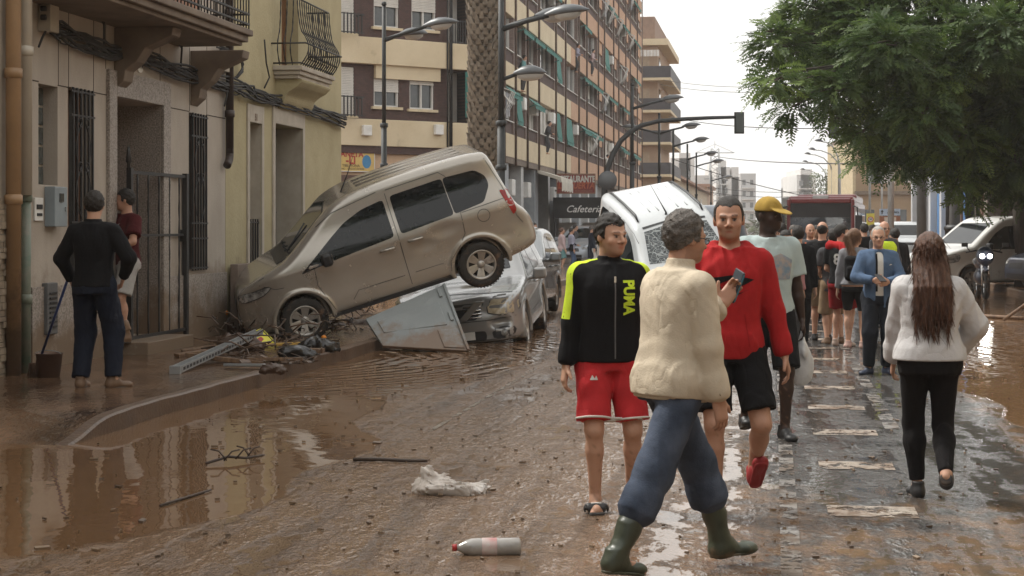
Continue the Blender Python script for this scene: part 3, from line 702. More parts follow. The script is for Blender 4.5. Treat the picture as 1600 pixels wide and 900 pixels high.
dp = pipe('drainpipe', 'dark brown iron drainpipe between the granite and olive houses', 359, .055, mat('brown_iron', (.05, .032, .025), (.035, .024, .02), rough=.5), brackets=(3.2, 4.6), z0=2.65)
MB().tube([(0, 0, 2.72), (0, 0, 2.62), (-.02, .0, 2.56), (-.09, 0, 2.50), (-.12, 0, 2.48)], .055, 16).build('elbow', MATS['brown_iron'], dp)
# ---- olive house
h2 = facade_root('olive_house', 'narrow olive yellow plaster house with ornate iron balcony beside the stacked cars', 'house', V1, u_b+.01)
def h2p(px, py): u, z = WL(px, py); return u-u_b-.01, z
W2 = u_c-u_b
a0, a1, az = h2p(388, 0)[0], h2p(407, 0)[0], h2p(397, 192)[1]; c0, c1, cz = h2p(428, 0)[0], h2p(471, 0)[0], h2p(449, 197)[1]
op2 = [(a0, a1, .25, az, .22), (c0, c1, .2, cz, .45), (h2p(440, 0)[0], h2p(466, 0)[0], 4.1, 6.4, .25)]
wall_open(0, W2, -.1, 8.5, op2, thick=.6).build('wall', M_olive, h2, fix=False)
for (p, q, zt_, fw, sp_) in ((a0, a1, az, .10, .2), (c0, c1, cz, .12, .3)):
    f = MB(); f.box(p-fw, p-.001, -.03, 0, .15, zt_+fw+.16); f.box(q+.001, q+fw, -.03, 0, .15, zt_+fw+.16); f.box(p-.001, q+.001, -.03, 0, zt_+.001, zt_+fw+.16); f.build('door_surround', M_jamb, h2, bevel=.006)
f = MB(); f.quad((a1-.004, .002, .25), (a1-.004, .002, az-.002), (a1-.004, .215, az-.002), (a1-.004, .215, .25)); f.quad((c1-.004, .002, .2), (c1-.004, .002, cz-.002), (c1-.004, .445, cz-.002), (c1-.004, .445, .2)); f.build('jamb_lining', M_jamb, h2, fix=False)
M_green = mat('dark_green_door', (.022, .028, .022), (.03, .036, .03), rough=.45)
dd = MB().box(a0, a1, .2, .24, .25, az).build('door', mat('grey_beige_shutter', (.26, .23, .18), (.2, .175, .14), rough=.6), h2)
bars(MB(), a0+.01, a1-.01, .3, 1.75, .02, 5, .01, horiz=(.35, 1.7)).build('low_grille', M_iron, dd)
dd = MB().box(c0, c1, .42, .46, .2, cz).build('door', M_green, h2)
bars(MB(), c0+.06, c1-.06, cz-1.35, cz-.08, .405, 9, .012, horiz=(cz-1.35, cz-.1)).box((c0+c1)/2-.02, (c0+c1)/2+.02, .39, .42, .25, cz).box(c0+.08, c1-.08, .395, .418, .5, 1.4).build('door_bars', M_green, dd)
dd = MB().box(h2p(440, 0)[0], h2p(466, 0)[0], .2, .24, 4.1, 6.4).build('balcony_door', M_wood, h2)
nx_, nz_ = h2p(397, 184); text_on('51', .14, ((nx_, -.033, nz_), (1, 0, 0), (0, 0, 1)), bold=.004).build('number', mat('brown_digits', (.16, .08, .04), rough=.6), h2)
# balcony with bulging railing
x0_, x1_ = 25.45-u_b, 27.46-u_b; po = .46
b = MB(); b.box(x0_, x1_, -po, 0, 4.02, 4.09); b.box(x0_+.04, x1_-.04, -po+.04, 0, 3.955, 4.018); b.box(x0_+.08, x1_-.08, -po+.08, 0, 3.90, 3.953)
b2 = b.build('balcony_slab', M_jamb, h2, bevel=.01)
pr = smooth_poly([(0, 3.897), (-.40, 3.897), (-.36, 3.80), (-.26, 3.74), (-.16, 3.66), (-.12, 3.55), (0, 3.46)], 4)
MB().prism(pr, 'x', x0_+.16, x1_-.16).build('corbel', M_olive, b2)
rl = MB()
def bulge(t): return .02+.13*math.sin(min(1, t*1.9)*math.pi)**1 if t < .55 else .02-.05*math.sin((t-.55)/.45*math.pi*.5)
def rpts(x, y, ox, oy): return [(x+ox*bulge(k/14.), y+oy*bulge(k/14.), 4.1+1.02*k/14.) for k in range(15)]
n = 15
for i in range(n+1): rl.tube(rpts(x0_+.06+(x1_-x0_-.12)*i/n, -po+.06, 0, -1), [.011 if k % 2 else .007 for k in range(15)], 6)
for i in range(1, 4): rl.tube(rpts(x0_+.06, -po+.06+(po-.06)*i/4, -1, 0), [.011 if k % 2 else .007 for k in range(15)], 6); rl.tube(rpts(x1_-.06, -po+.06+(po-.06)*i/4, 1, 0), .009, 6)
for z, o_ in ((4.13, .03), (4.42, .14), (5.12, -.03)):
    rl.tube([(x0_+.06-o_, 0, z), (x0_+.06-o_, -po+.06-o_, z), (x1_-.06+o_, -po+.06-o_, z), (x1_-.06+o_, 0, z)], .014, 6)
for i in range(n):
    x = x0_+.12+(x1_-x0_-.2)*i/n; rl.tube([(x+.045*math.cos(t_*.8), -po-.05-.03*math.sin(t_*.4), 4.24+.06*math.sin(t_*.8)) for t_ in range(9)], .008, 5)
rl.build('bulging_railing', M_iron, b2)
# low lean-to stub behind the van's nose
lt = thing('low_wall_stub', 'low grey cement wall stub between the granite house and the van nose', 'wall', S(V1+.05, u_b+.05, 0), (0, 0, h1.rotation_euler[2]))
MB().box(0, 1.0, -.12, -.003, 0, WL(365, 412)[1]).build('cement_block', mat('cement_render', (.22, .17, .135), (.15, .11, .085), rough=.8, dirt=(MUD, 2., .55)), lt, bevel=.01)
# ---- bundle of black cables stapled along both houses
cb = MB(); base = [(66, 42), (86, 50), (120, 64), (160, 82), (200, 84), (235, 98), (270, 112), (310, 122), (350, 134), (372, 138), (392, 148), (425, 158), (460, 166), (500, 178), (533, 190)]
rr_ = random.Random(11)
for k in range(13):
    pts = []; off_ = rr_.uniform(-.07, .07); ph = rr_.uniform(0, 6)
    for i, (px_, py_) in enumerate(base):
        u, z = WL(px_, py_)
        for q in range(4 if i < len(base)-1 else 1):
            if q: u2, z2 = WL(*base[i+1]); uu, zz = u+(u2-u)*q/4, z+(z2-z)*q/4
            else: uu, zz = u, z
            pts.append(S(V1+.05+.05*abs(math.sin(ph+i)), uu, zz+off_+.045*math.sin(ph+i*1.7+q*.5+k)+rr_.uniform(-.015, .015)))
    cb.tube(pts, rr_.uniform(.008, .02), 6)
cbl = setp(cb.build('cable_bundle', M_wire), 'thick bundle of black cables sagging across both house fronts', 'cable bundle')
cb = MB()
for k, pl in enumerate(([(66, 42), (70, 20), (76, -20)], [(152, 82), (152, 40), (146, 25), (110, 12), (70, 5)], [(200, 34), (235, 50), (262, 60), (275, 75), (273, 110)], [(335, 78), (352, 82), (368, 92), (371, 112), (360, 125)], [(62, 45), (55, 60), (49, 72)], [(405, 62), (408, 100), (413, 120), (405, 137)], [(348, 130), (346, 150), (342, 165)], [(330, 74), (350, 80), (366, 86), (372, 100), (366, 118), (356, 122)])):
    pts = [S(V1+.08, *WL(*q)) for q in pl]
    for j in range(3 if k in (1, 2, 3) else 1): cb.tube([p+Vector((0, 0, .02*j+.012*math.sin(i*2+j))) for i, p in enumerate(pts)], .013, 6)
setp(cb.build('loose_cables', M_wire, cbl))
# ---------------- long apartment block
M_cream = mat('cream_panel', (.62, .52, .36), (.54, .44, .29), rough=.8, scale=.8, detail=7, dirt=((.36, .29, .19), .9, .60))
M_orange = mat('orange_panel', (.50, .31, .20), (.43, .26, .165), rough=.8, scale=.8, detail=7, dirt=((.34, .19, .11), .9, .62))
M_pink = mat('salmon_render', (.55, .38, .25), (.46, .31, .2), rough=.85, scale=1, dirt=((.3, .2, .13), 1., .6))
M_shut = mat('white_roller_shutter', (.62, .59, .54), (.54, .51, .46), rough=.6)
M_awn = mat('green_awning_cloth', (.045, .20, .17), (.03, .14, .12), rough=.8, scale=2)
M_wfr = mat('white_window_frame', (.66, .64, .60), rough=.5)
M_grey = mat('grey_shopfront', (.33, .35, .37), (.26, .28, .3), rough=.6)
def brick_mat(name, c1, c2, mortar, sx=4.):
    m = bpy.data.materials.new(name); m.use_nodes = True; nt = m.node_tree; b = nt.nodes['Principled BSDF']
    tc = _n(nt, 'ShaderNodeTexCoord'); mp = _n(nt, 'ShaderNodeMapping'); mp.inputs['Rotation'].default_value = (R(90), 0, 0); nt.links.new(tc.outputs['Object'], mp.inputs[0])
    br = _n(nt, 'ShaderNodeTexBrick', Scale=sx); br.inputs['Color1'].default_value = rgb(c1); br.inputs['Color2'].default_value = rgb(c2); br.inputs['Mortar'].default_value = rgb(mortar); br.inputs['Mortar Size'].default_value = .012
    nt.links.new(mp.outputs[0], br.inputs['Vector']); nt.links.new(br.outputs[0], b.inputs['Base Color']); b.inputs['Roughness'].default_value = .8; return m
M_dbrick = brick_mat('dark_brown_brick', (.085, .045, .038), (.06, .033, .028), (.035, .022, .02))
M_rbrick = brick_mat('orange_brick', (.34, .15, .08), (.27, .11, .06), (.30, .22, .16))
VA = -11.05
ua0 = 66.2
apt = facade_root('apartment_block', 'long apartment block of cream and orange bands with green awnings', 'apartment building', VA, ua0)
def ax(px): return WL(px, 0, VA)[0]-ua0
cols = [754, 772, 786.7, 804.4, 823, 841, 867.5, 882.7, 903.6, 916, 934, 943.6, 958, 966, 977, 984, 995, 1002.5]
X = [max(0, ax(c)) for c in cols]; XE = X[-1]; xc = ax(892.4)
rows = [(4.62+3*k, 5.6+3*k) for k in range(6)]
wl = MB(); wl.box(0, XE, .35, 9, 4.6, 21.3)
wl.build('wall', M_dbrick, apt)
ra = random.Random(5); band_n = 0
bc, bo = MB(), MB()
for k, (z0, z1) in enumerate(rows):
    for i in range(len(X)-1):
        for a, b, mm in ((X[i], min(X[i+1], xc), bc), (max(X[i], xc), X[i+1], bo)):
            if b-a > .02: mm.box(a+.03, b-.03, -.0, .349, z0, z1)
bc.build('cream_band', M_cream, apt, bevel=.02); bo.build('orange_band', M_orange, apt, bevel=.02)
dt = MB(); dt.box(0, XE, .02, .349, 4.55, 4.62)
for i in range(len(X)): dt.tube([(X[i], -.05, 4.3), (X[i], -.05, 21.2)], .05, 6)
dt.build('rain_pipes', mat('rusty_pipe', (.16, .11, .085), (.10, .07, .055), rough=.7), apt)
pm, sp_ = MB(), MB()
wide = [False]*len(X)
n_win = 0
for k, (z0, z1) in enumerate(rows):
    for i in range(len(X)-1):
        a, b = X[i], X[i+1]; w_ = b-a; pxm = (cols[i]+cols[i+1])/2
        Yd = (ua0+a)/CT*.99; s_ = F/(ua0+a)
        if HY-(z1-H)*s_ < -15: continue
        zz0, zz1 = z1, z1+2.02
        pm.box(a-.22, a+.22, .03, .349, zz0, zz1)
        big = w_ > 2.6 if i < 9 else (i % 2 == 1)
        sill = zz0+.55; top = zz1-.06
        sp_.box(a+.22, b-.22, .08, .349, zz0, sill)
        wa, wb = a+.32, b-.32
        if not big and n_win % 3: top = zz1-.7; (bc if 0 else None)
        n_win += 1
        g_ = MB().box(wa, wb, .30, .345, sill, zz1-.03).build('window', M_pane if ra.random() < .8 else M_shut, apt)
        f = MB(); t = .05; f.box(wa, wa+t, .2, .299, sill, zz1-.03); f.box(wb-t, wb, .2, .299, sill, zz1-.03); f.box(wa+t, wb-t, .2, .299, sill, sill+t); mid = (wa+wb)/2+ra.uniform(-.2, .2)*w_; f.box(mid-t/2, mid+t/2, .2, .299, sill+t, zz1-.03); f.box(wa-.05, wb+.05, -.02, .199, sill-.04, sill-.001)
        f.build('window_frame', M_wfr, g_)
        if not big: MB().box(wa-.06, wb+.06, .10, .198, zz1-.75, zz1).build('panel', M_cream if a < xc else M_orange, g_)
        r_ = ra.random()
        if ra.random() < .45: MB().box(wa+.06, mid-.05, .24, .296, sill+.05+ra.random()*.8, zz1-.05).build('shutter', M_shut, g_)
        if ra.random() < .38:
            MB().box(wa+.05, wa+.05+(wb-wa)*ra.uniform(.25, .5), .26, .29, sill+.05, zz1-.1).build('curtain', mat('pale_curtain', (.45, .42, .40), (.34, .32, .30), rough=.9), g_)
        if big and r_ < .75:
            m = MB(); drop = .42 if r_ < .6 else 1.6; o_ = .38 if r_ < .6 else .12
            cz = zz1-.08; a2, b2 = (wa-.1, wb+.1) if r_ < .6 else (wa-.1, wa+(wb-wa)*.5)
            m.quad((a2, .02, cz), (b2, .02, cz), (b2, -o_, cz-drop*.8), (a2, -o_, cz-drop*.8)); m.quad((a2, -o_, cz-drop*.8), (b2, -o_, cz-drop*.8), (b2, -o_, cz-drop*.8-.18), (a2, -o_, cz-drop*.8-.18))
            m.box(a2, b2, -o_-.02, -o_+.02, cz-drop*.8-.02, cz-drop*.8+.02); m.tube([(a2, .02, cz-.5), (a2, -o_, cz-drop*.8)], .02, 5); m.tube([(b2, .02, cz-.5), (b2, -o_, cz-drop*.8)], .02, 5)
            m.build('awning', M_awn, g_, fix=False)
        if (not big and ra.random() < .36) or (big and ra.random() < .14):      # folding clothes racks and washing outside
            m = MB(); xx = wa+.1
            for j in range(3):
                m.tube([(xx, -.05, zz1-.25), (xx+.1, -.55, sill+.5), (xx+.25, -.15, sill-.2), (xx+.35, -.6, zz1-.5), (xx+.15, -.1, zz1-.3)], .028, 5); xx += .42
            m.build('clothes_rack', M_wfr, g_)
            if ra.random() < .6:
                m = MB(); cx = wa+.3
                for j in range(2): m.box(cx, cx+.42, -.4, -.37, sill-.1+.1*j, zz1-.55); cx += .55
                m.build('washing', mat('hung_washing', (.42, .40, .39), (.18, .2, .24), rough=.9, scale=1.2), g_)
        elif big and ra.random() < .3: MB().box(wb-1., wb-.25, -.1, .19, zz1-.75, zz1-.2).build('air_conditioner', M_white, g_, bevel=.03)
pm.build('brick_pillar', mat('patterned_pillar', (.25, .19, .165), (.16, .11, .095), rough=.8, scale=5, stretch=(1, 1, 6)), apt); sp_.build('brick_parapet', M_dbrick, apt)
MB().box(-.05, XE+.15, -.35, 9, 21.302, 22.1).build('roof', M_orange, apt)
# ground floor shops
gf = MB(); gf.box(0, XE, .6, 9, -.1, 4.5); gf.build('shop_wall', mat('dark_shopfront', (.10, .10, .10), (.20, .20, .20), rough=.6, scale=.6), apt)  # dark grey wall, two tones mixed by noise
MB().box(0, XE, .0, .598, 4.35, 4.548).build('soffit', M_soffit, apt)
x = .6; k = 0
while x < 45:
    MB().box(x, x+.75+.5*(k % 2), .1, .598, -.1, 4.349).build('column', M_grey if k % 2 else mat('pale_grey_tile', (.50, .50, .49), (.4, .4, .4), rough=.5), apt)
    dw = MB().box(x+1.6, x+3.1, .5, .597, .1, 2.7+.6*(k % 2)).build('shop_door', M_pane if k % 3 else M_shut, apt)
    MB().box(x+1.5, x+1.6, .45, .596, .1, 3.4).box(x+3.1, x+3.2, .45, .596, .1, 3.4).box(x+1.6, x+3.1, .45, .596, 3.3, 3.4).build('door_frame', M_wfr, dw)
    if k in (1, 2, 4): MB().box(x+1.7, x+2.6, .0, .44, 3.0, 3.7).build('air_conditioner', M_white, dw, bevel=.03)
    x += 4.4+.5*(k % 2); k += 1
aw = thing('shop_awning', 'small white striped awning above the shops left of the restaurant sign', 'awning', S(VA, WL(840, 270, VA)[0], 0), (0, 0, apt.rotation_euler[2]))
MB().prism([(0, 4.35), (0, 4.2), (-1.1, 3.85), (-1.15, 3.75), (-1.12, 4.0)], 'x', 0, 4.5).build('canvas', mat('offwhite_canvas', (.62, .58, .50), (.5, .46, .4), rough=.85), aw)
m = MB(); [m.box(.5*i, .5*i+.46, -1.17, -1.15, 3.35+.05*(i % 2), 3.78) for i in range(9)]; m.build('valance', MATS['offwhite_canvas'], aw)
# corner face looking at the camera
Cx, Lx = Vector((-1.158, 66.5, 0)), Vector((-6.21, 62.8, 0)); fd = (Cx-Lx).normalized(); fang = math.atan2(fd.y, fd.x)
FL = Lx-fd*7
def FP(px, py, off=0.):
    a = (px-800)/F; nrm = Vector((fd.y, -fd.x)); Pp = FL.xy+nrm*off
    Y = (Pp.x*nrm.x+Pp.y*nrm.y)/(a*nrm.x+nrm.y); p = PX(px, py, Y); return (p.xy-FL.xy).dot(fd.xy), p.z
fr = thing('corner_apartment_house', 'cream banded corner block with brown brick and white shutters behind the van', 'apartment building', FL, (0, 0, fang))
FW = (Cx-FL).length
wz = {0: (5.62, 7.62), 1: (8.62, 10.6)}
wins = []
for px0, px1, py0, py1 in ((584, 623, -14, 43), (643, 681, -14, 47), (584, 623, 122, 167), (640, 678, 127, 171), (545, 553, 105, 180), (545, 553, -10, 52)):
    x0, zt_ = FP(px0, (py0)); x1, zb_ = FP(px1, py1); zt_ = FP((px0+px1)/2, py0)[1]; zb_ = FP((px0+px1)/2, py1)[1]
    if px0 == 545: x0 = x1-1.0
    wins.append((x0, x1, zb_, zt_))
ops = [(a, b, c, d, .25) for a, b, c, d in wins]
recx0, recx1 = FP(700, 0)[0], FP(738, 0)[0]
ops += [(recx0, recx1, 5.65, 7.6, 1.), (recx0, recx1, 8.65, 10.6, 1.)]
wall_open(0, FW-.02, -.1, 17, ops, thick=1.6).build('wall', M_dbrick, fr, fix=False)
MB().box(0, FW-.02, .3, 1.5, -.1, 17).build('inner_wall', M_dbrick, fr) if 0 else None
for z0, z1 in [(4.62, 5.6), (7.62, 8.6), (10.62, 11.6), (13.6, 14.6)]: MB().box(0, FW+.02, -.28, -.004, z0, z1).build('cream_band', M_cream, fr, bevel=.02)
x0, _ = FP(584, 0); x1, _ = FP(685, 0); MB().box(x0, x1, -.15, -.004, FP(630, 125)[1], 7.619).build('cream_panel', M_cream, fr)
MB().box(-.02, FW-.05, -.2, -.004, 4.35, 4.619).build('beam', M_dbrick, fr); MB().box(0, FW-.05, -.06, -.004, -.1, 4.348).build('ground_floor_wall', M_pink, fr)
for i, (a, b, c, d) in enumerate(wins):
    g_ = MB().box(a, b, .15, .24, c, d).build('window', M_pane, fr); t = .06; mid = (a+b)/2
    MB().box(a, a+t, .05, .149, c, d).box(b-t, b, .05, .149, c, d).box(a+t, b-t, .05, .149, c, c+t).box(mid-t/2, mid+t/2, .05, .149, c+t, d).build('window_frame', M_wfr, g_)
    q = {0: .55, 1: .45, 2: .5, 3: .85, 4: .02, 5: .02}[i]; zc = c+(d-c)*q+.02
    sh = MB(); n = int((d-zc)/.06)
    for j in range(n): sh.box(a+.01, b-.01, .01+.01*(j % 2), .048, zc+j*(d-zc)/n, zc+(j+1)*(d-zc)/n-.008)
    sh.build('roller_shutter', M_shut, g_); MB().box(a-.12, b+.12, -.12, .0, c-.1, c-.002).build('window_sill', M_cream, g_)
for x in (FP(533, 0)[0]-.4,):
    for z in (5.65, 8.65):
        bars(MB(), x, x+1.05, z, z+.75, -.5, 7, .02, horiz=(z+.05, z+.72)).box(x+1.04, x+1.08, -.5, -.0, z+.68, z+.74).build('window_railing', M_iron, fr)
for z in (8.62,): bars(MB(), recx0+.1, recx1, z, z+.9, -.1, 9, .015, horiz=(z+.05, z+.85)).build('recess_railing', M_iron, fr)
MB().box(recx0+.1, recx1-.1, .9, .98, 5.65, 7.6).box(recx0+.1, recx1-.1, .9, .98, 8.65, 10.6).build('recess_shutter', M_shut, fr)
cx0, ct = FP(719, 113); cx1, cb_ = FP(740, 185); m = MB()
for i in range(8): x = cx0+(cx1-cx0)*i/8; y0 = -.35+.05*(i % 2); y1 = -.35+.05*((i+1) % 2); m.quad((x, y0, cb_), (x+(cx1-cx0)/8, y1, cb_), (x+(cx1-cx0)/8, y1, ct), (x, y0, ct))
m.build('green_blind', M_awn, fr, fix=False)
m = MB()
for px_ in (692, 696, 698.5): x = FP(px_, 0)[0]; m.tube([(x, -.32, 4.6), (x, -.32, 14)], .035, 6)
m.build('cables', M_wire, fr)
for px_, py_ in ((565, 204), (677, 203)): x, z = FP(px_, py_); MB().box(x-.18, x+.18, -.45, -.281, z-.2, z+.18).build('wall_box', M_white, fr, bevel=.02)
# shop sign with the words the photograph shows
x0, zt_ = FP(534, 236); x1, zb_ = FP(581, 268); xs = x1-2.2
sg = thing('shop_sign', 'yellow shop sign with red letters and a blue figure over a closed shop', 'sign', FL+fd*xs, (0, 0, fang))
MB().box(0, x1-xs, -.16, -.065, zb_, zt_).build('board', mat('yellow_board', (.62, .45, .14), (.5, .33, .12), rough=.5, scale=1.5), sg)
MB().box(-.02, x1-xs+.03, -.17, -.062, zt_, zt_+.03).box(-.02, x1-xs+.03, -.17, -.062, zb_-.03, zb_).box(x1-xs, x1-xs+.03, -.17, -.062, zb_, zt_).build('frame', M_wfr, sg)
hh = zt_-zb_; fx = lambda f, g: ((f, -.165, zb_+hh*g), (1, 0, 0), (0, 0, 1)); M_red = mat('sign_red', (.40, .04, .03), rough=.5)
text_on('ANETA', .30, fx(x1-xs-.95, .84), bold=.01).build('lettering', M_red, sg); text_on('-LI', .40, fx(x1-xs-1.0, .53), bold=.012).build('lettering', M_red, sg)
text_on('Y TIBU RONA', .14, fx(x1-xs-1.05, .26)).build('lettering', M_black, sg); text_on('HORNO - DEGUSTACION', .10, fx(x1-xs-1.02, .1)).build('lettering', M_black, sg)
MB().lathe([(0, 0), (.19, 0)], 20, Matrix.Translation((x1-xs-.32, -.163, zb_+hh*.48)) @ Matrix.Rotation(R(90), 4, 'X') @ Matrix.Diagonal((1, 1.3, 1, 1))).build('blue_figure', mat('sign_blue', (.05, .22, .42), rough=.5), sg)
MB().box(x1-xs-3, x1-xs-.05, -.12, -.064, 0, zb_-.15).build('shop_shutter', mat('brown_shutter', (.10, .05, .035), rough=.6), fr, loc=(xs, 0, 0))
# restaurant sign (hanging across the pavement)
Yr = 88.; o_ = PX(871, 301, Yr); e_ = PX(929, 273, Yr); ww, hh = e_.x-o_.x, e_.z-o_.z
rs = thing('restaurant_sign', 'dark red hanging sign lettered RESTAURANTE on the orange block', 'sign', (o_.x, Yr, o_.z))
MB().box(0, ww, 0, .18, 0, hh).build('board', mat('sign_maroon', (.20, .022, .016), (.28, .03, .02), rough=.4, scale=1), rs)
MB().box(-.05, ww+.05, -.03, .2, hh, hh+.06).box(-.05, ww+.05, -.03, .2, -.06, 0).box(-.05, 0, -.03, .2, 0, hh).box(ww, ww+.05, -.03, .2, 0, hh).build('frame', mat('sign_frame', (.30, .16, .10), rough=.5), rs)
P = lambda f, g: ((ww*f, -.012, hh*g), (1, 0, 0), (0, 0, 1))
text_on('RESTAURANTE', .44, P(.5, .74), bold=.02, sx=.66).build('lettering', mat('sign_cream', (.62, .58, .52), rough=.5), rs)
text_on('LA HUERTA', .44, P(.5, .38), bold=.012, italic=.2, sx=.8).build('lettering', mat('sign_orange', (.50, .12, .05), rough=.5), rs)
text_on('COMIDAS   BOCADILLOS', .15, P(.5, .09)).build('lettering', MATS['sign_frame'], rs)
MB().tube([(.0, .1, hh*.8), (-2.2, .6, hh*.8)], .04, 6).tube([(.0, .1, .1), (-2.2, .6, .1)], .04, 6).build('bracket', M_iron, rs)
# cafeteria canopy
Yc = 84.; o_ = PX(864, 341, Yc); e_ = PX(948, 310, Yc); ww, hh = e_.x-o_.x, e_.z-o_.z
cf = thing('cafe_canopy', 'black cafe canopy lettered Cafeteria over the pavement terrace', 'canopy', (o_.x, Yc, o_.z), (0, 0, R(-3)))
MB().box(0, ww, 0, .06, 0, hh).box(0, .06, .06, 7, 0, hh).box(ww-.06, ww, .06, 7, 0, hh).box(0, ww, .06, 7, hh, hh+.05).build('canvas', mat('black_canvas', (.012, .012, .013), rough=.7), cf)
text_on('Cafeteria', .47, ((ww*.235, -.012, hh*.45), (1, 0, 0), (0, 0, 1)), italic=.35, bold=.004, align='LEFT').build('lettering', mat('white_lettering', (.75, .74, .72), rough=.5), cf)
MB().tube([(.1, .1, 0), (.1, .1, -o_.z+.15)], .05).tube([(ww-.1, .1, 0), (ww-.1, .1, -o_.z+.15)], .05).build('post', M_iron, cf)
MB().box(.2, 1.1, 3, 3.1, -1.6, -.2).box(1.4, 2.1, 3, 3.1, -1.6, -.2).build('terrace_screen', M_white, cf)
# ---------------- beige block with balconies beyond
V2 = -11.; u0 = WL(1006, 0, V2)[0] if 0 else 158.
bb = facade_root('brick_apartment_building', 'beige brick apartment building with dark balconies and a roof terrace', 'apartment building', V2, 165, 'left')
M_bb = mat('beige_brick', (.42, .29, .20), (.36, .25, .17), rough=.85, scale=.8); M_balc = mat('dark_balcony_rail', (.06, .055, .06), rough=.6)
Lb = WL(1046, 0, V2)[0]-165
MB().box(0, Lb, 0, 12, -.1, 19).build('wall', M_bb, bb)
MB().box(-.6, Lb+.3, -1.0, 12.2, 19.002, 19.6).build('cornice', M_cream, bb); MB().box(.2, Lb, .3, 12, 19.602, 21.8).build('roof', mat('roof_parapet_brick', (.30, .20, .15), rough=.85), bb)
MB().box(-.8, 2.6, 7, 12, 19, 26).build('lift_tower', mat('brown_brick', (.26, .15, .12), rough=.85), bb)
for k in range(5):
    z = 3.4+3.05*k
    sl_ = MB().box(-1.2, Lb-2, -1.3, 0-.01, z, z+.25).box(-1.2, -.01, -.01, 3.8, z, z+.25).build('balcony_slab', M_cream, bb)
    MB().box(-1.2, Lb-2, -1.3, -1.22, z+.251, z+1.35).box(-1.2, -1.12, -1.22, 3.8, z+.251, z+1.35).build('balcony_rail', M_balc, sl_)
    MB().box(1.5, 3.5, -.05, -.002, z+.3, z+2.4).build('window', M_pane, bb); MB().box(-.05, -.002, .8, 2.6, z+.3, z+2.4).build('window', mat('blind_beige', (.45, .34, .24), rough=.8), bb)
    MB().box(-.05, -.002, 3.4, 4.2, z+1.1, z+2.3).build('window', M_pane, bb)
m = MB(); [m.box(-1.0+.35*i*0, -.95, -.2+.3*i, .05+.3*i, 17.9, 18.5) for i in range(10)]; m.build('striped_awning', M_wfr, bb)
# white narrow end block with air conditioners between both
# ---------------- low house with tiled roof
lh = facade_root('low_tiled_house', 'long low plaster house under a tiled roof further down the street', 'house', -11.2, 190)
Ll = WL(1108, 0, -11.2)[0]-190
M_tile = mat('clay_tiles', (.33, .19, .12), (.22, .13, .09), rough=.85, scale=3, stretch=(4, .5, 1))
MB().box(0, Ll, 0, 10, -.1, 7.4).build('wall', mat('buff_plaster', (.48, .40, .29), (.40, .33, .24), rough=.85, scale=.4), lh)
MB().prism([(-.7, 7.3), (-.7, 7.6), (5, 9.6), (10.7, 7.6), (10.7, 7.3)], 'x', -.6, Ll+.3).build('roof', M_tile, lh)
for i in range(7):
    wn = MB().box(5+i*12, 6.4+i*12, -.05, -.002, 3.8, 6).build('window', M_shut if i % 2 else M_pane, lh)
bt = facade_root('brown_building', 'brownish end house behind the low tiled house', 'house', -11.2, 292)
MB().box(0, 30, 0, 10, -.1, 8.5).build('wall', M_bb, bt); MB().box(-.3, 30.3, -.5, 10, 8.502, 9).build('cornice', M_tile, bt)
# ---------------- far blocks in the haze
M_far = mat('far_haze_pale_render', (.58, .57, .55), (.50, .49, .475), rough=.9, scale=.15); M_far2 = mat('far_haze_grey_render', (.46, .46, .46), (.40, .40, .40), rough=.9, scale=.2)  # pale render, lightened further to paint in the distance haze
def far_block(label, px0, px1, py, Y, m, dep=25, steps=((0, 1, 0),), rowh=3.1):
    p0, p1 = PX(px0, py, Y), PX(px1, py, Y); w = p1.x-p0.x; b = thing('tower_block', label, 'apartment building', (p0.x, Y, 0), group='far blocks in the haze')
    q = MB(); top = p0.z
    for a, c, dz in steps: q.box(w*a, w*c, 0, dep, -.5, top+dz)
    q.build('wall', m, b)
    for a, c, dz in steps[:1]:
        n = max(2, int(w*(c-a)/4)); zz = 4.
        ws, bs = MB(), MB()
        while zz < top+dz-2:
            for i in range(n): x = w*a+w*(c-a)*(i+.25)/n; ws.box(x, x+w*(c-a)/n*.42, -.06, -.003, zz, zz+1.4)
            bs.box(w*a+.5, w*c-.5, -.9, -.003, zz-1.0, zz-.7); zz += rowh
        ws.build('window_rows', M_pane, b); bs.build('balcony_slabs', M_far, b)
    return b
far_block('hazy pale tower block with stepped roof behind the pylon', 1119, 1158, 261, 430, M_far, steps=((0, .55, 0), (.55, .95, -2.5), (.1, .4, 1.6), (.62, .9, 0)))
far_block('hazy grey tower block right of the stepped one', 1157, 1181, 271, 470, M_far2, steps=((0, 1, 0), (1, 1.2, -16)))
far_block('hazy low block behind the left street lamps', 1048, 1092, 247, 400, M_far, steps=((0, .85, 0), (.3, .7, 1.2), (.85, 1.5, -4)))
far_block('small hazy block right of the far street end', 1241, 1262, 291, 520, M_far2, steps=((0, .75, 0), (0, .45, 3), (.75, 1, -2)))
far_block('hazy tower block above the bus roof', 1245, 1275, 273, 480, M_far, steps=((0, 1, 0), (0, .4, -6), (.2, .8, 1.5)))
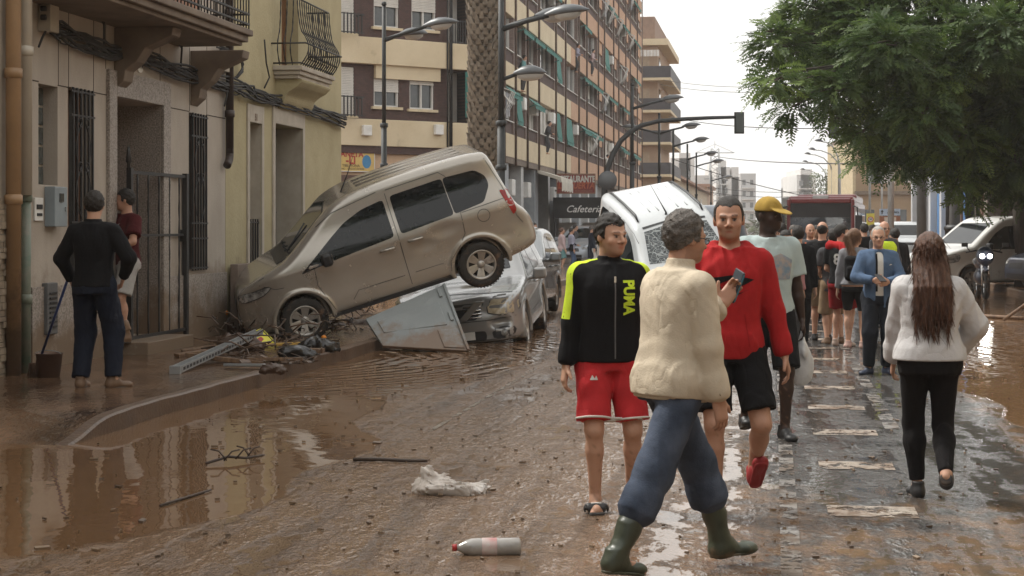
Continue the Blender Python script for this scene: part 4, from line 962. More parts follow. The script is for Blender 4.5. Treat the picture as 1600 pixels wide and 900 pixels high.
# ---------------- right side of the street
VR = 8.5
def WR(px, py, V=VR): return onwall(px, py, V)
def rhouse(name, label, px_near, px_far, h, m, V=VR, depth=9):
    un, uf = WR(px_near, 0, V)[0], WR(px_far, 0, V)[0]
    t = facade_root(name, label, 'house', V, uf, 'right'); L_ = uf-un
    MB().box(0, L_, 0, depth, -.1, h).build('wall', m, t); return t, L_, uf
M_wpl = mat('white_plaster', (.55, .56, .58), (.45, .46, .48), rough=.8, scale=.6, dirt=((.3, .25, .2), .8, .62))
M_tanp = mat('tan_plaster', (.36, .26, .16), (.27, .19, .12), rough=.85, scale=.35, detail=8, dirt=((.16, .11, .07), .5, .60))
t, L_, uf = rhouse('brick_house', 'orange brick house with plaster pilaster behind the white van', 1640, 1535, 7, M_rbrick)
for x in (1.5, L_-11, L_-5): MB().box(x, x+1.0, -.12, -.002, -.1, 7).build('pilaster', M_jamb, t)
for x in (4, 9): wn = MB().box(x, x+1.3, -.06, -.002, 1.2, 4).build('window', M_pane, t); bars(MB(), x, x+1.3, 1.2, 4, -.15, 8, .02).build('grille', M_iron, wn)
MB().box(-.4, L_+.4, -.5, 9.4, 7.002, 7.3).build('cornice', M_jamb, t)
t, L_, uf = rhouse('stone_front_house', 'tan fronted house with dark doors right of the blue shuttered house', 1535, 1492, 7.6, M_tanp)
for x in (1, 5, 9, 13, 17): wn = MB().box(x, x+1.4, -.06, -.002, .1 if x % 4 == 1 else 1.3, 3.2).build('door' if x % 4 == 1 else 'window', M_pane, t)
for x in (3.5, 11.5): MB().box(x, x+.7, -.15, -.002, -.1, 7.6).build('pilaster', mat('dark_brick_pilaster', (.20, .11, .07), rough=.8), t)
t, L_, uf = rhouse('blue_shutter_house', 'white house with tall blue shutters on the right side', 1492, 1458, 8, M_wpl)
for x in (2.5, 9, 15.5):
    for z in (1.0, 4.6): wn = MB().box(x, x+1.6, -.06, -.002, z, z+2.4).build('shutter', mat('blue_shutter', (.10, .25, .52), rough=.5), t)
t, L_, uf = rhouse('white_house', 'tall white house with pilasters beside the grey street pole', 1458, 1432, 10.5, M_wpl)
for x in (1, 7, 13, 19, 25):
    MB().box(x, x+1.0, -.4, -.002, -.1, 10).build('pilaster', M_wpl, t)
    if x < 25: wn = MB().box(x+2.4, x+4, -.06, -.002, .3, 3.4).build('door', M_pane, t); MB().box(x+2.4, x+4, -.06, -.002, 5.4, 8).build('window', M_pane, t)
Yt = 150.; p0, p1 = PX(1337, 262, Yt), PX(1434, 262, Yt)
t = thing('tan_house', 'weathered tan house closing the view behind the direction signs', 'house', (p0.x, Yt, 0)); w = p1.x-p0.x
ztop = 9.2
MB().box(0, w, 0, 12, -.1, ztop).build('wall', M_tanp, t); MB().box(-.2, w+.2, -.4, 12.2, ztop+.002, ztop+.35).build('cornice', M_soffit, t)
MB().box(-.1, w, -.3, -.002, 4.5, 4.8).build('string_course', M_soffit, t); MB().box(-.25, -.002, 0, 12, -.1, ztop).build('sunlit_side', mat('sunlit_tan_plaster', (.55, .46, .30), (.45, .37, .24), rough=.85), t)  # side face gets a paler plaster: sunlight painted into its colour
for px_ in (1387, 1425): x = PX(px_, 0, Yt).x-p0.x; MB().box(x-.6, x+.6, -.08, -.002, 5.5, 7.4).build('window', M_shut, t)
MB().box(1, 2.2, -.08, -.002, 5.5, 7.4).build('window', M_pane, t)
for i in range(4): MB().box(.8+1.4*i, 1.6+1.4*i, -.08, -.002, .2, 3.2).build('door', M_pane, t)

# ---- the same street behind the camera (out of frame): it shades the road and shows in the car windows
def off_house(label, side, V, u, w_, hh_, m_):
    t = facade_root('terraced_house', label, 'house', V, u, side)
    wall_open(0, w_-.05, -.1, hh_, [(1.2, 2.4, .1, 2.6), (w_-3, w_-1.6, 1, 2.6), (1.2, 2.4, 4, 6), (w_-3, w_-1.6, 4, 6)], thick=8).build('wall', m_, t, fix=False)
    MB().box(1.2, 2.4, .2, .24, .1, 2.6).build('door', M_wood, t)
    for x_, z_ in ((w_-3, 1), (1.2, 4), (w_-3, 4)): MB().box(x_, x_+1.4, .2, .24, z_, z_+2).build('window', M_pane, t)
un = WR(1640, 0, VR)[0]-.05
for lb, w_, hh_, m_ in (('white terraced house just outside the right edge', 9, 7.6, M_wpl), ('tall tan terraced house outside the right edge', 10, 9.5, M_tanp), ('low brick terraced house outside the right edge', 8, 6.8, M_rbrick), ('pale stone terraced house outside the right edge', 12, 8.4, M_jamb), ('olive terraced house level with the camera', 9, 10., M_olive), ('wide tan house behind the camera on the right', 12, 8, M_tanp), ('wide white house behind the camera on the right', 14, 9, M_wpl)):
    off_house(lb, 'right', VR, un, w_, hh_, m_); un -= w_
un = u_a-7.6
for lb, w_, hh_, m_ in (('cream house outside the left edge', 9, 9, M_cream), ('granite house level with the camera on the left', 9, 8, M_stone), ('tall salmon house behind the camera on the left', 12, 10, M_pink), ('tan house behind the camera on the left', 14, 8.5, M_tanp)):
    un -= w_; off_house(lb, 'left', V1, un, w_, hh_, m_)
t = thing('added_closing_house', 'unseen wide house added to close the street far behind the camera', 'house', S(12, -48, 0), (0, 0, math.pi-TH)); MB().box(0, 26, 0, 8, -.1, 13).build('wall', M_tanp, t); m = MB(); [m.box(1.5+3*i, 2.9+3*i, -.05, -.003, 1+3*k, 2.8+3*k) for i in range(8) for k in range(4)]; m.build('windows', M_pane, t)  # unseen house added to darken what the car windows reflect
# ---------------- street lamps, signals, poles, wires
M_lamp = mat('lamp_head_grey', (.10, .105, .11), (.07, .075, .08), rough=.4)
M_lens = mat('frosted_lens', (.45, .45, .43), rough=.3)
def lamp_head(m, c, d, L_=.95):
    """tear-shaped head: c = fixing point, d = direction"""
    d = Vector(d).normalized(); up = Vector((0, 0, 1)); sd_ = d.cross(up).normalized(); up = sd_.cross(d)
    Mx = Matrix((( *d, 0), (*sd_, 0), (*up, 0), (0, 0, 0, 1))).transposed(); Mx = Matrix.Translation(c) @ Mx
    st = [(0, .05, .05), (.1, .09, .09), (.25, .17, .15), (.45, .24, .18), (.65, .24, .16), (.82, .17, .11), (.95, .06, .04), (1, .005, .005)]
    vs, fs = [], []; n = 14
    for x, w_, h_ in st:
        for k in range(n):
            a = 2*math.pi*k/n; s_ = math.sin(a); vs.append(Mx @ Vector((x*L_, math.cos(a)*w_, s_*h_ if s_ > 0 else s_*.25*h_)))
    for i in range(len(st)-1):
        for k in range(n): fs.append((i*n+k, i*n+(k+1) % n, (i+1)*n+(k+1) % n, (i+1)*n+k))
    m.add(vs, fs, 0, True)
    l = MB(); l.lathe([(0, -.13), (.10, -.115), (.17, -.06), (.19, .0)], 16, Mx @ Matrix.Translation((L_*.5, 0, -.03)) @ Matrix.Diagonal((1.5, 1, 1, 1))); return l
def street_lamp(label, loc, h, arms, group='tall grey street lamps on the left pavement', low=None, r=.085):
    t = thing('street_lamp', label, 'street lamp', loc, group=group)
    MB().tube([(0, 0, -.1), (0, 0, 1.0)], [r*1.5, r*1.3], 14).tube([(0, 0, 1.), (0, 0, h*.66)], r, 12).tube([(0, 0, h*.66), (0, 0, h+.9)], r*.72, 12).lathe([(0, h+1.02), (.06, h+1.0), (.07, h+.92), (0, h+.88)], 10).build('post', M_post, t)
    c = MB(); [c.lathe([(r+.003, z-.06), (r+.03, z-.05), (r+.03, z+.05), (r+.003, z+.06)], 12) for z in (1.1, h*.66, h*.5)]; c.build('collar', M_post, t)
    for k, (dx, dy, L_, dz) in enumerate(arms):
        a = MB().tube([(0, 0, h), (dx*L_*.5, dy*L_*.5, h+dz*.5+.02), (dx*L_, dy*L_, h+dz)], [.06, .05, .045], 8).build('arm', M_post, t)
        hm_ = MB(); l = lamp_head(hm_, Vector((dx*L_*.92, dy*L_*.92, h+dz)), (dx, dy, .12)); hd = hm_.build('lamp_head', M_lamp, t); l.build('lens', M_lens, hd)
    if low:
        dx, dy, L_, z = low; MB().tube([(0, 0, z-.12), (dx*L_, dy*L_, z)], .04, 8).build('arm', M_post, t); hm_ = MB(); l = lamp_head(hm_, Vector((dx*L_*.8, dy*L_*.8, z)), (dx, dy, .05), .7); hd = hm_.build('lamp_head', M_lamp, t); l.build('lens', M_lens, hd)
    return t
def at_lamp(px, Y): return Vector(((px-800)/F*Y, Y, 0))
dA = Vector((CT, -ST)); 
street_lamp('nearest left lamp post with two heads in front of the brown brick windows', at_lamp(600, 45), 6.5, [(.97, -.1, 1.15, .35), (.75, .65, .55, .18)], r=.075)
street_lamp('double headed lamp post with a small lower lamp beside the palm trunk', at_lamp(783, 36), 5.75, [(.99, -.1, 1.0, .28), (.9, .35, .85, .3)], low=(1, 0, .32, 4.82))
for px_, Y_, py_, lb in ((988, 68, 170, 'lamp post rising beside the traffic signal mast'), (1030, 84, 209, 'lamp post in front of the beige balconies'), (1052, 97, 229, 'second lamp post beyond the beige building'), (1074, 113, 249, 'slim lamp post before the pylon'), (1088, 126, 260, 'short looking lamp post left of the pylon'), (1111, 160, 283, 'farthest lamp post beside the pylon foot')):
    h_ = H+(HY-py_)/F*Y_; street_lamp(lb, at_lamp(px_, Y_), h_, [(.98, -.1, 1.2, .32)] if Y_ != 84 else [(.98, -.1, 1.2, .32), (-.98, .1, 1.0, .25)])
# traffic signals on a mast arm
def signal(name, parent, c, face=1, h=1.0):
    b = MB().box(c[0]-.14, c[0]+.14, c[1]-.1, c[1]+.12, c[2]-h/2, c[2]+h/2).build('signal_housing', mat('signal_green_grey', (.05, .06, .055), rough=.5), parent, bevel=.02)
    for i in range(3): MB().lathe([(.11, 0), (.12, .18), (.10, .18), (.09, 0)], 14, Matrix.Translation((c[0], c[1]+.12, c[2]+(i-1)*h*.31)) @ Matrix.Rotation(R(-90), 4, 'X')).build('visor', M_black, b)
    m = MB(); m.box(c[0]-.19, c[0]+.19, c[1]-.005, c[1]+.01, c[2]-h*.56, c[2]+h*.56); m.build('backboard', M_black, b)
Ym = 66.; pb = at_lamp(944, Ym)
ts = thing('traffic_signal', 'long curved mast arm carrying a traffic signal over the road', 'traffic signal', pb)
arc = [(0, 0, 0), (0, 0, 1.5), (0, 0, 2.6)]+[((px-944)/F*Ym, 0, H+(HY-py)/F*Ym) for px, py in ((945, 285), (950, 262), (958, 240), (970, 220), (985, 206), (1002, 196), (1030, 189), (1070, 186), (1110, 184), (1152, 183))]
MB().tube(arc, [.12]*4+[.11, .11, .10, .10, .09, .085, .08, .07, .06], 12).build('mast_arm', M_post, ts)
signal('s', ts, ((1155-944)/F*Ym, 0, H+(HY-192)/F*Ym), h=.74)
dk = MB().lathe([(0, -.02), (.36, -.02), (.36, .02), (0, .02)], 28, Matrix.Translation((.12, -.16, H+(HY-282)/F*Ym)) @ Matrix.Rotation(R(90), 4, 'X')).build('round_sign_back', mat('sign_back_grey', (.10, .105, .11), rough=.5), ts)
Y2 = 62.; pb2 = at_lamp(1440, Y2)
ts = thing('traffic_signal', 'traffic signal hanging from the mast arm inside the tree crown', 'traffic signal', pb2)
zz = H+(HY-186)/F*Y2; MB().tube([(0, 0, 0), (0, 0, zz-1), (-.3, 0, zz-.3), (-1, 0, zz), ((1303-1440)/F*Y2, 0, zz+.05)], [.12, .11, .1, .09, .06], 10).build('mast_arm', M_post, ts)
signal('s', ts, ((1303-1440)/F*Y2, 0, H+(HY-200)/F*Y2), h=.66)
# curved arm lamps on the right
for px_, py_, Y_ in ((1283, 221, 120), (1270, 234, 140), (1263, 241, 160), (1259, 253, 185), (1255, 265, 215)):
    z = H+(HY-py_)/F*Y_; x0 = (px_-800)/F*Y_; xp = (1311-800)/F*Y_ if Y_ < 130 else x0+2.2
    t = thing('street_lamp', {120: 'curved arm lamp post standing right behind the bus', 140: 'second curved arm lamp behind the bus', 160: 'third curved arm lamp behind the bus', 185: 'fourth curved arm lamp behind the bus', 215: 'last visible curved arm lamp behind the bus'}[Y_], 'street lamp', (xp, Y_, 0), group='curved arm lamps on the right')
    w_ = x0-xp; MB().tube([(0, 0, 0), (0, 0, z-1.6), (w_*.08, 0, z-1.0), (w_*.35, 0, z-.35), (w_*.7, 0, z-.06), (w_, 0, z)], [.1, .08, .06, .05, .045, .04], 8).build('post', mat('pale_post', (.38, .38, .37), rough=.5), t)
    hm_ = MB(); l = lamp_head(hm_, Vector((w_*.9, 0, z)), (-1, 0, .1), .6); hm_.build('lamp_head', M_lamp, t)
def pole(label, px, Y, r, ztop, m, parts=()):
    t = thing('street_pole', label, 'pole', at_lamp(px, Y)); MB().tube([(0, 0, -.1), (0, 0, ztop)], r, 10).build('post', m, t)
    MB().lathe([(r+.02, 0), (r+.06, .02), (r+.06, .12), (r+.02, .25)], 12).build('base', m, t); return t
M_pp = mat('pale_galvanised', (.40, .40, .39), (.32, .32, .31), rough=.5)
pole('pale pole behind the yellow speed sign', 1359, 95, .07, 9, M_pp); pole('galvanised pole before the direction signs', 1392, 64, .12, 8, M_pp)
pole('thin pole right of the tan house windows', 1378, 118, .07, 8, M_pp); pole('thick grey post left of the woman', 1440, 48, .14, 9, mat('mid_grey_post', (.15, .15, .15), rough=.5))
pole('slim dark post under the tree branches', 1482, 60, .10, 7, M_post); pole('dark stout post behind the litter bin', 1516, 50, .14, 6, M_post)
pole('thin post beside the brick pilaster', 1527, 46, .05, 6, M_post)
t = pole('grey column holding a black litter bin', 1492, 50, .16, 6, mat('mid_grey_post', (.2, .2, .2), rough=.5))
b = thing('litter_bin', 'black litter bin strapped to the grey column', 'litter bin', at_lamp(1493, 49.5)); b.location.z = .55
MB().lathe([(.0, 0), (.24, 0), (.28, .15), (.30, 1.0), (.33, 1.02), (.33, 1.1), (.22, 1.16), (0, 1.16)], 20).build('drum', M_black, b); MB().box(-.06, .06, .1, .4, .3, .4).build('strap', M_steel, b)
# speed sign, direction signs
Ys = 94.; t = thing('speed_limit_sign', 'small yellow sign with a thirty speed limit roundel', 'sign', PX(1359, 352, Ys)-Vector((0, .2, 0)))
w_, h_ = .34, .56; MB().box(-w_/2, w_/2, 0, .03, 0, h_).build('board', mat('sign_yellow', (.75, .62, .08), rough=.5), t)
rm = Matrix.Translation((0, -.006, h_*.5)) @ Matrix.Rotation(R(90), 4, 'X'); MB().lathe([(.095, 0), (.135, 0)], 24, rm).build('red_ring', mat('ring_red', (.5, .03, .03), rough=.5), t, fix=False); MB().lathe([(0, 0), (.095, 0)], 24, Matrix.Translation((0, -.004, h_*.5)) @ Matrix.Rotation(R(90), 4, 'X')).build('disc', M_white, t)
text_on('30', .12, ((0, -.01, h_*.5), (1, 0, 0), (0, 0, 1)), bold=.004).build('number', M_black, t)
t.scale = (1.25, 1.25, 1.15)
Ys = 100.; p = PX(1391, 340, Ys); t = thing('direction_sign', 'blue and brown direction signs on one post', 'sign', (p.x, Ys, 0))
MB().tube([(-.1, .06, 0), (-.1, .06, 2.75)], .05).build('post', M_pp, t)
sb = MB().box(-.62, .58, 0, .03, 2.34, 2.72).build('board', mat('pale_blue_board', (.42, .50, .62), rough=.5), t); text_on('Albufera', .2, ((.16, -.01, 2.53), (1, 0, 0), (0, 0, 1)), bold=.004).build('lettering', M_black, sb)
MB().prism([(-.5, 2.42), (-.44, 2.42), (-.44, 2.55), (-.38, 2.55), (-.47, 2.66), (-.56, 2.55), (-.5, 2.55)], 'y', -.012, -.002).build('arrow', M_black, sb)
sb = MB().box(-.62, .58, 0, .03, 1.9, 2.30).build('board', mat('brown_board', (.30, .11, .05), rough=.5), t)
MB().box(-.34, -.06, -.008, -.002, 1.96, 2.24).box(.12, .34, -.008, -.002, 1.96, 2.24).build('pictogram', mat('brown_pale', (.6, .5, .42), rough=.5), sb)
# pylon
Yp = 400.; p = PX(1117, 300, Yp); t = thing('lattice_pylon', 'lattice steel pylon far away in the haze', 'pylon', (p.x, Yp, 0)); zt_ = H+(HY-232)/F*Yp
m = MB()
for sx in (-1, 1):
    for sy in (-1, 1): m.tube([(sx*2., sy*2., 0), (sx*.8, sy*.8, zt_)], .16, 4)
n = 14
for i in range(n):
    f0, f1 = i/n, (i+1)/n; r0, r1 = 2-1.2*f0, 2-1.2*f1
    m.tube([(-r0, -r0, zt_*f0), (r1, -r1, zt_*f1)], .09, 4); m.tube([(r0, -r0, zt_*f0), (-r1, -r1, zt_*f1)], .09, 4)
m.build('lattice', M_steel, t)
m = MB(); m.tube([(-4.5, 0, zt_-1), (4.5, 0, zt_-1)], .14, 4).tube([(-2.5, 0, zt_-7), (3.5, 0, zt_-7)], .12, 4).tube([(0, 0, zt_), (0, 0, zt_+2)], .08, 4).tube([(-4.5, 0, zt_-1), (0, 0, zt_+1)], .07, 4).tube([(4.5, 0, zt_-1), (0, 0, zt_+1)], .07, 4); m.build('crossarm', M_steel, t)
# overhead wires
for pts, Y0, Y1, r_ in (((1035, 122), (1240, 134), 150, 95), ((1035, 132), (1230, 141), 150, 95), ((1040, 186), (1330, 200), 150, 70), ((1110, 243), (1330, 256), 300, 110), ((1053, 250), (1300, 312), 150, 150), ((1110, 293), (1260, 299), 250, 250), ((1090, 300), (1240, 307), 200, 200), ((1040, 44), (1165, 50), 190, 120), ((1110, 234), (1335, 245), 320, 140)) and [(p, q, a, b) for p, q, a, b in (((1035, 122), (1240, 134), 150, 95), ((1035, 132), (1230, 141), 150, 95), ((1040, 186), (1330, 200), 150, 70), ((1110, 243), (1330, 256), 300, 110), ((1053, 250), (1300, 312), 150, 150), ((1110, 293), (1260, 299), 250, 250), ((1090, 300), (1240, 307), 200, 200), ((1040, 44), (1165, 50), 190, 120), ((1110, 234), (1335, 245), 320, 140))]:
    p, q = pts, Y0
def wire(p, q, Ya, Yb, r, sag=.35):
    A, B = PX(p[0], p[1], Ya), PX(q[0], q[1], Yb); m = MB()
    m.tube([A.lerp(B, i/16)-Vector((0, 0, sag*4*(i/16)*(1-i/16))) for i in range(17)], r, 5); return setp(m.build('overhead_wire', M_wire), None, 'wire')
for i, (p, q, a, b, r_, lb) in enumerate((((1032, 124), (1260, 134), 165, 110, .022, 'upper of two thin wires leaving the beige balcony building'), ((1032, 132), (1250, 142), 165, 110, .022, 'lower of two thin wires leaving the beige balcony building'), ((1045, 182), (1330, 200), 150, 75, .025, 'wire running level behind the two traffic signals'), ((1110, 243), (1345, 256), 300, 120, .05, 'thick wire from the pylon to the right houses'), ((1050, 248), (1300, 314), 160, 160, .035, 'long slanting wire crossing the pylon'), ((1110, 293), (1265, 299), 250, 250, .04, 'low wire crossing before the far trees'), ((1090, 297), (1245, 307), 200, 200, .035, 'lowest wire over the far street'))):
    wire(p, q, a, b, r_)['label'] = lb
# right beam and stick of the flooded kerb
# ---------------- vehicles: body by signed distance, glass, lamps, gaps and trim projected on it
def poly_sdf(poly, X, Z):
    P = np.array(poly, np.float32); d = np.full(np.broadcast(X, Z).shape, 1e9, np.float32); ins = np.zeros(d.shape, bool)
    n = len(P)
    for i in range(n):
        a, b = P[i], P[(i+1) % n]; ex, ez = b-a; wx, wz = X-a[0], Z-a[1]; t = np.clip((wx*ex+wz*ez)/(ex*ex+ez*ez+1e-12), 0, 1)
        d = np.minimum(d, (wx-ex*t)**2+(wz-ez*t)**2)
        c = ((a[1] > Z) != (b[1] > Z)) & (X < (b[0]-a[0])*(Z-a[1])/(b[1]-a[1]+1e-12)+a[0]); ins ^= c
    d = np.sqrt(d); return np.where(ins, -d, d)
def car_mesh(sp, cell=.022):
    L_, W_, H_ = sp['L'], sp['W'], sp['H']; zb, tb = sp['belt'], sp['tumble']; k = sp.get('k', .09)
    f = Field((-.03, -W_-.06, .1), (L_+.03, W_+.06, H_+.05), cell)
    prof = smooth_poly(sp['prof'], 3)
    def fn(X, Y, Z):
        p = poly_sdf(prof, X[:, 0, :], Z[0, 0, :][None, :])[:, None, :]
        w = W_-np.maximum(0, Z-zb)*tb-.06*np.maximum(0, (.5-Z)/.5)**2-.012*np.cos(Z*9)
        xe = np.maximum(0, (sp.get('nosex', .8)-X)/sp.get('nosex', .8)); xr = np.maximum(0, (X-(L_-.6))/.6)
        w = w-sp.get('nose', .2)*xe**2.2-sp.get('tail', .1)*xr**2.2
        q = (np.abs(Y)-w)*.97
        h = np.clip(.5-.5*(p-q)/k, 0, 1); d = p+(q-p)*h+k*h*(1-h)
        return d
    f.op((fn, (-.03, -W_-.06, 0), (L_+.03, W_+.06, H_+.05)), 0)
    for wx in sp['wheels']:
        r = sp['arch']; wz = sp['wr']
        for s in (-1, 1):
            f.op(cone((wx, s*(W_-.30), wz), (wx, s*(W_+.012), wz), r+.055, r+.055, flat=2), .03)
        for s in (-1, 1):
            f.op(cone((wx, s*(W_-.26), wz), (wx, s*(W_+.2), wz), r, r, flat=2), .012, 's')
    f.disp(lambda X, Y, Z: np.zeros(1, np.float32)); f.F = np.maximum(f.F, (sp.get('floor', .245)-f.ax[2])[None, None, :])
    for c, r, dp in sp.get('dents', ()):
        f.op(ell(c, r), dp, 's')
    V, Fc = f.mesh(); V = laplace(V, Fc, 1, .35)
    return mesh_np('body', V, Fc)
def wheel(parent, loc, r, w, side=-1, n=6, tyre_m=None, rot=0.):
    """wheel with tyre, dished rim, spokes and hub; outer face towards side*y"""
    e = bpy.data.objects.new('wheel', None); COL.objects.link(e); e.parent = parent; e.location = loc
    if side > 0: e.rotation_euler = (0, 0, math.pi)
    A = Matrix.Rotation(R(90), 4, 'X')        # local z -> -y
    ri = r*.66; h = w/2
    t = MB(); t.lathe([(ri, -h*.85), (ri+.02, -h), (r*.93, -h*.98), (r*.985, -h*.8), (r, -h*.4), (r, h*.4), (r*.985, h*.8), (r*.93, h*.98), (ri+.02, h), (ri, h*.9), (ri-.015, h*.7)], 40, A)
    for i in range(44):
        a = 2*math.pi*i/44; t.box(-.012, .012, -h*.9, h*.9, r-.003, r+.006, M=Matrix.Rotation(a, 4, 'Y'))
    t.build('tyre', tyre_m or M_rubber, e)
    m = MB(); m.lathe([(ri, h*.86), (ri-.012, h*.93), (ri-.03, h*.8), (ri-.04, h*.5), (ri-.045, -h*.6)], 40, A)
    m.lathe([(0, h*.72), (.035, h*.72), (.045, h*.62), (.06, h*.5), (.062, h*.3)], 20, A)
    for i in range(n):
        a = rot+2*math.pi*i/n; M_ = Matrix.Rotation(a, 4, 'Y')
        for s_ in (-1, 1):
            vs = [M_ @ Vector(q) for q in ((s_*.008, -h*.55, .05), (s_*.035, -h*.52, .05), (s_*.06, -h*.80, ri-.03), (s_*.012, -h*.80, ri-.03), (s_*.012, -h*.30, .05), (s_*.030, -h*.28, .05), (s_*.052, -h*.62, ri-.03), (s_*.016, -h*.62, ri-.03))]
            m.add(vs, [(0, 1, 2, 3), (1, 5, 6, 2), (5, 4, 7, 6), (4, 0, 3, 7)], 0, False)
        for s_ in (1,):
            vs = [M_ @ Vector(q) for q in ((-.012, -h*.44, .05), (.012, -h*.44, .05), (.016, -h*.72, ri-.03), (-.016, -h*.72, ri-.03))]; m.add(vs, [(0, 1, 2, 3)], 0)
    m.build('rim', M_alloy, e)
    MB().lathe([(0, h*.0), (ri-.04, h*.0)], 24, A).build('brake_disc', M_black, e, fix=False)
    return e
SIDE = lambda s=-1: ((0, s*3, 0), (1, 0, 0), (0, 0, 1), (0, -s, 0))
FRONT = ((-2, 0, 0), (0, 1, 0), (0, 0, 1), (1, 0, 0)); REAR = ((8, 0, 0), (0, 1, 0), (0, 0, 1), (-1, 0, 0)); TOP = ((0, 0, 5), (1, 0, 0), (0, 1, 0), (0, 0, -1))
def car(name, label, sp, paint, loc, rot, cell=.022, cat='car', detail=True, mirror_win=True, group=None, sides=(-1, 1)):
    t = thing(name, label, cat, loc, rot, group); key = sp.get('key')
    me = car_mesh(sp, cell); me.materials.append(paint); body = link('body', me, t); bv = bvh_of(me)
    for s in sides:
        fr = SIDE(s)
        for k_, pl in enumerate(sp.get('side_win', ())):
            patch(bv, round_poly(pl, .05), fr, .0035, .07).build('side_window', M_glass, body, fix=False)
        for pl, nm, mm in sp.get('side_patch', ()): patch(bv, pl, fr, .005, .05).build(nm, mm, body, fix=False)
        for pl in sp.get('seams', ()): 
            o = strip(bv, pl, .009, fr, .0015)
            if o.v: o.build('door_gap', M_black, body, fix=False)
        for pl, w_ in sp.get('trim', ()): strip(bv, pl, w_, fr, .004).build('trim', M_black, body, fix=False)
        for hx, hz in sp.get('handles', ()):
            h = bv.ray_cast(Vector((hx, s*3, hz)), Vector((0, -s, 0)))
            if h[0]:
                y = h[0].y; MB().tube([(hx-.10, y, hz), (hx-.09, y+s*.035, hz+.003), (hx, y+s*.045, hz+.006), (hx+.09, y+s*.035, hz+.003), (hx+.10, y, hz)], [.012, .017, .017, .016, .012], 8).build('door_handle', paint, body)
        if 'mirror' in sp:
            mx_, mz = sp['mirror']; h = bv.ray_cast(Vector((mx_, s*3, mz)), Vector((0, -s, 0))); y = h[0].y if h[0] else s*W_
            f = Field((mx_-.2, min(y, y+s*.3)-.05, mz-.15), (mx_+.2, max(y, y+s*.3)+.05, mz+.2), .012)
            f.op(rbox((mx_, y+s*.17, mz+.03), (.07, .10, .085), .045)).op(cone((mx_, y, mz-.03), (mx_, y+s*.12, mz-.02), .03, .03), .03)
            V, Fc = f.mesh(); mr = link('wing_mirror', mesh_np('m', V, Fc), body, M_black if sp.get('bm') else paint)
            MB().box(mx_+.072, mx_+.078, y+s*.17-.08, y+s*.17+.08, mz-.035, mz+.095).build('mirror_glass', M_chrome, mr, bevel=.004)
    for pl, nm, mm in sp.get('front', ()): patch(bv, pl, FRONT, .004, .06).build(nm, mm, body, fix=False)
    for pl, nm, mm in sp.get('rear', ()): patch(bv, pl, REAR, .004, .06).build(nm, mm, body, fix=False)
    for pl, nm, mm in sp.get('front', ()):
        if nm in ('headlamp', 'fog_lamp_recess', 'windscreen'): strip(bv, pl, .016, FRONT, .0055, closed=True).build('lamp_seal', M_black, body, fix=False)
    for s in sides:
        for pl, nm, mm in sp.get('side_patch', ()):
            if nm == 'headlamp': strip(bv, pl, .012, SIDE(s), .0065, closed=True).build('lamp_seal', M_black, body, fix=False)
    for pl, w_ in sp.get('front_lines', ()): strip(bv, pl, w_, FRONT, .005).build('front_gap', M_black, body, fix=False)
    for pl, nm, mm in sp.get('top', ()): patch(bv, pl, TOP, .004, .06).build(nm, mm, body, fix=False)
    for wx in sp['wheels']:
        for s in (-1, 1): wheel(t, (wx, s*(sp['W']-.115), sp['wr']), sp['wr'], .2, s, rot=.3)
    return t, body, bv
def place(root, lp, wp, rot):
    """rotate, then move so that local point lp lands on world point wp"""
    from mathutils import Euler
    M_ = rot if isinstance(rot, Matrix) else Euler(rot).to_matrix()
    root.rotation_euler = M_.to_euler(); root.location = Vector(wp)-M_ @ Vector(lp)
def paint(name, c, mudlev=None, rough=.28, metal=.55, mz=None): return mat(name, c, tuple(x*.9 for x in c), rough=rough, scale=1.2, metal=metal, coat=.7, dirt=((.20, .145, .095), 1.7, mudlev or .62), dirt_z=mz, bump=.05, bscale=8, rvar=.0)
M_lampg = mat('headlamp_glass', (.50, .50, .48), (.07, .07, .07), rough=.10, scale=11, spec=.8)
M_red_l = mat('tail_lamp_red', (.35, .018, .014), (.22, .01, .01), rough=.18, scale=8)
M_clear = mat('clear_lamp', (.55, .52, .49), rough=.2)
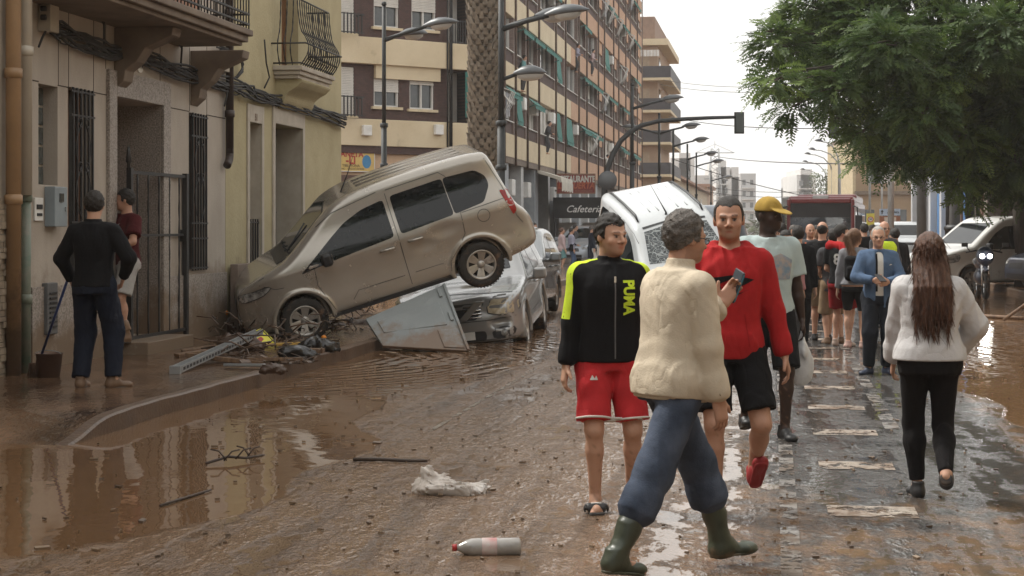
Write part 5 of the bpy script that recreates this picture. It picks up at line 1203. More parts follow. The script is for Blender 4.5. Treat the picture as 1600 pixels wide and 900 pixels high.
# --- beige people carrier
P_beige = paint('champagne_paint', (.41, .375, .325), .60, rough=.25)
van = dict(L=4.16, W=.885, H=1.81, belt=.98, tumble=.25, wheels=(.80, 3.29), wr=.315, arch=.375, k=.11, nose=.30, nosex=.75, tail=.07,
  prof=[(.10, .24), (.01, .36), (-.01, .56), (.02, .76), (.10, .90), (.35, 1.02), (.66, 1.11), (.80, 1.165), (1.10, 1.36), (1.42, 1.58), (1.62, 1.69), (1.95, 1.765), (2.6, 1.80), (3.3, 1.80), (3.66, 1.77), (3.80, 1.69), (3.90, 1.30), (3.98, 1.0), (4.08, .86), (4.14, .72), (4.15, .5), (4.08, .36), (3.75, .29), (3.3, .27), (2.3, .25), (1.2, .25), (.6, .24)],
  side_win=([(.92, .93), (1.44, 1.27), (1.67, 1.41), (1.95, 1.51), (2.26, 1.55), (2.26, 1.045), (1.42, .985)], [(2.36, 1.05), (2.36, 1.57), (3.10, 1.59), (3.12, 1.09)], [(3.13, 1.09), (3.11, 1.59), (3.56, 1.57), (3.68, 1.46), (3.70, 1.33), (3.56, 1.13)]),
  seams=([(1.10, 1.02), (1.12, .96), (1.10, .72), (1.26, .28)], [(2.31, .30), (2.31, 1.62)], [(2.33, 1.66), (3.08, 1.68), (3.16, 1.60), (3.21, 1.12), (3.19, .80), (3.08, .66), (2.90, .50), (2.86, .31)], [(1.28, .29), (2.85, .31)], [(3.22, 1.085), (3.83, 1.10)], [(3.5+.085*math.cos(a*.35), .96+.085*math.sin(a*.35)) for a in range(19)], [(1.5, .40), (1.6, .50), (2.25, .50)], [(2.4, .50), (2.8, .50)], [(.45, 1.03), (.30, .98), (.55, .84), (.66, .83)], [(3.74, 1.68), (3.86, 1.26), (3.94, .82), (4.0, .70)], [(1.30, 1.46), (1.55, 1.58), (2.2, 1.67)]),
  trim=(([(1.2, .262), (2.9, .272)], .05), ([(.1, .30), (.40, .28)], .03)), handles=((2.12, .905), (2.52, .925)), mirror=(1.30, 1.02), bm=True,
  front=(([(-.66, 1.20), (-.54, 1.60), (0, 1.66), (.54, 1.60), (.66, 1.20), (0, 1.16)], 'windscreen', M_glass), ([(-.36, .62), (-.30, .48), (.30, .48), (.36, .62), (.3, .74), (-.3, .74)], 'grille', M_black), ([(-.5, .34), (-.44, .28), (.44, .28), (.5, .34), (.46, .42), (-.46, .42)], 'lower_grille', M_black)),
  side_patch=((smooth_poly([(.055, .85), (.08, .755), (.22, .765), (.38, .80), (.50, .88), (.42, .90), (.25, .875)], 2), 'headlamp', M_lampg), (smooth_poly([(.056, .84), (.08, .76), (.16, .77), (.13, .85)], 2), 'indicator', M_clear),
    (round_poly([(3.80, 1.22), (3.93, 1.20), (3.965, .90), (3.90, .84)], .03), 'tail_lamp', M_red_l), (round_poly([(3.845, 1.06), (3.93, 1.05), (3.94, .97), (3.87, .98)], .015), 'reversing_lamp', M_clear)),
  dents=(((2.93, -.99, .93), (.30, .12, .13), .05), ((2.62, -.985, .80), (.25, .11, .10), .05), ((3.75, -1.02, .62), (.18, .14, .10), .05)))
tv, body, bv = car('people_carrier', 'beige people carrier propped nose down, rear wheel resting on the silver car', van, P_beige, (0, 0, 0), (0, 0, 0), cell=.0155, cat='van')
yaw, pitch, roll = R(9.5), R(17.3), R(8)
MR = Matrix.Rotation(yaw, 3, 'Z') @ Matrix.Rotation(-pitch, 3, 'Y') @ Matrix.Rotation(roll, 3, 'X')
place(tv, (.80, -.885, .315), PX(477, 502, 23.0), MR)
m = MB()
for k_ in (-.28, .0, .28): m.tube([(2.0, k_, 1.775), (2.6, k_, 1.807), (3.5, k_, 1.80)], .012, 6)
m.build('roof_ribs', P_beige, body)
MB().tube([(1.78, -.2, 1.72), (1.95, -.22, 1.95), (2.1, -.24, 2.18)], [.012, .006, .003], 6).build('aerial', M_black, body)
MB().tube([(.86, -.35, 1.2), (1.2, -.1, 1.46)], .012, 6).build('wiper', M_black, body)
patch(bv, round_poly([(.66, -.60), (.82, -.64), (.84, .64), (.66, .60)], .05), TOP, .006, .06).build('scuttle_panel', M_black, body, fix=False)
strip(bv, [(.12, -.60), (.30, -.66), (.62, -.70), (.80, -.68)], .012, TOP, .003).build('bonnet_gap', M_black, body, fix=False)
MB().box(-.02, .0, -.25, .25, .40, .50).build('number_plate', M_white, body)
# --- silver car beneath
P_silver = paint('silver_paint', (.33, .33, .325), .70, rough=.27, metal=.45)
M_fog = mat('amber_clouded_lamp', (.60, .52, .38), (.30, .25, .17), rough=.15, scale=7)
suv = dict(L=4.65, W=.93, H=1.70, belt=.98, tumble=.28, wheels=(.88, 3.62), wr=.35, arch=.41, k=.10, nose=.24, nosex=.7, tail=.1,
  prof=[(.10, .27), (.02, .36), (-.01, .55), (.03, .72), (.10, .80), (.30, .90), (.8, 1.0), (1.2, 1.06), (1.42, 1.14), (2.05, 1.56), (2.4, 1.67), (3.2, 1.70), (4.0, 1.64), (4.25, 1.5), (4.5, 1.1), (4.62, .9), (4.64, .5), (4.5, .34), (3.6, .28), (1, .27)],
  side_win=([(1.55, 1.04), (2.10, 1.44), (2.45, 1.54), (2.55, 1.54), (2.55, 1.05)], [(2.63, 1.05), (2.63, 1.54), (3.4, 1.53), (3.5, 1.08)], [(3.6, 1.1), (3.5, 1.52), (4.0, 1.46), (4.2, 1.2)]),
  seams=([(1.45, 1.0), (1.45, .6), (1.5, .32)], [(2.59, 1.56), (2.59, .32)], [(3.58, 1.1), (3.5, .8), (3.2, .5), (3.15, .33)], [(1.5, .32), (3.15, .33)], [(1.5, .52), (3.1, .54)]), handles=((2.4, .90), (3.35, .92)), mirror=(1.68, 1.03),
  trim=(([(1.3, .30), (3.2, .31)], .04),),
  front=(([(-.68, 1.20), (-.56, 1.52), (0, 1.60), (.56, 1.52), (.68, 1.20), (0, 1.16)], 'windscreen', M_glass),
    (round_poly([(-.42, .83), (-.30, .60), (.30, .60), (.42, .83)], .04), 'grille', M_black),
    (smooth_poly([(-.47, .68), (-.50, .84), (-.60, .90), (-.82, .88), (-.90, .74), (-.80, .64)], 2), 'headlamp', M_fog), (smooth_poly([(.47, .68), (.50, .84), (.60, .90), (.82, .88), (.90, .74), (.80, .64)], 2), 'headlamp', M_fog),
    (round_poly([(-.42, .30), (-.42, .44), (.42, .44), (.42, .30)], .05), 'lower_grille', M_black), (smooth_poly([(-.80, .36), (-.80, .45), (-.55, .46), (-.52, .34), (-.66, .32)], 2), 'fog_lamp_recess', M_black), (smooth_poly([(.80, .36), (.80, .45), (.55, .46), (.52, .34), (.66, .32)], 2), 'fog_lamp_recess', M_black)),
  front_lines=(([(-.90, .60), (-.5, .585), (.5, .585), (.90, .60)], .012), ([(-.86, .92), (-.6, .93), (.6, .93), (.86, .92)], .01), ([(-.85, .30), (.85, .30)], .03)),
  dents=(((0.0, -.70, .53), (.14, .2, .08), .05), ((.55, .1, 1.02), (.5, .5, .10), .08)))
ts, body, bv = car('silver_car', 'silver car crushed under the rear wheel of the beige people carrier', suv, P_silver, (0, 0, 0), (0, 0, 0), cell=.02, group=None)
gl = MB()
for z in (.64, .69, .74, .79): 
    for y0, y1 in ((-.38, -.13), (.13, .38)): gl.tube([(-.01, y0, z), (-.018, (y0+y1)/2, z), (-.01, y1, z)], .010, 6)
gl.build('grille_bars', M_chrome, body)
wg = MB(); wg.prism([(-.44, .86), (-.30, .86), (-.05, .62), (-.0, .60), (.05, .62), (.30, .86), (.44, .86), (.16, .60), (-.16, .60)], 'x', -.03, .05); wg.build('chrome_wing', P_silver, body, bevel=.012)
for s in (-1, 1):
    MB().lathe([(.0, .035), (.04, .03), (.055, 0)], 16, Matrix.Translation((.03, s*.67, .39)) @ Matrix.Rotation(R(-90), 4, 'Y')).build('fog_lamp', M_lampg, body)
    MB().tube([(1.9, s*.56, 1.66), (2.3, s*.56, 1.745), (3.6, s*.55, 1.755), (4.0, s*.54, 1.68)], .02, 8).build('roof_rail', M_chrome, body)
pl = MB().box(-.03, -.015, -.26, .26, .33, .44).build('number_plate', M_white, body)
MR = Matrix.Rotation(R(90-6), 3, 'Z') @ Matrix.Rotation(R(-3.0), 3, 'Y') @ Matrix.Rotation(R(-6), 3, 'X')
place(ts, (.02, -.82, .28), PX(806, 530, 24.2), MR)
# --- grey car behind it
P_grey = paint('grey_paint', (.19, .20, .205), .60, rough=.25, metal=.6)
hat = dict(suv); hat.update(L=4.3, W=.90, H=1.56, wheels=(.85, 3.45), wr=.32, arch=.37,
  prof=[(.10, .22), (.02, .32), (0, .5), (.06, .68), (.2, .80), (.8, .93), (1.15, .99), (1.35, 1.05), (2.0, 1.43), (2.35, 1.53), (3.0, 1.56), (3.7, 1.48), (4.05, 1.15), (4.25, .98), (4.3, .7), (4.28, .45), (4.15, .3), (3.4, .25), (1, .22)],
  side_win=([(1.5, .95), (2.02, 1.30), (2.4, 1.40), (2.48, 1.40), (2.48, .96)], [(2.56, .96), (2.56, 1.40), (3.2, 1.38), (3.35, 1.0)]), seams=([(1.4, .95), (1.38, .6), (1.45, .28)], [(2.52, 1.42), (2.52, .28)], [(3.42, 1.0), (3.3, .7), (3.05, .45), (3.0, .3)], [(1.45, .28), (3.0, .3)]), handles=((2.35, .84), (3.2, .86)), mirror=(1.62, .98), trim=(),
  front=(([(-.66, 1.08), (-.54, 1.40), (0, 1.46), (.54, 1.40), (.66, 1.08), (0, 1.05)], 'windscreen', M_glass), (round_poly([(-.4, .52), (-.35, .66), (.35, .66), (.4, .52)], .03), 'grille', M_black), (smooth_poly([(-.5, .62), (-.55, .76), (-.8, .80), (-.84, .66)], 2), 'headlamp', M_lampg), (smooth_poly([(.5, .62), (.55, .76), (.8, .80), (.84, .66)], 2), 'headlamp', M_lampg), (round_poly([(-.5, .26), (-.5, .40), (.5, .40), (.5, .26)], .04), 'lower_grille', M_black)),
  rear=(([(-.60, 1.02), (-.5, 1.36), (.5, 1.36), (.6, 1.02)], 'rear_window', M_glass), ([(-.84, .74), (-.60, .74), (-.60, .92), (-.80, .92)], 'tail_lamp', M_red_l), ([(.84, .74), (.60, .74), (.60, .92), (.80, .92)], 'tail_lamp', M_red_l)), front_lines=(([(-.8, .82), (.8, .82)], .008),), dents=(((1.0, -.98, .6), (.4, .12, .2), .06),))
t2, body, bv = car('grey_car', 'dark grey car jammed behind the silver car with its door mirror sticking out', hat, P_grey, (0, 0, 0), (0, 0, 0), cell=.025)
for s in (-1, 1): MB().tube([(1.9, s*.55, 1.46), (2.3, s*.56, 1.56), (3.3, s*.55, 1.55), (3.7, s*.54, 1.47)], .018, 8).build('roof_rail', M_chrome, body)
MR = Matrix.Rotation(R(90-8.5), 3, 'Z') @ Matrix.Rotation(R(1.5), 3, 'Y')
place(t2, (1.62, -1.05, .98), PX(866, 404, 31.0), MR)
# --- white wrecked van standing on its nose
P_white = paint('white_paint', (.47, .49, .50), .66, rough=.25, metal=.05)
def crack_mat():
    m = bpy.data.materials.new('shattered_glass'); m.use_nodes = True; nt = m.node_tree; b = nt.nodes['Principled BSDF']; tc = _n(nt, 'ShaderNodeTexCoord')
    v = _n(nt, 'ShaderNodeTexVoronoi', Scale=5.0, feature='DISTANCE_TO_EDGE'); w = _n(nt, 'ShaderNodeTexVoronoi', Scale=15., feature='DISTANCE_TO_EDGE')
    nn = _n(nt, 'ShaderNodeTexNoise', Scale=3.); va = _n(nt, 'ShaderNodeMixRGB'); va.inputs[0].default_value = .25; nt.links.new(tc.outputs['Object'], va.inputs[1]); nt.links.new(nn.outputs['Color'], va.inputs[2])
    for q in (v, w): nt.links.new(va.outputs[0], q.inputs['Vector'])
    mn = _n(nt, 'ShaderNodeMath', operation='MINIMUM'); nt.links.new(v.outputs['Distance'], mn.inputs[0]); nt.links.new(w.outputs['Distance'], mn.inputs[1])
    rp = _n(nt, 'ShaderNodeValToRGB'); rp.color_ramp.elements[0].position = .012; rp.color_ramp.elements[1].position = .035; rp.color_ramp.elements[0].color = (.26, .28, .28, 1); rp.color_ramp.elements[1].color = (.04, .047, .05, 1)
    nt.links.new(mn.outputs[0], rp.inputs[0]); nt.links.new(rp.outputs[0], b.inputs['Base Color']); b.inputs['Roughness'].default_value = .25
    bp = _n(nt, 'ShaderNodeBump', Strength=.5, Distance=.03); nt.links.new(w.outputs['Distance'], bp.inputs['Height']); nt.links.new(bp.outputs[0], b.inputs['Normal']); return m
M_crack = crack_mat()
wv = dict(van); wv.update(W=.90, dents=(), mirror=(1.3, 1.02), bm=False, handles=(), k=.13,
  front=(([(-.70, 1.20), (-.58, 1.60), (0, 1.655), (.58, 1.60), (.70, 1.20), (0, 1.16)], 'cracked_windscreen', M_crack), ([(-.36, .62), (-.30, .48), (.30, .48), (.36, .62)], 'grille', M_black)))
tw, body, bv = car('white_wrecked_van', 'white van thrown up nose down with shattered windscreen in the road', wv, P_white, (0, 0, 0), (0, 0, 0), cell=.022, cat='van')
for s in (-1, 1):
    MB().tube([(1.70, s*.60, 1.73), (1.85, s*.60, 1.81), (2.6, s*.60, 1.84), (3.4, s*.59, 1.83), (3.62, s*.58, 1.77)], [.015, .025, .022, .022, .015], 8).build('roof_rail', M_black, body)
m = MB()
for k_ in (-.42, -.25, .12, .28): m.tube([(2.0, k_, 1.772), (2.4, k_, 1.79), (3.3, k_, 1.795)], .011, 6)
m.build('roof_ribs', P_white, body)
MB().tube([(1.80, .05, 1.73), (1.78, .05, 1.78), (2.05, .07, 1.93), (2.45, .10, 2.15)], [.03, .016, .007, .004], 8).build('aerial', M_black, body)
strip(bv, [(1.52, -.58), (1.60, 0), (1.52, .58)], .045, TOP, .006).build('windscreen_seal', M_black, body, fix=False)
MR = Matrix.Rotation(R(90+13), 3, 'Z') @ Matrix.Rotation(R(-15), 3, 'Y') @ Matrix.Rotation(R(-11), 3, 'X')
place(tw, (1.55, 0, 1.66), PX(1052, 346, 30.6), MR)
# --- slate van beyond, seen from behind
P_slate = paint('slate_blue_paint', (.20, .22, .25), .60, rough=.3, metal=.3)
sl = dict(van); sl.update(L=4.9, W=.97, H=2.0, belt=1.15, tumble=.16, k=.28, wheels=(.9, 3.9), seams=(), side_patch=(), handles=(), front=(), dents=(), trim=(), side_win=(),
  prof=[(.1, .3), (0, .6), (.05, 1.0), (.9, 1.2), (1.5, 1.85), (2.0, 1.97), (4.2, 2.0), (4.7, 1.9), (4.85, 1.4), (4.9, .6), (4.8, .35), (2, .3)]); sl.pop('mirror')
t_, body, _b = car('slate_van', 'slate grey van with rounded roof standing behind the white wreck', sl, P_slate, (0, 0, 0), (0, 0, 0), cell=.04, cat='van')
place(t_, (4.6, 0, 2.0), PX(1112, 319, 47), Matrix.Rotation(R(-90-2), 3, 'Z') @ Matrix.Rotation(R(-7), 3, 'Y'))
# --- white panel van on the right pavement
P_wv2 = paint('offwhite_paint', (.60, .59, .56), .60, rough=.3, metal=.0)
t5 = dict(L=4.9, W=.95, H=1.96, belt=1.05, tumble=.15, wheels=(.92, 3.92), wr=.33, arch=.40, k=.12, nose=.2, nosex=.7, tail=.05,
  prof=[(.10, .26), (.0, .4), (-.01, .6), (.03, .8), (.10, .92), (.45, 1.06), (.90, 1.17), (1.02, 1.22), (1.5, 1.60), (1.85, 1.84), (2.2, 1.93), (3.2, 1.96), (4.6, 1.94), (4.8, 1.8), (4.87, 1.2), (4.9, .6), (4.8, .34), (2, .28)],
  side_win=([(1.25, 1.10), (1.68, 1.52), (1.95, 1.68), (2.35, 1.70), (2.35, 1.10)],), seams=([(1.1, 1.05), (1.08, .7), (1.3, .3)], [(2.42, .3), (2.42, 1.75)]), handles=((2.25, .98),), mirror=(1.32, 1.14), bm=True,
  side_patch=((smooth_poly([(.10, .88), (.09, .76), (.25, .76), (.52, .80), (.55, .96), (.3, .96)], 2), 'headlamp', M_lampg),),
  front=(([(-.72, 1.25), (-.62, 1.76), (.62, 1.76), (.72, 1.25)], 'windscreen', M_glass), ([(-.42, .88), (-.42, .74), (.42, .74), (.42, .88)], 'grille', M_black)))
t_, body, _b = car('white_van', 'off white van parked under the tree with the motorcycle before it', t5, P_wv2, (0, 0, 0), (0, 0, 0), cell=.03, cat='van')
place(t_, (.92, -.95, 0), PX(1519, 458, 43.5), Matrix.Rotation(R(20), 3, 'Z'))
# --- distant cars
def simple_car(label, sp, p, px, Y, z, rz, name='parked_car', cat='car', lp=(2.1, 0, 0)):
    t_, b_, _ = car(name, label, sp, p, (0, 0, 0), (0, 0, 0), cell=.045, cat=cat); place(t_, lp, Vector(((px-800)/F*Y, Y, z)), Matrix.Rotation(rz, 3, 'Z')); return t_
hs_ = dict(hat); hs_['dents'] = (); hs_['seams'] = ([(2.52, 1.42), (2.52, .28)],)
P_lblue = paint('pale_blue_paint', (.33, .36, .40), .62, metal=.3); P_dblue = paint('dark_blue_paint', (.035, .045, .075), .62, metal=.3)
simple_car('pale silver car parked before the cafe behind the women', hs_, P_lblue, 915, 71, .15, R(90-20))
simple_car('dark blue car nose at the right edge behind the motorcycle', hs_, P_dblue, 1597, 41, .12, R(8), lp=(0, -.4, 0))
simple_car('small white car beyond the direction signs', hs_, P_white, 1352, 82, 0, R(90-10))
t6 = dict(t5); simple_car('white van approaching beside the right houses', t6, P_white, 1418, 88, 0, R(90-9), 'white_van', 'van', lp=(0, 0, 0))
simple_car('white box van behind the direction signs', t6, P_white, 1374, 104, 0, R(90-9), 'white_van', 'van', lp=(0, 0, 0))
# --- red bus
P_red = mat('bus_red', (.17, .016, .017), (.13, .012, .014), rough=.3, coat=.5, scale=1, dirt=((.15, .09, .07), 1.2, .66)); M_bsilver = mat('bus_silver', (.42, .41, .40), (.36, .35, .34), rough=.4, metal=.3)
bus = thing('city_bus', 'red and silver city bus facing the crowd', 'bus'); L_, W_, H_ = 11.5, 1.27, 2.86
MB().box(.12, L_, -W_, W_, .35, 2.66).build('body', M_bsilver, bus, bevel=.08)
rf = MB().box(.10, 4.0, -W_+.04, W_-.04, 2.58, 2.84).box(4.3, L_-.1, -W_+.08, W_-.08, 2.58, 2.98).build('roof', P_red, bus, bevel=.10)
MB().box(-.0, .3, -.30, .30, 2.70, 2.86).build('roof_hatch', M_bsilver, bus, bevel=.03)
MB().box(-.03, .30, -W_-.005, -W_+.13, .3, 2.72).box(-.03, .30, W_-.13, W_+.005, .3, 2.72).box(-.03, .30, -W_+.13, W_-.13, 2.56, 2.74).box(-.06, .30, -W_+.13, W_-.13, .3, 1.05).build('front_frame', P_red, bus, bevel=.04)
MB().box(-.01, .2, -W_+.13, W_-.13, 2.02, 2.56).build('destination_blind', mat('blind_black', (.02, .018, .02), rough=.2), bus)
MB().box(.0, .2, -W_+.13, W_-.13, 1.05, 2.018).build('windscreen', mat('bus_glass', (.03, .035, .04), (.02, .02, .025), rough=.03, spec=.9), bus)
for s in (-1, 1):
    MB().tube([(0, s*(W_-.05), 2.45), (-.3, s*(W_+.12), 2.4), (-.34, s*(W_+.14), 2.1)], .03, 8).box(-.42, -.28, s*(W_+.18)-.13, s*(W_+.18)+.13, 1.45, 2.1).build('wing_mirror', M_black, bus, bevel=.02)
    sw = MB(); [sw.box(.9+1.7*i, 2.45+1.7*i, s*(W_+.004)-.004, s*(W_+.004)+.004, 1.15, 2.25) for i in range(6)]; sw.build('side_windows', M_glass, bus)
    MB().box(.4, L_-.2, s*(W_+.004)-.004, s*(W_+.004)+.004, 2.4, 2.6).build('red_stripe', P_red, bus)
    MB().lathe([(0, 0), (.1, 0)], 16, Matrix.Translation((-.065, s*.9, .72)) @ Matrix.Rotation(R(90), 4, 'Y')).build('headlamp', M_lampg, bus, fix=False)
for wx in (2.6, 8.6):
    for s in (-1, 1): wheel(bus, (wx, s*(W_-.14), .46), .48, .28, s)
place(bus, (0, 0, 0), Vector(((1282-800)/F*66, 66, -.0)), Matrix.Rotation(R(90-13.5), 3, 'Z'))
# --- motorcycle with lit lamps, ridden towards the camera
mc = thing('motorcycle', 'motorcycle with two bright headlights in the flooded lane before the white van', 'motorcycle', (0, 0, 0))
for x_ in (0, 1.35):
    e = MB(); A = Matrix.Translation((x_, 0, .31)) @ Matrix.Rotation(R(90), 4, 'X'); e.lathe([(.22, -.05), (.26, -.065), (.31, -.03), (.31, .03), (.26, .065), (.22, .05), (.22, -.05)], 28, A); w_ = e.build('wheel', M_rubber, mc)
    r_ = MB(); r_.lathe([(.22, -.02), (.20, 0), (.22, .02)], 28, A); r_.lathe([(0, -.05), (.05, -.05), (.05, .05), (0, .05)], 12, A)
    for i in range(10): a = i*math.pi/5; r_.tube([(x_, 0, .31), (x_+.21*math.cos(a), 0, .31+.21*math.sin(a))], .008, 5)
    r_.build('rim', M_chrome, w_)
f = Field((-.2, -.35, .2), (1.6, .35, 1.35), .022)
f.op(ell((.75, 0, .82), (.35, .17, .16))).op(ell((1.2, 0, .84), (.38, .14, .09)), .08).op(ell((.7, 0, .5), (.30, .18, .2)), .08).op(ell((.12, 0, .98), (.17, .2, .22)), .06).op(cone((.15, 0, 1.0), (.05, 0, .45), .07, .05), .04).op(ell((.0, 0, .66), (.22, .07, .05)), .03).op(cone((.95, 0, .45), (1.35, 0, .31), .05, .04), .03)
V, Fc = f.mesh(); link('bodywork', mesh_np('b', V, Fc), mc, P_dblue)
MB().tube([(0, -.07, .31), (.16, -.07, 1.0)], .028).tube([(0, .07, .31), (.16, .07, 1.0)], .028).build('fork', M_chrome, mc)
MB().tube([(.28, -.40, 1.06), (.18, -.2, 1.10), (.15, 0, 1.08), (.18, .2, 1.10), (.28, .40, 1.06)], .018).build('handlebar', M_black, mc)
for s in (-1, 1):
    MB().lathe([(0, .0), (.055, 0), (.055, .03)], 16, Matrix.Translation((-.06, s*.085, .98)) @ Matrix.Rotation(R(-90), 4, 'Y')).build('headlamp', mat('lit_headlamp', (.9, .9, .9), emit=((1, .96, .88), 9.)), mc, fix=False)
    MB().tube([(.2, s*.32, 1.08), (.12, s*.42, 1.22)], .012).box(.06, .12, s*.45-.07, s*.45+.07, 1.19, 1.28).build('mirror', M_black, mc, bevel=.01)
place(mc, (0, 0, 0), G(1540, 468), Matrix.Rotation(R(90-8), 3, 'Z') @ Matrix.Rotation(R(0), 3, 'X'))
ll = bpy.data.lights.new('headlight_beam', 'SPOT'); ll.energy = 12; ll.spot_size = R(50); ll.shadow_soft_size = .06; lo = bpy.data.objects.new('headlight_beam', ll); COL.objects.link(lo); lo.parent = mc; lo.location = (-.12, 0, .98); lo.rotation_euler = (0, R(82), 0)
# ---------------- trees
def leaf_mat(name, c1, c2, tr=.35):
    m = bpy.data.materials.new(name); m.use_nodes = True; nt = m.node_tree; b = nt.nodes['Principled BSDF']; at = _n(nt, 'ShaderNodeAttribute', attribute_name='tone')
    mx_ = _n(nt, 'ShaderNodeMixRGB'); mx_.inputs[1].default_value = rgb(c1); mx_.inputs[2].default_value = rgb(c2); nt.links.new(at.outputs['Fac'], mx_.inputs[0])
    nt.links.new(mx_.outputs[0], b.inputs['Base Color']); b.inputs['Roughness'].default_value = .55; b.inputs['Specular IOR Level'].default_value = .3
    t = _n(nt, 'ShaderNodeBsdfTranslucent'); nt.links.new(mx_.outputs[0], t.inputs[0]); ms = _n(nt, 'ShaderNodeMixShader'); ms.inputs[0].default_value = tr
    nt.links.new(b.outputs[0], ms.inputs[1]); nt.links.new(t.outputs[0], ms.inputs[2]); nt.links.new(ms.outputs[0], nt.nodes['Material Output'].inputs['Surface']); return m
M_leaf = leaf_mat('feathery_foliage', (.030, .058, .020), (.19, .27, .06), .42); M_leaf2 = leaf_mat('far_foliage', (.06, .08, .04), (.14, .16, .08), .2)
M_bark = mat('bark', (.085, .065, .05), (.045, .035, .028), rough=.9, scale=4, stretch=(6, 6, 1), bump=.8, bscale=10, dist=.03)
def fronds(name, parent, pos, dirs, lens, tone, m, pairs=11, leaf=.115, wd=.034, seed=0, droop=.5, crown_c=None):
    """feather leaves: a drooping midrib with pairs of narrow leaflets"""
    r = np.random.RandomState(seed); N = len(pos); t = (np.arange(pairs)+.6)/pairs
    P = pos[:, None, :]+dirs[:, None, :]*(lens[:, None]*t)[..., None]; P[..., 2] -= droop*(lens[:, None]*t)**2
    T = dirs[:, None, :]+np.zeros((N, pairs, 3)); T[..., 2] -= 2*droop*lens[:, None]*t; T /= np.linalg.norm(T, axis=2, keepdims=True)
    up = r.normal(size=(N, 1, 3))*.45+np.array([0, 0, 1.]); Sd = np.cross(T, up); Sd /= np.linalg.norm(Sd, axis=2, keepdims=True); Nn = np.cross(Sd, T)
    ll = leaf*(1-.55*np.abs(t-.45)*1.6)[None, :, None]*r.uniform(.8, 1.25, (N, pairs, 1)); V = []
    for s in (-1, 1):
        d = s*Sd*.86+T*.5+Nn*r.uniform(-.3, .15, (N, pairs, 1)); d /= np.linalg.norm(d, axis=2, keepdims=True); w = T*wd*.5
        a = P; V += [a-w*.35, a+d*ll*.5-w+Nn*.004, a+d*ll, a+d*ll*.5+w]
    V = np.stack(V, 2).reshape(-1, 3); Q = np.arange(len(V)).reshape(-1, 4)
    me = mesh_np('f', V, Q, False); at = me.attributes.new('tone', 'FLOAT', 'POINT'); at.data.foreach_set('value', np.repeat(np.clip(tone, 0, 1), pairs*8).astype(np.float32))
    return link(name, me, parent, m)
def clump_tree(name, label, trunk_pts, trunk_r, clumps, n_per, m, seed=0, leaf=.115, wd=.034, lens=(.45, .85), pairs=11, group=None, limb_from=None, cat='tree', limbs=True, droop=.5):
    t = thing(name, label, cat, trunk_pts[0], group=group); o = Vector(trunk_pts[0]); r = np.random.RandomState(seed)
    tp = [Vector(p)-o for p in trunk_pts]; MB().tube(tp, trunk_r, 14).build('trunk', M_bark, t)
    if limbs:
        lm = MB(); top = tp[-1]; rr_ = trunk_r[-1]
        for c, R_ in clumps:
            c = Vector(c)-o; st = tp[limb_from] if limb_from is not None else top; mid = st.lerp(c, .5)+Vector((0, 0, .12*(c-st).length)); pts = [((1-q)**2)*st+2*q*(1-q)*mid+q*q*c for q in [i_/8 for i_ in range(9)]]
            pts = [p+Vector(r.normal(size=3)*.05) for p in pts]; lm.tube(pts, [rr_*.32+(.02-rr_*.32)*(i_/8)**.6 for i_ in range(9)], 7)
            for k in range(4):
                e = c+Vector(r.normal(size=3)).normalized()*R_*.8; q = pts[5+k % 3]; lm.tube([q, q.lerp(e, .5)+Vector((0, 0, .1)), e], [.035, .022, .008], 5)
        lm.build('limbs', M_bark, t)
    P, D, L_, T = [], [], [], []
    for c, R_ in clumps:
        c = np.array(c)-np.array(o); n = int(n_per*R_**2); d = r.normal(size=(n, 3)); d /= np.linalg.norm(d, axis=1)[:, None]
        rad = R_*r.uniform(.35, 1., n)**.6*(1+.25*np.sin(d[:, 0]*5+seed)*np.sin(d[:, 1]*4)); p = c+d*rad[:, None]*np.array([1, 1, .8])
        dd = d+r.normal(size=(n, 3))*.45; dd[:, 2] = dd[:, 2]*.5-.10; dd /= np.linalg.norm(dd, axis=1)[:, None]
        P.append(p); D.append(dd); L_.append(r.uniform(*lens, n)); T.append((.16+.84*r.uniform(0, 1, n)**1.6)*(.35+.65*r.uniform()))  # random per frond and clump; the lighter green imitates lit clumps
    P, D, L_, T = map(np.concatenate, (P, D, L_, T)); fronds('crown', t, P, D, L_, T, m, pairs, leaf, wd, seed, droop)
    return t
tc = [(1190, 70, 38, 34), (1215, 120, 38, 36), (1185, 125, 37, 22), (1225, 45, 40, 40), (1210, 165, 38, 22), (1240, 15, 41, 36), (1265, 90, 39, 40), (1285, 140, 38, 34), (1290, 45, 40, 46), (1330, 95, 38, 50), (1350, 30, 40, 50), (1335, 160, 39, 38), (1390, 70, 37, 54), (1400, 140, 38, 50), (1365, 205, 41, 34), (1395, 235, 42, 30), (1350, 245, 42, 20), (1430, 15, 40, 52), (1450, 110, 38, 55), (1460, 180, 40, 50), (1430, 225, 42, 40), (1500, 50, 38, 60), (1520, 130, 39, 60), (1500, 215, 40, 52), (1475, 255, 40, 26), (1500, 285, 39, 24), (1525, 255, 40, 34), (1515, 315, 39, 13), (1560, 60, 38, 60), (1580, 150, 38, 60), (1560, 230, 40, 48), (1590, 250, 40, 44), (1610, 60, 39, 60), (1620, 160, 39, 60), (1560, 275, 41, 22), (1600, 290, 40, 26), (1345, 205, 40, 20), (1275, 185, 38, 12), (1180, 48, 38, 12), (1290, -30, 40, 50), (1400, -40, 40, 60), (1500, -50, 40, 60), (1600, -50, 40, 60), (1670, 100, 42, 70), (1680, 220, 42, 60), (1410, 262, 42, 14), (1440, 175, 37, 40)]
cl = [(tuple(PX(x+(24 if x < 1300 else 0), y, Y+1.5*math.sin(i*2.4))), rp/F*Y) for i, (x, y, Y, rp) in enumerate(tc)]
tb = at_lamp(1563, 47.5); tb.z = .1
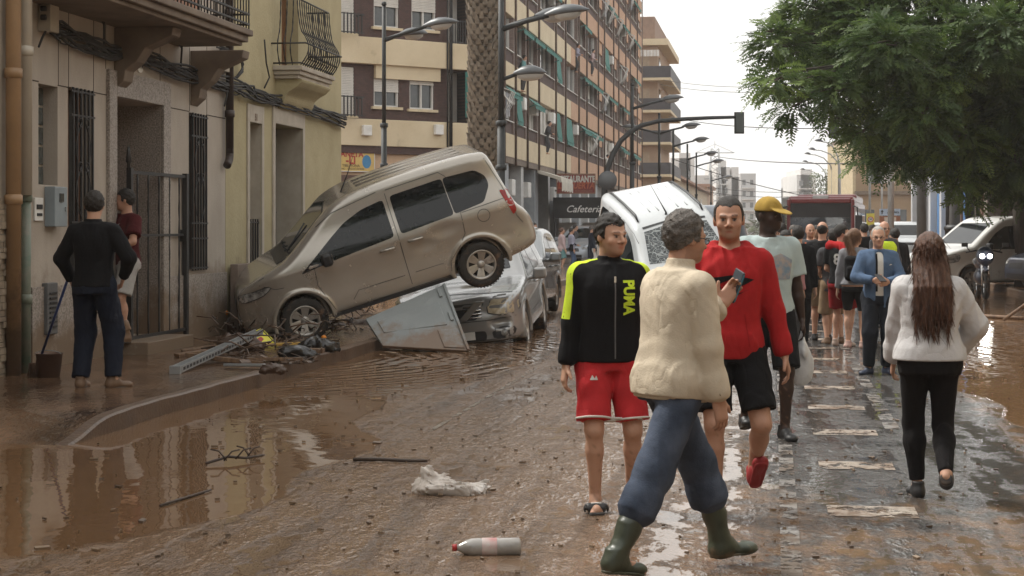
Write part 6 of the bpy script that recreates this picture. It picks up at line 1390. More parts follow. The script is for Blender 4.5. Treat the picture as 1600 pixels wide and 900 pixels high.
clump_tree('feathery_tree', 'big spreading tree with feathery drooping leaves over the right pavement', [tb, tb+Vector((.05, -.1, 1.5)), tb+Vector((-.15, -.5, 3.0)), tb+Vector((-.4, -1.3, 4.2))], [.50, .40, .36, .33], cl, 430, M_leaf, seed=2, leaf=.155, wd=.058, lens=(.35, .7), droop=.38)
tb = at_lamp(1602, 44); tb.z = .1
clump_tree('feathery_tree', 'second slimmer tree trunk at the right edge behind the van roof', [tb, tb+Vector((-.1, 0, 2)), tb+Vector((.1, .2, 5))], [.28, .22, .18], [(tuple(tb+Vector((.8, .5, 6.6))), 1.7), (tuple(tb+Vector((2, 0, 5.2))), 1.5)], 300, M_leaf, seed=5, leaf=.15, wd=.052)
def round_tree(label, px0, px1, py0, py1, Y, n, seed, leaf=.5, group=None, m=None):
    r = random.Random(seed); c = []
    for i in range(n):
        a, b = r.random(), r.random(); x = px0+(px1-px0)*(.15+.7*a); y = py0+(py1-py0)*(.18+.64*b); c.append((tuple(PX(x, y, Y+r.uniform(-2, 2))), (px1-px0)*.23/F*Y*r.uniform(.8, 1.2)))
    b = at_lamp((px0+px1)/2, Y)
    return clump_tree('street_tree', label, [b, b+Vector((0, 0, 2)), b+Vector((.1, 0, 3.6))], [.3, .24, .2], c, 14, m or M_leaf2, seed, leaf=leaf, wd=leaf*.4, lens=(1., 1.8), pairs=6, group=group, droop=.12)
round_tree('rounded dark tree behind the bus roof', 1272, 1326, 262, 345, 170, 12, 3, .45)
round_tree('pale hazy tree left of the bus', 1202, 1246, 308, 368, 210, 10, 4, .5); round_tree('low hazy tree at the end of the street', 1176, 1212, 325, 372, 260, 8, 6, .6); round_tree('hazy tree right of the street end', 1232, 1266, 318, 366, 240, 8, 8, .6)
# palm trunk with its cut leaf bases
pb = at_lamp(756, 42); pm_ = thing('palm_tree', 'thick palm trunk rough with cut leaf bases behind the beige people carrier', 'palm tree', pb)
MB().tube([(0, 0, 0), (-.02, 0, 2), (0, 0, 5), (.02, 0, 7.5), (.05, 0, 10)], [.42, .34, .34, .36, .42], 20).build('trunk', mat('palm_core', (.085, .07, .055), (.05, .04, .03), rough=.95), pm_)
q = MB(); rg = random.Random(2); k = 0; z = .3
while z < 9.9:
    n = 13; r0 = .35+.02*math.sin(z)+(.05 if z > 8 else 0)
    for i in range(n):
        a = 2*math.pi*(i+.5*(k % 2)+rg.uniform(-.12, .12))/n; M_ = Matrix.Translation((0, 0, z+rg.uniform(-.03, .03))) @ Matrix.Rotation(a, 4, 'Z'); w_ = .085*rg.uniform(.8, 1.15); o_ = rg.uniform(.05, .11); h_ = rg.uniform(.10, .16)
        vs = [M_ @ Vector(p) for p in ((r0-.03, -w_, -.09), (r0-.03, w_, -.09), (r0-.02, w_*.5, .10), (r0-.02, -w_*.5, .10), (r0+o_*.5, -w_*.9, -.02), (r0+o_*.5, w_*.9, -.02), (r0+o_, w_*.45, h_), (r0+o_, -w_*.45, h_))]
        q.add(vs, [(0, 4, 5, 1), (4, 7, 6, 5), (3, 2, 6, 7), (0, 3, 7, 4), (1, 5, 6, 2)])
    z += .125; k += 1
q.build('leaf_bases', mat('palm_scales', (.23, .19, .145), (.10, .08, .06), rough=.9, scale=7, detail=6), pm_, fix=False)
r_ = np.random.RandomState(1); n = 46; az = r_.uniform(0, 6.28, n); el = r_.uniform(-.2, 1.2, n); D = np.stack([np.cos(az)*np.cos(el), np.sin(az)*np.cos(el), np.sin(el)], 1)
fronds('palm_fronds', pm_, np.tile([[.05, 0, 10.1]], (n, 1)), D, r_.uniform(2.6, 3.4, n), r_.uniform(.2, .8, n), M_leaf, 34, .45, .05, 1, .16)

# unseen trees added behind the camera to shade the street and darken the car windows
for i, (v_, u_) in enumerate(((-6.2, -9), (7, -6), (-6.2, -24), (7, -22))):
    b = S(v_, u_, .1); r = random.Random(i); c = [(tuple(S(v_+r.uniform(-3.5, 3.5), u_+r.uniform(-3.5, 3.5), r.uniform(4.5, 9))), r.uniform(1.4, 2.1)) for _ in range(12)]
    clump_tree('street_tree', ['unseen leafy tree added behind the camera on the left pavement', 'unseen leafy tree added behind the camera on the right pavement', 'second leafy tree behind the camera on the left', 'second leafy tree behind the camera on the right'][i], [b, b+Vector((0, 0, 2)), b+Vector((.1, 0, 3.8))], [.3, .24, .2], c, 16, M_leaf, 20+i, leaf=.4, wd=.18, lens=(.7, 1.3), pairs=7, droop=.2)
# ---------------- people: one continuous body each, clothes and hair as their own meshes
def nrm(v): v = np.array(v, float); return v/(np.linalg.norm(v)+1e-9)
def ik(a, c, l1, l2, hint):
    a, c = np.array(a, float), np.array(c, float); d = c-a; D = np.linalg.norm(d); u = d/(D+1e-9)
    if D > (l1+l2)*.999: c = a+u*(l1+l2)*.999; D = (l1+l2)*.999
    x = (l1*l1-l2*l2+D*D)/(2*D); h = math.sqrt(max(l1*l1-x*x, 0)); hn = np.array(hint, float); hn = hn-u*(hn@u); hn = nrm(hn); return a+u*x+hn*h, c
def rotm(yaw=0, pitch=0, roll=0): return np.array((Matrix.Rotation(yaw, 3, 'Z') @ Matrix.Rotation(pitch, 3, 'X') @ Matrix.Rotation(roll, 3, 'Y')))
SKIN = {'light': (.52, .31, .22), 'tan': (.43, .24, .165), 'olive': (.32, .18, .115), 'black': (.045, .026, .020), 'legs': (.42, .24, .165)}
def skin_mat():
    m = mat('skin', (1, 1, 1), (.93, .9, .88), rough=.52, scale=14, bump=.12, bscale=160, attr='col', spec=.35, dist=.004)
    m.node_tree.nodes['Principled BSDF'].inputs['Subsurface Weight'].default_value = .06; m.node_tree.nodes['Principled BSDF'].inputs['Subsurface Radius'].default_value = (.012, .005, .003); return m
M_skin = skin_mat()
def hand_prims(w, d, n, t, curl=.5, sc=1.):
    """w wrist, d direction of the hand, n palm normal, t thumb side; five fingers of unequal length"""
    d, n, t = nrm(d), nrm(n), nrm(t); out = []; w = np.array(w)
    c = w+d*.048*sc; A = np.stack([t, n, d], 1); out.append((rbox(c, (.038*sc, .0145*sc, .052*sc), .014*sc, A), .012))
    for i, (off, ln, r) in enumerate(((.029, .070, .0088), (.010, .080, .0092), (-.010, .074, .0088), (-.028, .058, .0078))):
        b = w+d*.088*sc+t*off*sc; p = b; a = 0.12+curl*.35
        for j, q in enumerate((.45, .31, .24)):
            dd = d*math.cos(a)+n*math.sin(a)+t*off*.9; e = p+dd*ln*q*sc; out.append((cone(p, e, r*sc*(1-.08*j), r*sc*(.94-.08*j)), .003)); p = e; a += curl*(1.05 if j == 0 else .8)
    b = w+d*.022*sc+t*.028*sc; td = nrm(t*.75+d*.62+n*.25); e = b+td*.040*sc; e2 = e+nrm(td+d*.5+n*.35*curl)*.032*sc
    out += [(cone(b, e, .0145*sc, .0115*sc), .010), (cone(e, e2, .0115*sc, .0088*sc), .004)]; return out
def person(label, pos, yaw=0., h=1.75, cell=.008, feet=None, hands=None, head=(0, 0, 0), lean=(0, 0), sh_yaw=0., girth=1., skin='light', top=None, bottom=None, shoes=None, hair=None, group=None,
           stub=0., female=False, elbow=None, curls=(.5, .5), hat=None, glasses=False, face=True, knee=None, hip=None, palm=None, nod=0., extra=None, name='person', sock=None, beard_col=None):
    """local axes: x = the person's left, -y = forwards, z up; yaw 0 faces the camera"""
    s = h/1.75; S_ = lambda *p: np.array(p, float)*s; g = girth
    M = lambda p: p
    px_, py_ = lean; Rt = rotm(sh_yaw*.0, px_, py_); pel = S_(0, 0, .94) if hip is None else S_(*hip)
    Rs = rotm(sh_yaw, px_, py_)
    def T(x, y, z): return pel+Rs @ S_(x, y, z-.94)          # torso frame
    sw = (.150 if female else .168)*(1+.25*(g-1)); shL, shR = T(sw, .012, 1.392), T(-sw, .012, 1.392); nb = T(0, .015, 1.475)
    Rh = rotm(*[head[0]+sh_yaw*.5, head[1], head[2]]); hb = nb+Rs @ S_(0, -.012, .035)+Rh @ S_(0, -.01, .015)
    def Hd(x, y, z): return hb+Rh @ S_(x, y, z)
    rp = random.Random(len(label)*7+ord(label[4])+ord(label[-3]))
    feet = feet or ((.09+rp.uniform(0, .05), rp.uniform(-.12, .12), 0, rp.uniform(0, .4), 0), (-.09-rp.uniform(0, .04), rp.uniform(-.12, .12), 0, -rp.uniform(0, .4), 0)); legs = []
    if hands is None: hands = ((.25, rp.uniform(-.12, .04), .80+rp.uniform(0, .05)), (-.25, rp.uniform(-.12, .04), .80+rp.uniform(0, .05))) if rp.random() < .6 else ((.14, -.26, 1.05), (-.25, -.05, .82))
    for i, sd in enumerate((1, -1)):
        fx, fy, fz, fyaw, fp = (list(feet[i])+[0]*5)[:5]; hp = pel+rotm(sh_yaw*.3) @ S_(sd*.092*(1+.2*(g-1)), 0, -.02)
        Rf = rotm(fyaw, fp); ank = S_(fx, fy, fz)+Rf @ S_(0, .0, .0)+S_(0, 0, .085); kh = (0, -1, .0) if not knee else knee[i]
        kn, ank = ik(hp, ank, .445*s, .415*s, (kh[0]+math.sin(fyaw)*-0+.1*sd, kh[1], kh[2])); legs.append((hp, kn, ank, Rf))
    hands = hands or ((.27, -.02, .80), (-.27, -.02, .80)); arms = []
    for i, sd in enumerate((1, -1)):
        sh = shL if sd > 0 else shR; wr = S_(*hands[i][:3]); eh = (elbow[i] if elbow else (sd*.45, .9, 0)); el, wr = ik(sh, wr, .285*s, .25*s, eh); arms.append((sh, el, wr))
    # ---- body
    allp = np.array([p for l in legs for p in l[:3]]+[p for a in arms for p in a]+[Hd(0, 0, .25), nb, pel]); lo, hi = allp.min(0)-.24*s, allp.max(0)+.24*s; lo[2] = max(lo[2], allp[:, 2].min()-.10*s)
    f = Field(lo, hi, cell); k = .02*s
    def tsec(off=0., z0=.86, z1=1.49, fem=female):
        b = [(.84, 0, .012, .150, .112), (.90, 0, .012, .162, .118), (.96, 0, .006, .158, .114), (1.06, 0, 0, .140, .104), (1.14, 0, -.002, .143, .104), (1.25, 0, 0, .156, .112), (1.33, 0, .002, .163, .112), (1.39, 0, .008, .142, .096), (1.43, 0, .012, .100, .078), (1.465, 0, .014, .070, .064), (1.50, 0, .014, .058, .058)]
        if fem: b = [(.84, 0, .02, .165, .125), (.90, 0, .022, .178, .132), (.96, 0, .014, .168, .122), (1.06, 0, 0, .132, .10), (1.14, 0, -.004, .130, .10), (1.25, 0, -.008, .144, .116), (1.33, 0, -.002, .146, .110), (1.39, 0, .008, .125, .092), (1.43, 0, .012, .088, .074), (1.465, 0, .014, .06, .058), (1.50, 0, .014, .052, .052)]
        return [((z-.94)*s, cx*s, cy*s, (rx*g+off)*s, (ry*(1+1.25*(g-1))+off)*s) for z, cx, cy, rx, ry in b if z0-.001 <= z <= z1+.001]
    f.op(loft(tsec(0), Rs, pel), k)
    for sh, el, wr in arms:
        f.op(cone(T(0, .014, 1.425), sh, .050*s, .055*s), .04*s).op(cone(sh, el, .053*s*g**.5, .041*s*g**.5), k).op(cone(el, el+(wr-el)*.35, .041*s, .043*s), k).op(cone(el+(wr-el)*.35, wr, .042*s, .026*s), k)
    for hp, kn, ank, Rf in legs:
        f.op(cone(hp, kn, .088*s*g**.6, .056*s*g**.3), .04*s).op(cone(kn, kn+(ank-kn)*.3, .051*s, .050*s*g**.3), k).op(ell(kn+(ank-kn)*.30+np.array([0, .020*s, 0]), (.048*s, .055*s, .11*s)), .02*s).op(cone(kn+(ank-kn)*.3, ank, .049*s, .034*s), k)
        if bottom and bottom.get('kind') == 'shorts': f.op(ell(kn+np.array([0, -.028*s, .005]), (.035*s, .03*s, .04*s)), .02*s)
        q = lambda x, y, z, Rf=Rf, ank=ank: ank+Rf @ S_(x, y, z)
        f.op(cone(q(0, .025, -.045), q(0, -.02, -.02), .034*s, .036*s), k).op(cone(q(0, .02, -.05), q(0, -.13, -.062), .034*s, .028*s), k)
        for j in range(5): f.op(cone(q(-.026+.013*j, -.120, -.068), q(-.030+.015*j, -.156+.006*j, -.074), .012*s, .010*s), .006)
    # neck and head
    f.op(cone(nb-Rs @ S_(0, 0, .03), Hd(0, .02, .06), .062*s, .054*s), .03*s)
    def H_(p, k_=.012): f.op(p, k_*s)
    A = Rh
    E = lambda x, y, z, a, b, c: ell(Hd(x, y, z), (a*s, b*s, c*s), A)
    H_(E(0, .012, .135, .078, .098, .098), .02); H_(E(0, -.025, .075, .063, .070, .088), .03); H_(E(0, -.04, .035, .050, .050, .042), .03); H_(E(0, -.078, .018, .024, .020, .022), .02)
    if face:
        for sd in (-1, 1):
            H_(E(sd*.044, -.064, .078, .022, .020, .020), .02); H_(cone(Hd(sd*.012, -.094, .128), Hd(sd*.045, -.078, .130), .008*s, .008*s), .012)
            f.op(E(sd*.031, -.100, .108, .017, .016, .011), .010*s, 's'); H_(E(sd*.031, -.0765, .108, .0145, .0135, .0125), .002)
            H_(E(sd*.079, .012, .098, .010, .019, .032), .006); H_(E(sd*.016, -.100, .073, .010, .010, .008), .006)
        H_(cone(Hd(0, -.092, .118), Hd(0, -.117, .080), .0085*s, .0135*s), .012)
        H_(cone(Hd(-.020, -.088, .0475), Hd(.020, -.088, .0475), .0075*s, .0075*s), .005); H_(E(0, -.094, .0475, .014, .008, .006), .005); H_(cone(Hd(-.016, -.087, .037), Hd(.016, -.087, .037), .0085*s, .0085*s), .005)
        f.op(cone(Hd(-.022, -.101, .0425), Hd(.022, -.101, .0425), .0028*s, .0028*s), .003, 's')
    else:
        for sd in (-1, 1): H_(E(sd*.079, .012, .098, .011, .020, .032), .006)
        H_(cone(Hd(0, -.092, .118), Hd(0, -.115, .080), .010*s, .0145*s), .012)
    for i, (sh, el, wr) in enumerate(arms):
        sd = 1 if i == 0 else -1; d = nrm(wr-el)
        pn = np.array(palm[i][0], float) if palm and palm[i] else np.array([-sd, .15, 0.]); th = np.array(palm[i][1], float) if palm and palm[i] else np.array([0, -1., 0])
        if palm and palm[i] and len(palm[i]) > 2: d = nrm(palm[i][2])
        pn = nrm(pn-d*(pn@d)); th = th-d*(th@d); th = nrm(th-pn*(th@pn))
        for p, kk in hand_prims(wr, d, pn, th, curls[i], s*1.05): f.op(p, kk*s)
    V, Fc = f.mesh(); V = laplace(V, Fc, 1, .3)
    hd = (V-hb) @ Rh / s          # head-frame coordinates
    base = np.array(SKIN[skin] if isinstance(skin, str) else skin); C = np.tile(base, (len(V), 1)); onh = (hd[:, 2] > -.02) & (np.abs(hd[:, 0]) < .11) & (np.abs(hd[:, 1]) < .14)
    x, y, z = hd.T
    def blend(mask, col, a=1.): 
        mk = np.clip(mask, 0, 1)[:, None]*a; C[:] = C*(1-mk)+np.array(col)*mk
    dk = skin == 'black'
    blend(onh*np.exp(-(((np.abs(x)-.045)/.02)**2+((z-.078)/.02)**2))*(y < -.03), base*np.array([1.08, .88, .84]), .3)
    blend(onh*np.exp(-((x/.016)**2+((z-.078)/.016)**2))*(y < -.09), base*np.array([1.1, .88, .84]), .3)
    if stub: blend(onh*(np.clip((.068-z)/.02, 0, 1))*(y < .03)*(z > -.01), base*.38+np.array([.02, .02, .02]), stub)
    if beard_col: blend(onh*np.exp(-((x/.035)**2+((z-.012)/.03)**2))*(y < -.03), beard_col, .8)
    if face:
        blend(onh*np.exp(-((x/.021)**4+((z-.0425)/.0085)**4))*(y < -.08), base*(np.array([.80, .50, .48]) if not dk else np.array([1.3, 1., .95])), .85)
        blend(onh*(np.abs(z-.1305-(.004-np.abs(np.abs(x)-.03)*.12)) < .0042)*(np.abs(np.abs(x)-.032) < .018)*(y < -.05), np.array([.05, .032, .024]), .62)
        ex = np.abs(x)-.031; er = np.sqrt(ex**2+((z-.108)*1.5)**2)
        blend(onh*(er < .0125)*(y < -.06), (.22, .17, .15)); blend(onh*(np.sqrt(ex**2+(z-.108)**2) < .0072)*(y < -.06), (.025, .016, .012))
        blend(onh*((np.abs(z-.1165) < .0028)*(np.abs(ex) < .0145))*(y < -.06), base*.25)
        blend(onh*(np.abs(np.abs(x)-.007) < .0035)*(np.abs(z-.0695) < .003)*(y < -.095), base*.3)
    zr = V[:, 2]-V[:, 2].min(); sp_ = np.sin(V[:, 0]*130+V[:, 2]*70)+np.sin(V[:, 2]*95-V[:, 1]*110)+np.sin(V[:, 0]*47+V[:, 1]*61+V[:, 2]*38)   # mud splashes on the shins
    blend((zr < .62)*np.clip((sp_-.7-zr*2.4)*.8, 0, 1), (.22, .13, .08), .45)
    C4 = np.concatenate([np.clip(C, 0, 1), np.ones((len(C), 1))], 1).astype(np.float32)
    me = mesh_np('person', V, Fc); ca = me.color_attributes.new('col', 'FLOAT_COLOR', 'POINT'); ca.data.foreach_set('color', C4.ravel())
    root = link(name, me, None, M_skin, pos, (0, 0, yaw)); setp(root, label, 'person', group)
    K = dict(T=T, Hd=Hd, s=s, arms=arms, legs=legs, root=root, Rh=Rh, Rs=Rs, hb=hb, pel=pel, lo=lo, hi=hi, g=g, tsec=tsec, nb=nb, cell=cell)
    if top: K['top'] = make_top(K, **top)
    if bottom: K['bottom'] = make_bottom(K, **bottom)
    if shoes: make_shoes(K, **shoes)
    if hair: make_hair(K, **hair)
    if hat: make_cap(K, hat)
    if glasses:
        m = MB()
        for sd in (-1, 1):
            m.tube([Hd(sd*.033+.020*math.cos(a*.524), -.104, .106+.015*math.sin(a*.524)) for a in range(13)], .0022*s, 5); m.tube([Hd(sd*.053, -.102, .108), Hd(sd*.076, -.06, .112), Hd(sd*.082, .01, .112)], .0024*s, 5)
        m.tube([Hd(-.013, -.106, .108), Hd(.013, -.106, .108)], .0022*s, 5); m.build('glasses', M_black, root)
    if extra: extra(K)
    return K
def cl_mesh(K, f, name, m, it=1, painter=None):
    V, Fc = f.mesh()
    if len(V) == 0: return None
    V = laplace(V, Fc, it+1, .5); me = mesh_np(name, V, Fc)
    mats = m if isinstance(m, list) else [m]
    if painter is not None:
        cen = V[Fc].mean(1); me.polygons.foreach_set('material_index', painter(cen).astype(np.int32))
    return link(name, me, K['root'], mats)
def make_top(K, m, sleeve='long', hem=.88, off=.022, neck='crew', name='jacket', fold=.006, arm=.014, loose=0., seed=0, blouse=0., painter=None, hood=False, cuff=0., collar=None, open_front=False):
    s, T, Rs, pel, arms = K['s'], K['T'], K['Rs'], K['pel'], K['arms']; c = K['cell']*1.1; f = Field(K['lo'], K['hi'], c)
    sec = K['tsec'](off, .84, 1.49); sec = [(z, cx, cy, rx+loose*s*(1 if z/s+.94 < 1.2 else .4), ry+loose*s*(1 if z/s+.94 < 1.2 else .4)) for z, cx, cy, rx, ry in sec]
    if hem < .84: z, cx, cy, rx, ry = sec[0]; sec = [((hem-.94)*s, cx, cy, rx*1.02, ry*1.02)]+sec
    else: sec = [((hem-.94)*s, *[float(np.interp((hem-.94)*s, [q[0] for q in sec], [q[i] for q in sec])) for i in (1, 2, 3, 4)])]+[q for q in sec if q[0] > (hem-.94)*s+.01]
    if blouse:      # gathered waistband: cloth bags out above the hem
        hz = (hem-.94)*s; sec = [(z, cx, cy, rx+(blouse*s*math.exp(-((z-hz-.10*s)/(.07*s))**2)), ry+(blouse*s*math.exp(-((z-hz-.10*s)/(.07*s))**2))) for z, cx, cy, rx, ry in [(hz+i*.03*s, *[float(np.interp(hz+i*.03*s, [q[0] for q in sec], [q[j] for q in sec])) for j in (1, 2, 3, 4)]) for i in range(7)]]+[q for q in sec if q[0] > hz+.20*s]
    f.op(loft(sec, Rs, pel), 0)
    for sh, el, wr in arms:
        f.op(cone(T(0, .014, 1.425), sh, (.048+off*.7)*s, (.055+off*.8)*s), .05*s)
        if sleeve == 'long':
            d = nrm(wr-el); L_ = np.linalg.norm(wr-el); we = wr-d*.012
            f.op(cone(sh, el, (.052+arm+.006)*s*K['g']**.5, (.043+arm+.004)*s), .014*s).op(cone(el, we, (.043+arm+.004)*s, (.030+arm)*s, flat=1), .025*s)
            if cuff: f.op(cone(we-d*.075*s, we-d*.035*s, (.036+arm+cuff)*s, (.036+arm+cuff)*s), .03*s)
        elif sleeve == 'short':
            d = nrm(el-sh); e = sh+d*.21*s; f.op(cone(sh, e, (.054+arm+.004)*s, (.05+arm+.012)*s, flat=1), .014*s)
    if fold:
        f1, f2 = folds(fold*s, 15, seed), folds(fold*.5*s, 34, seed+2); hz_ = pel[2]+(hem-.94)*s
        f.disp(lambda X, Y, Z: (f1(X, Y, Z)+f2(X, Y, Z))*np.clip((Z-hz_-.015)/.06, 0, 1))
    if collar: f.op(loft([((1.44-.94)*s, 0, .012*s, .085*s, .080*s), ((1.47-.94)*s, 0, .010*s, .072*s, .072*s), ((collar-.94)*s, 0, .004*s, .070*s, .070*s)], Rs, pel, p=2.), .01)
    if hood:
        f.op(cone(T(-.085, .03, 1.475), T(0, .085, 1.45), .040*s, .055*s), .03*s).op(cone(T(.085, .03, 1.475), T(0, .085, 1.45), .040*s, .055*s), .03*s)
        for sd in (-1, 1): f.op(cone(T(sd*.088, .02, 1.475), T(sd*.045, -.088, 1.41), .027*s, .018*s), .02*s)
    # neck opening
    if neck == 'crew': f.op(ell(T(0, -.012, 1.512), (.080*s, .082*s, .052*s), Rs), .01, 's')
    elif neck == 'v': f.op(ell(T(0, -.02, 1.515), (.075*s, .080*s, .05*s), Rs), .01, 's').op(cone(T(0, -.09, 1.50), T(0, -.135, 1.38), .050*s, .006*s), .008, 's')
    if neck == 'collar': f.op(ell(T(0, -.005, (collar or 1.5)+.012), (.058*s, .060*s, .03*s), Rs), .004, 's').op(cone(T(0, -.085, 1.53), T(0, -.13, 1.40), .040*s, .004*s), .006, 's')
    if open_front: f.op(rbox(T(0, -.16, 1.2), (.045*s, .09*s, .45*s), .02*s, Rs), .01, 's')
    return cl_mesh(K, f, name, m, painter=painter)
def make_bottom(K, m, kind='trousers', waist=.935, length=None, off=.016, fold=.005, name=None, seed=1, painter=None, flare=0., turn=0., jean=0.):
    s, pel, legs, Rs = K['s'], K['pel'], K['legs'], K['Rs']; f = Field(K['lo'], K['hi'], K['cell']*1.1)
    sec = [q for q in K['tsec'](off, .84, 1.06) if q[0] <= (waist-.94)*s]+[((waist-.94)*s, 0, 0, (.150*K['g']+off)*s, (.112*K['g']+off)*s)]
    f.op(loft(sec, Rs, pel), 0); bot = []
    for hp, kn, ank, Rf in legs:
        r0 = (.088*K['g']**.6+off)*s; rk = (.062+off+.010+jean)*s; ra = (.040+off+.012+jean)*s
        if kind == 'trousers': 
            e = ank+np.array([0, 0, .01*s]); f.op(cone(hp, kn, r0, rk), .03*s).op(cone(kn, e, rk, ra, flat=1), .03*s)
        elif kind == 'tight':
            e = ank+nrm(kn-ank)*.03*s; f.op(cone(hp, kn, (.090*K['g']**.6+.008)*s, .068*s*K['g']**.3), .03*s).op(ell(kn+np.array([0, -.025*s, .005]), (.050*s, .050*s, .055*s)), .02).op(cone(kn, kn+(ank-kn)*.3, .066*s, .071*s), .03).op(ell(kn+(ank-kn)*.30+np.array([0, .018*s, 0]), (.064*s, .070*s, .12*s)), .02*s).op(cone(kn+(ank-kn)*.3, e, .069*s, .048*s, flat=1), .03*s)
        elif kind == 'shorts':
            L_ = length or .9; e = hp+(kn-hp)*L_; f.op(cone(hp, hp*.5+e*.5, r0, r0-.004*s), .03*s).op(cone(hp*.5+e*.5, e, r0-.006*s, (.062+off+flare)*s, flat=1), .018*s)
        elif kind == 'tucked':
            e = kn+(ank-kn)*(length or .3); rk = (.077+off)*s; f.op(cone(hp, kn, r0, rk), .03*s).op(cone(kn, e, rk, rk*1.0, flat=1), .03*s).op(ell(kn+np.array([0, -.03*s, 0]), (.070*s, .066*s, .085*s)), .03*s).op(cone(e-(e-kn)*.35, e-(e-kn)*.12, rk*1.04, rk*1.03), .02)
        bot.append(e)
    if fold:
        f.disp(folds(fold*s, 17, seed))
        if kind in ('trousers', 'tucked'): f.disp(folds(fold*.6*s, 30, seed+3, (1, 1, 1.3)))
    K['bot'] = bot
    return cl_mesh(K, f, name or ('shorts' if kind == 'shorts' else 'trousers'), m, painter=painter)
def make_shoes(K, m, kind='shoe', sole=None, boot=.0, sock=None):
    s = K['s']
    for hp, kn, ank, Rf in K['legs']:
        q = lambda x, y, z: ank+Rf @ (np.array([x, y, z])*s); lo = np.minimum(ank, kn if boot else ank)-.26*s; hi = np.maximum(ank, kn if boot else ank)+.26*s; f = Field(lo, hi, min(K['cell'], .008))
        if kind == 'slide':
            f.op(rbox(q(0, -.045, -.083), (.046*s, .135*s, .014*s), .012*s, Rf), 0); sl_ = cl_mesh(K, f, 'slide_sandal', sole or m)
            f = Field(lo, hi, .006); f.op(cone(q(-.040, -.085, -.060), q(.040, -.085, -.060), .036*s, .036*s), 0).op(cone(q(-.06, -.085, -.066), q(.06, -.085, -.066), .028*s, .028*s, flat=2), 0, 's').op(rbox(q(0, -.085, -.15), (.1, .1, .07), .01, Rf), 0, 's')
            V, Fc = f.mesh(); o = link('sandal_strap', mesh_np('st', V, Fc), sl_, [m])
            if len(V) == 0: bpy.data.objects.remove(o)
            else:
                w = MB().tube([q(-.030, -.099, -.026), q(.030, -.070, -.025)], .004).tube([q(-.030, -.085, -.027), q(.03, -.095, -.027)], .004); w.build('strap_mark', M_white, sl_)
            continue
        f.op(cone(q(0, .038, -.050), q(0, -.03, -.035), .040*s, .042*s), .02*s).op(cone(q(0, .03, -.062), q(.0, -.14, -.066), .036*s, .030*s), .03*s).op(ell(q(0, -.130, -.064), (.048*s, .060*s, .031*s), Rf), .02*s)
        f.op(cone(q(0, .02, -.04), q(0, .022, .022), .043*s, .042*s, flat=1), .02*s)
        if boot:
            e = ank+(kn-ank)*boot; f.op(cone(q(0, .01, -.02), ank+(kn-ank)*.3, .050*s, .056*s), .03*s).op(cone(ank+(kn-ank)*.3, e, .058*s, .074*s, flat=1), .03*s)
            f.disp(folds(.005*s, 14, 4, (1, 1, 1.4)))
        f.F = np.maximum(f.F, (ank[2]-.098*s-f.ax[2])[None, None, :]) if abs(Rf[2, 1]) < .05 else f.F
        o = cl_mesh(K, f, 'boot' if boot else 'shoe', m)
        f = Field(lo, hi, .008); f.op(cone(q(0, .035, -.086), q(0, -.135, -.086), .038*s, .040*s), .01).op(rbox(q(0, -.05, -.122), (.1, .2, .028), .004, Rf), 0, 's').op(rbox(q(0, -.05, -.030), (.1, .2, .045), .004, Rf), 0, 's')
        V, Fc = f.mesh()
        if len(V): link('sole', mesh_np('sole', V, Fc), o, [sole or M_rubber])
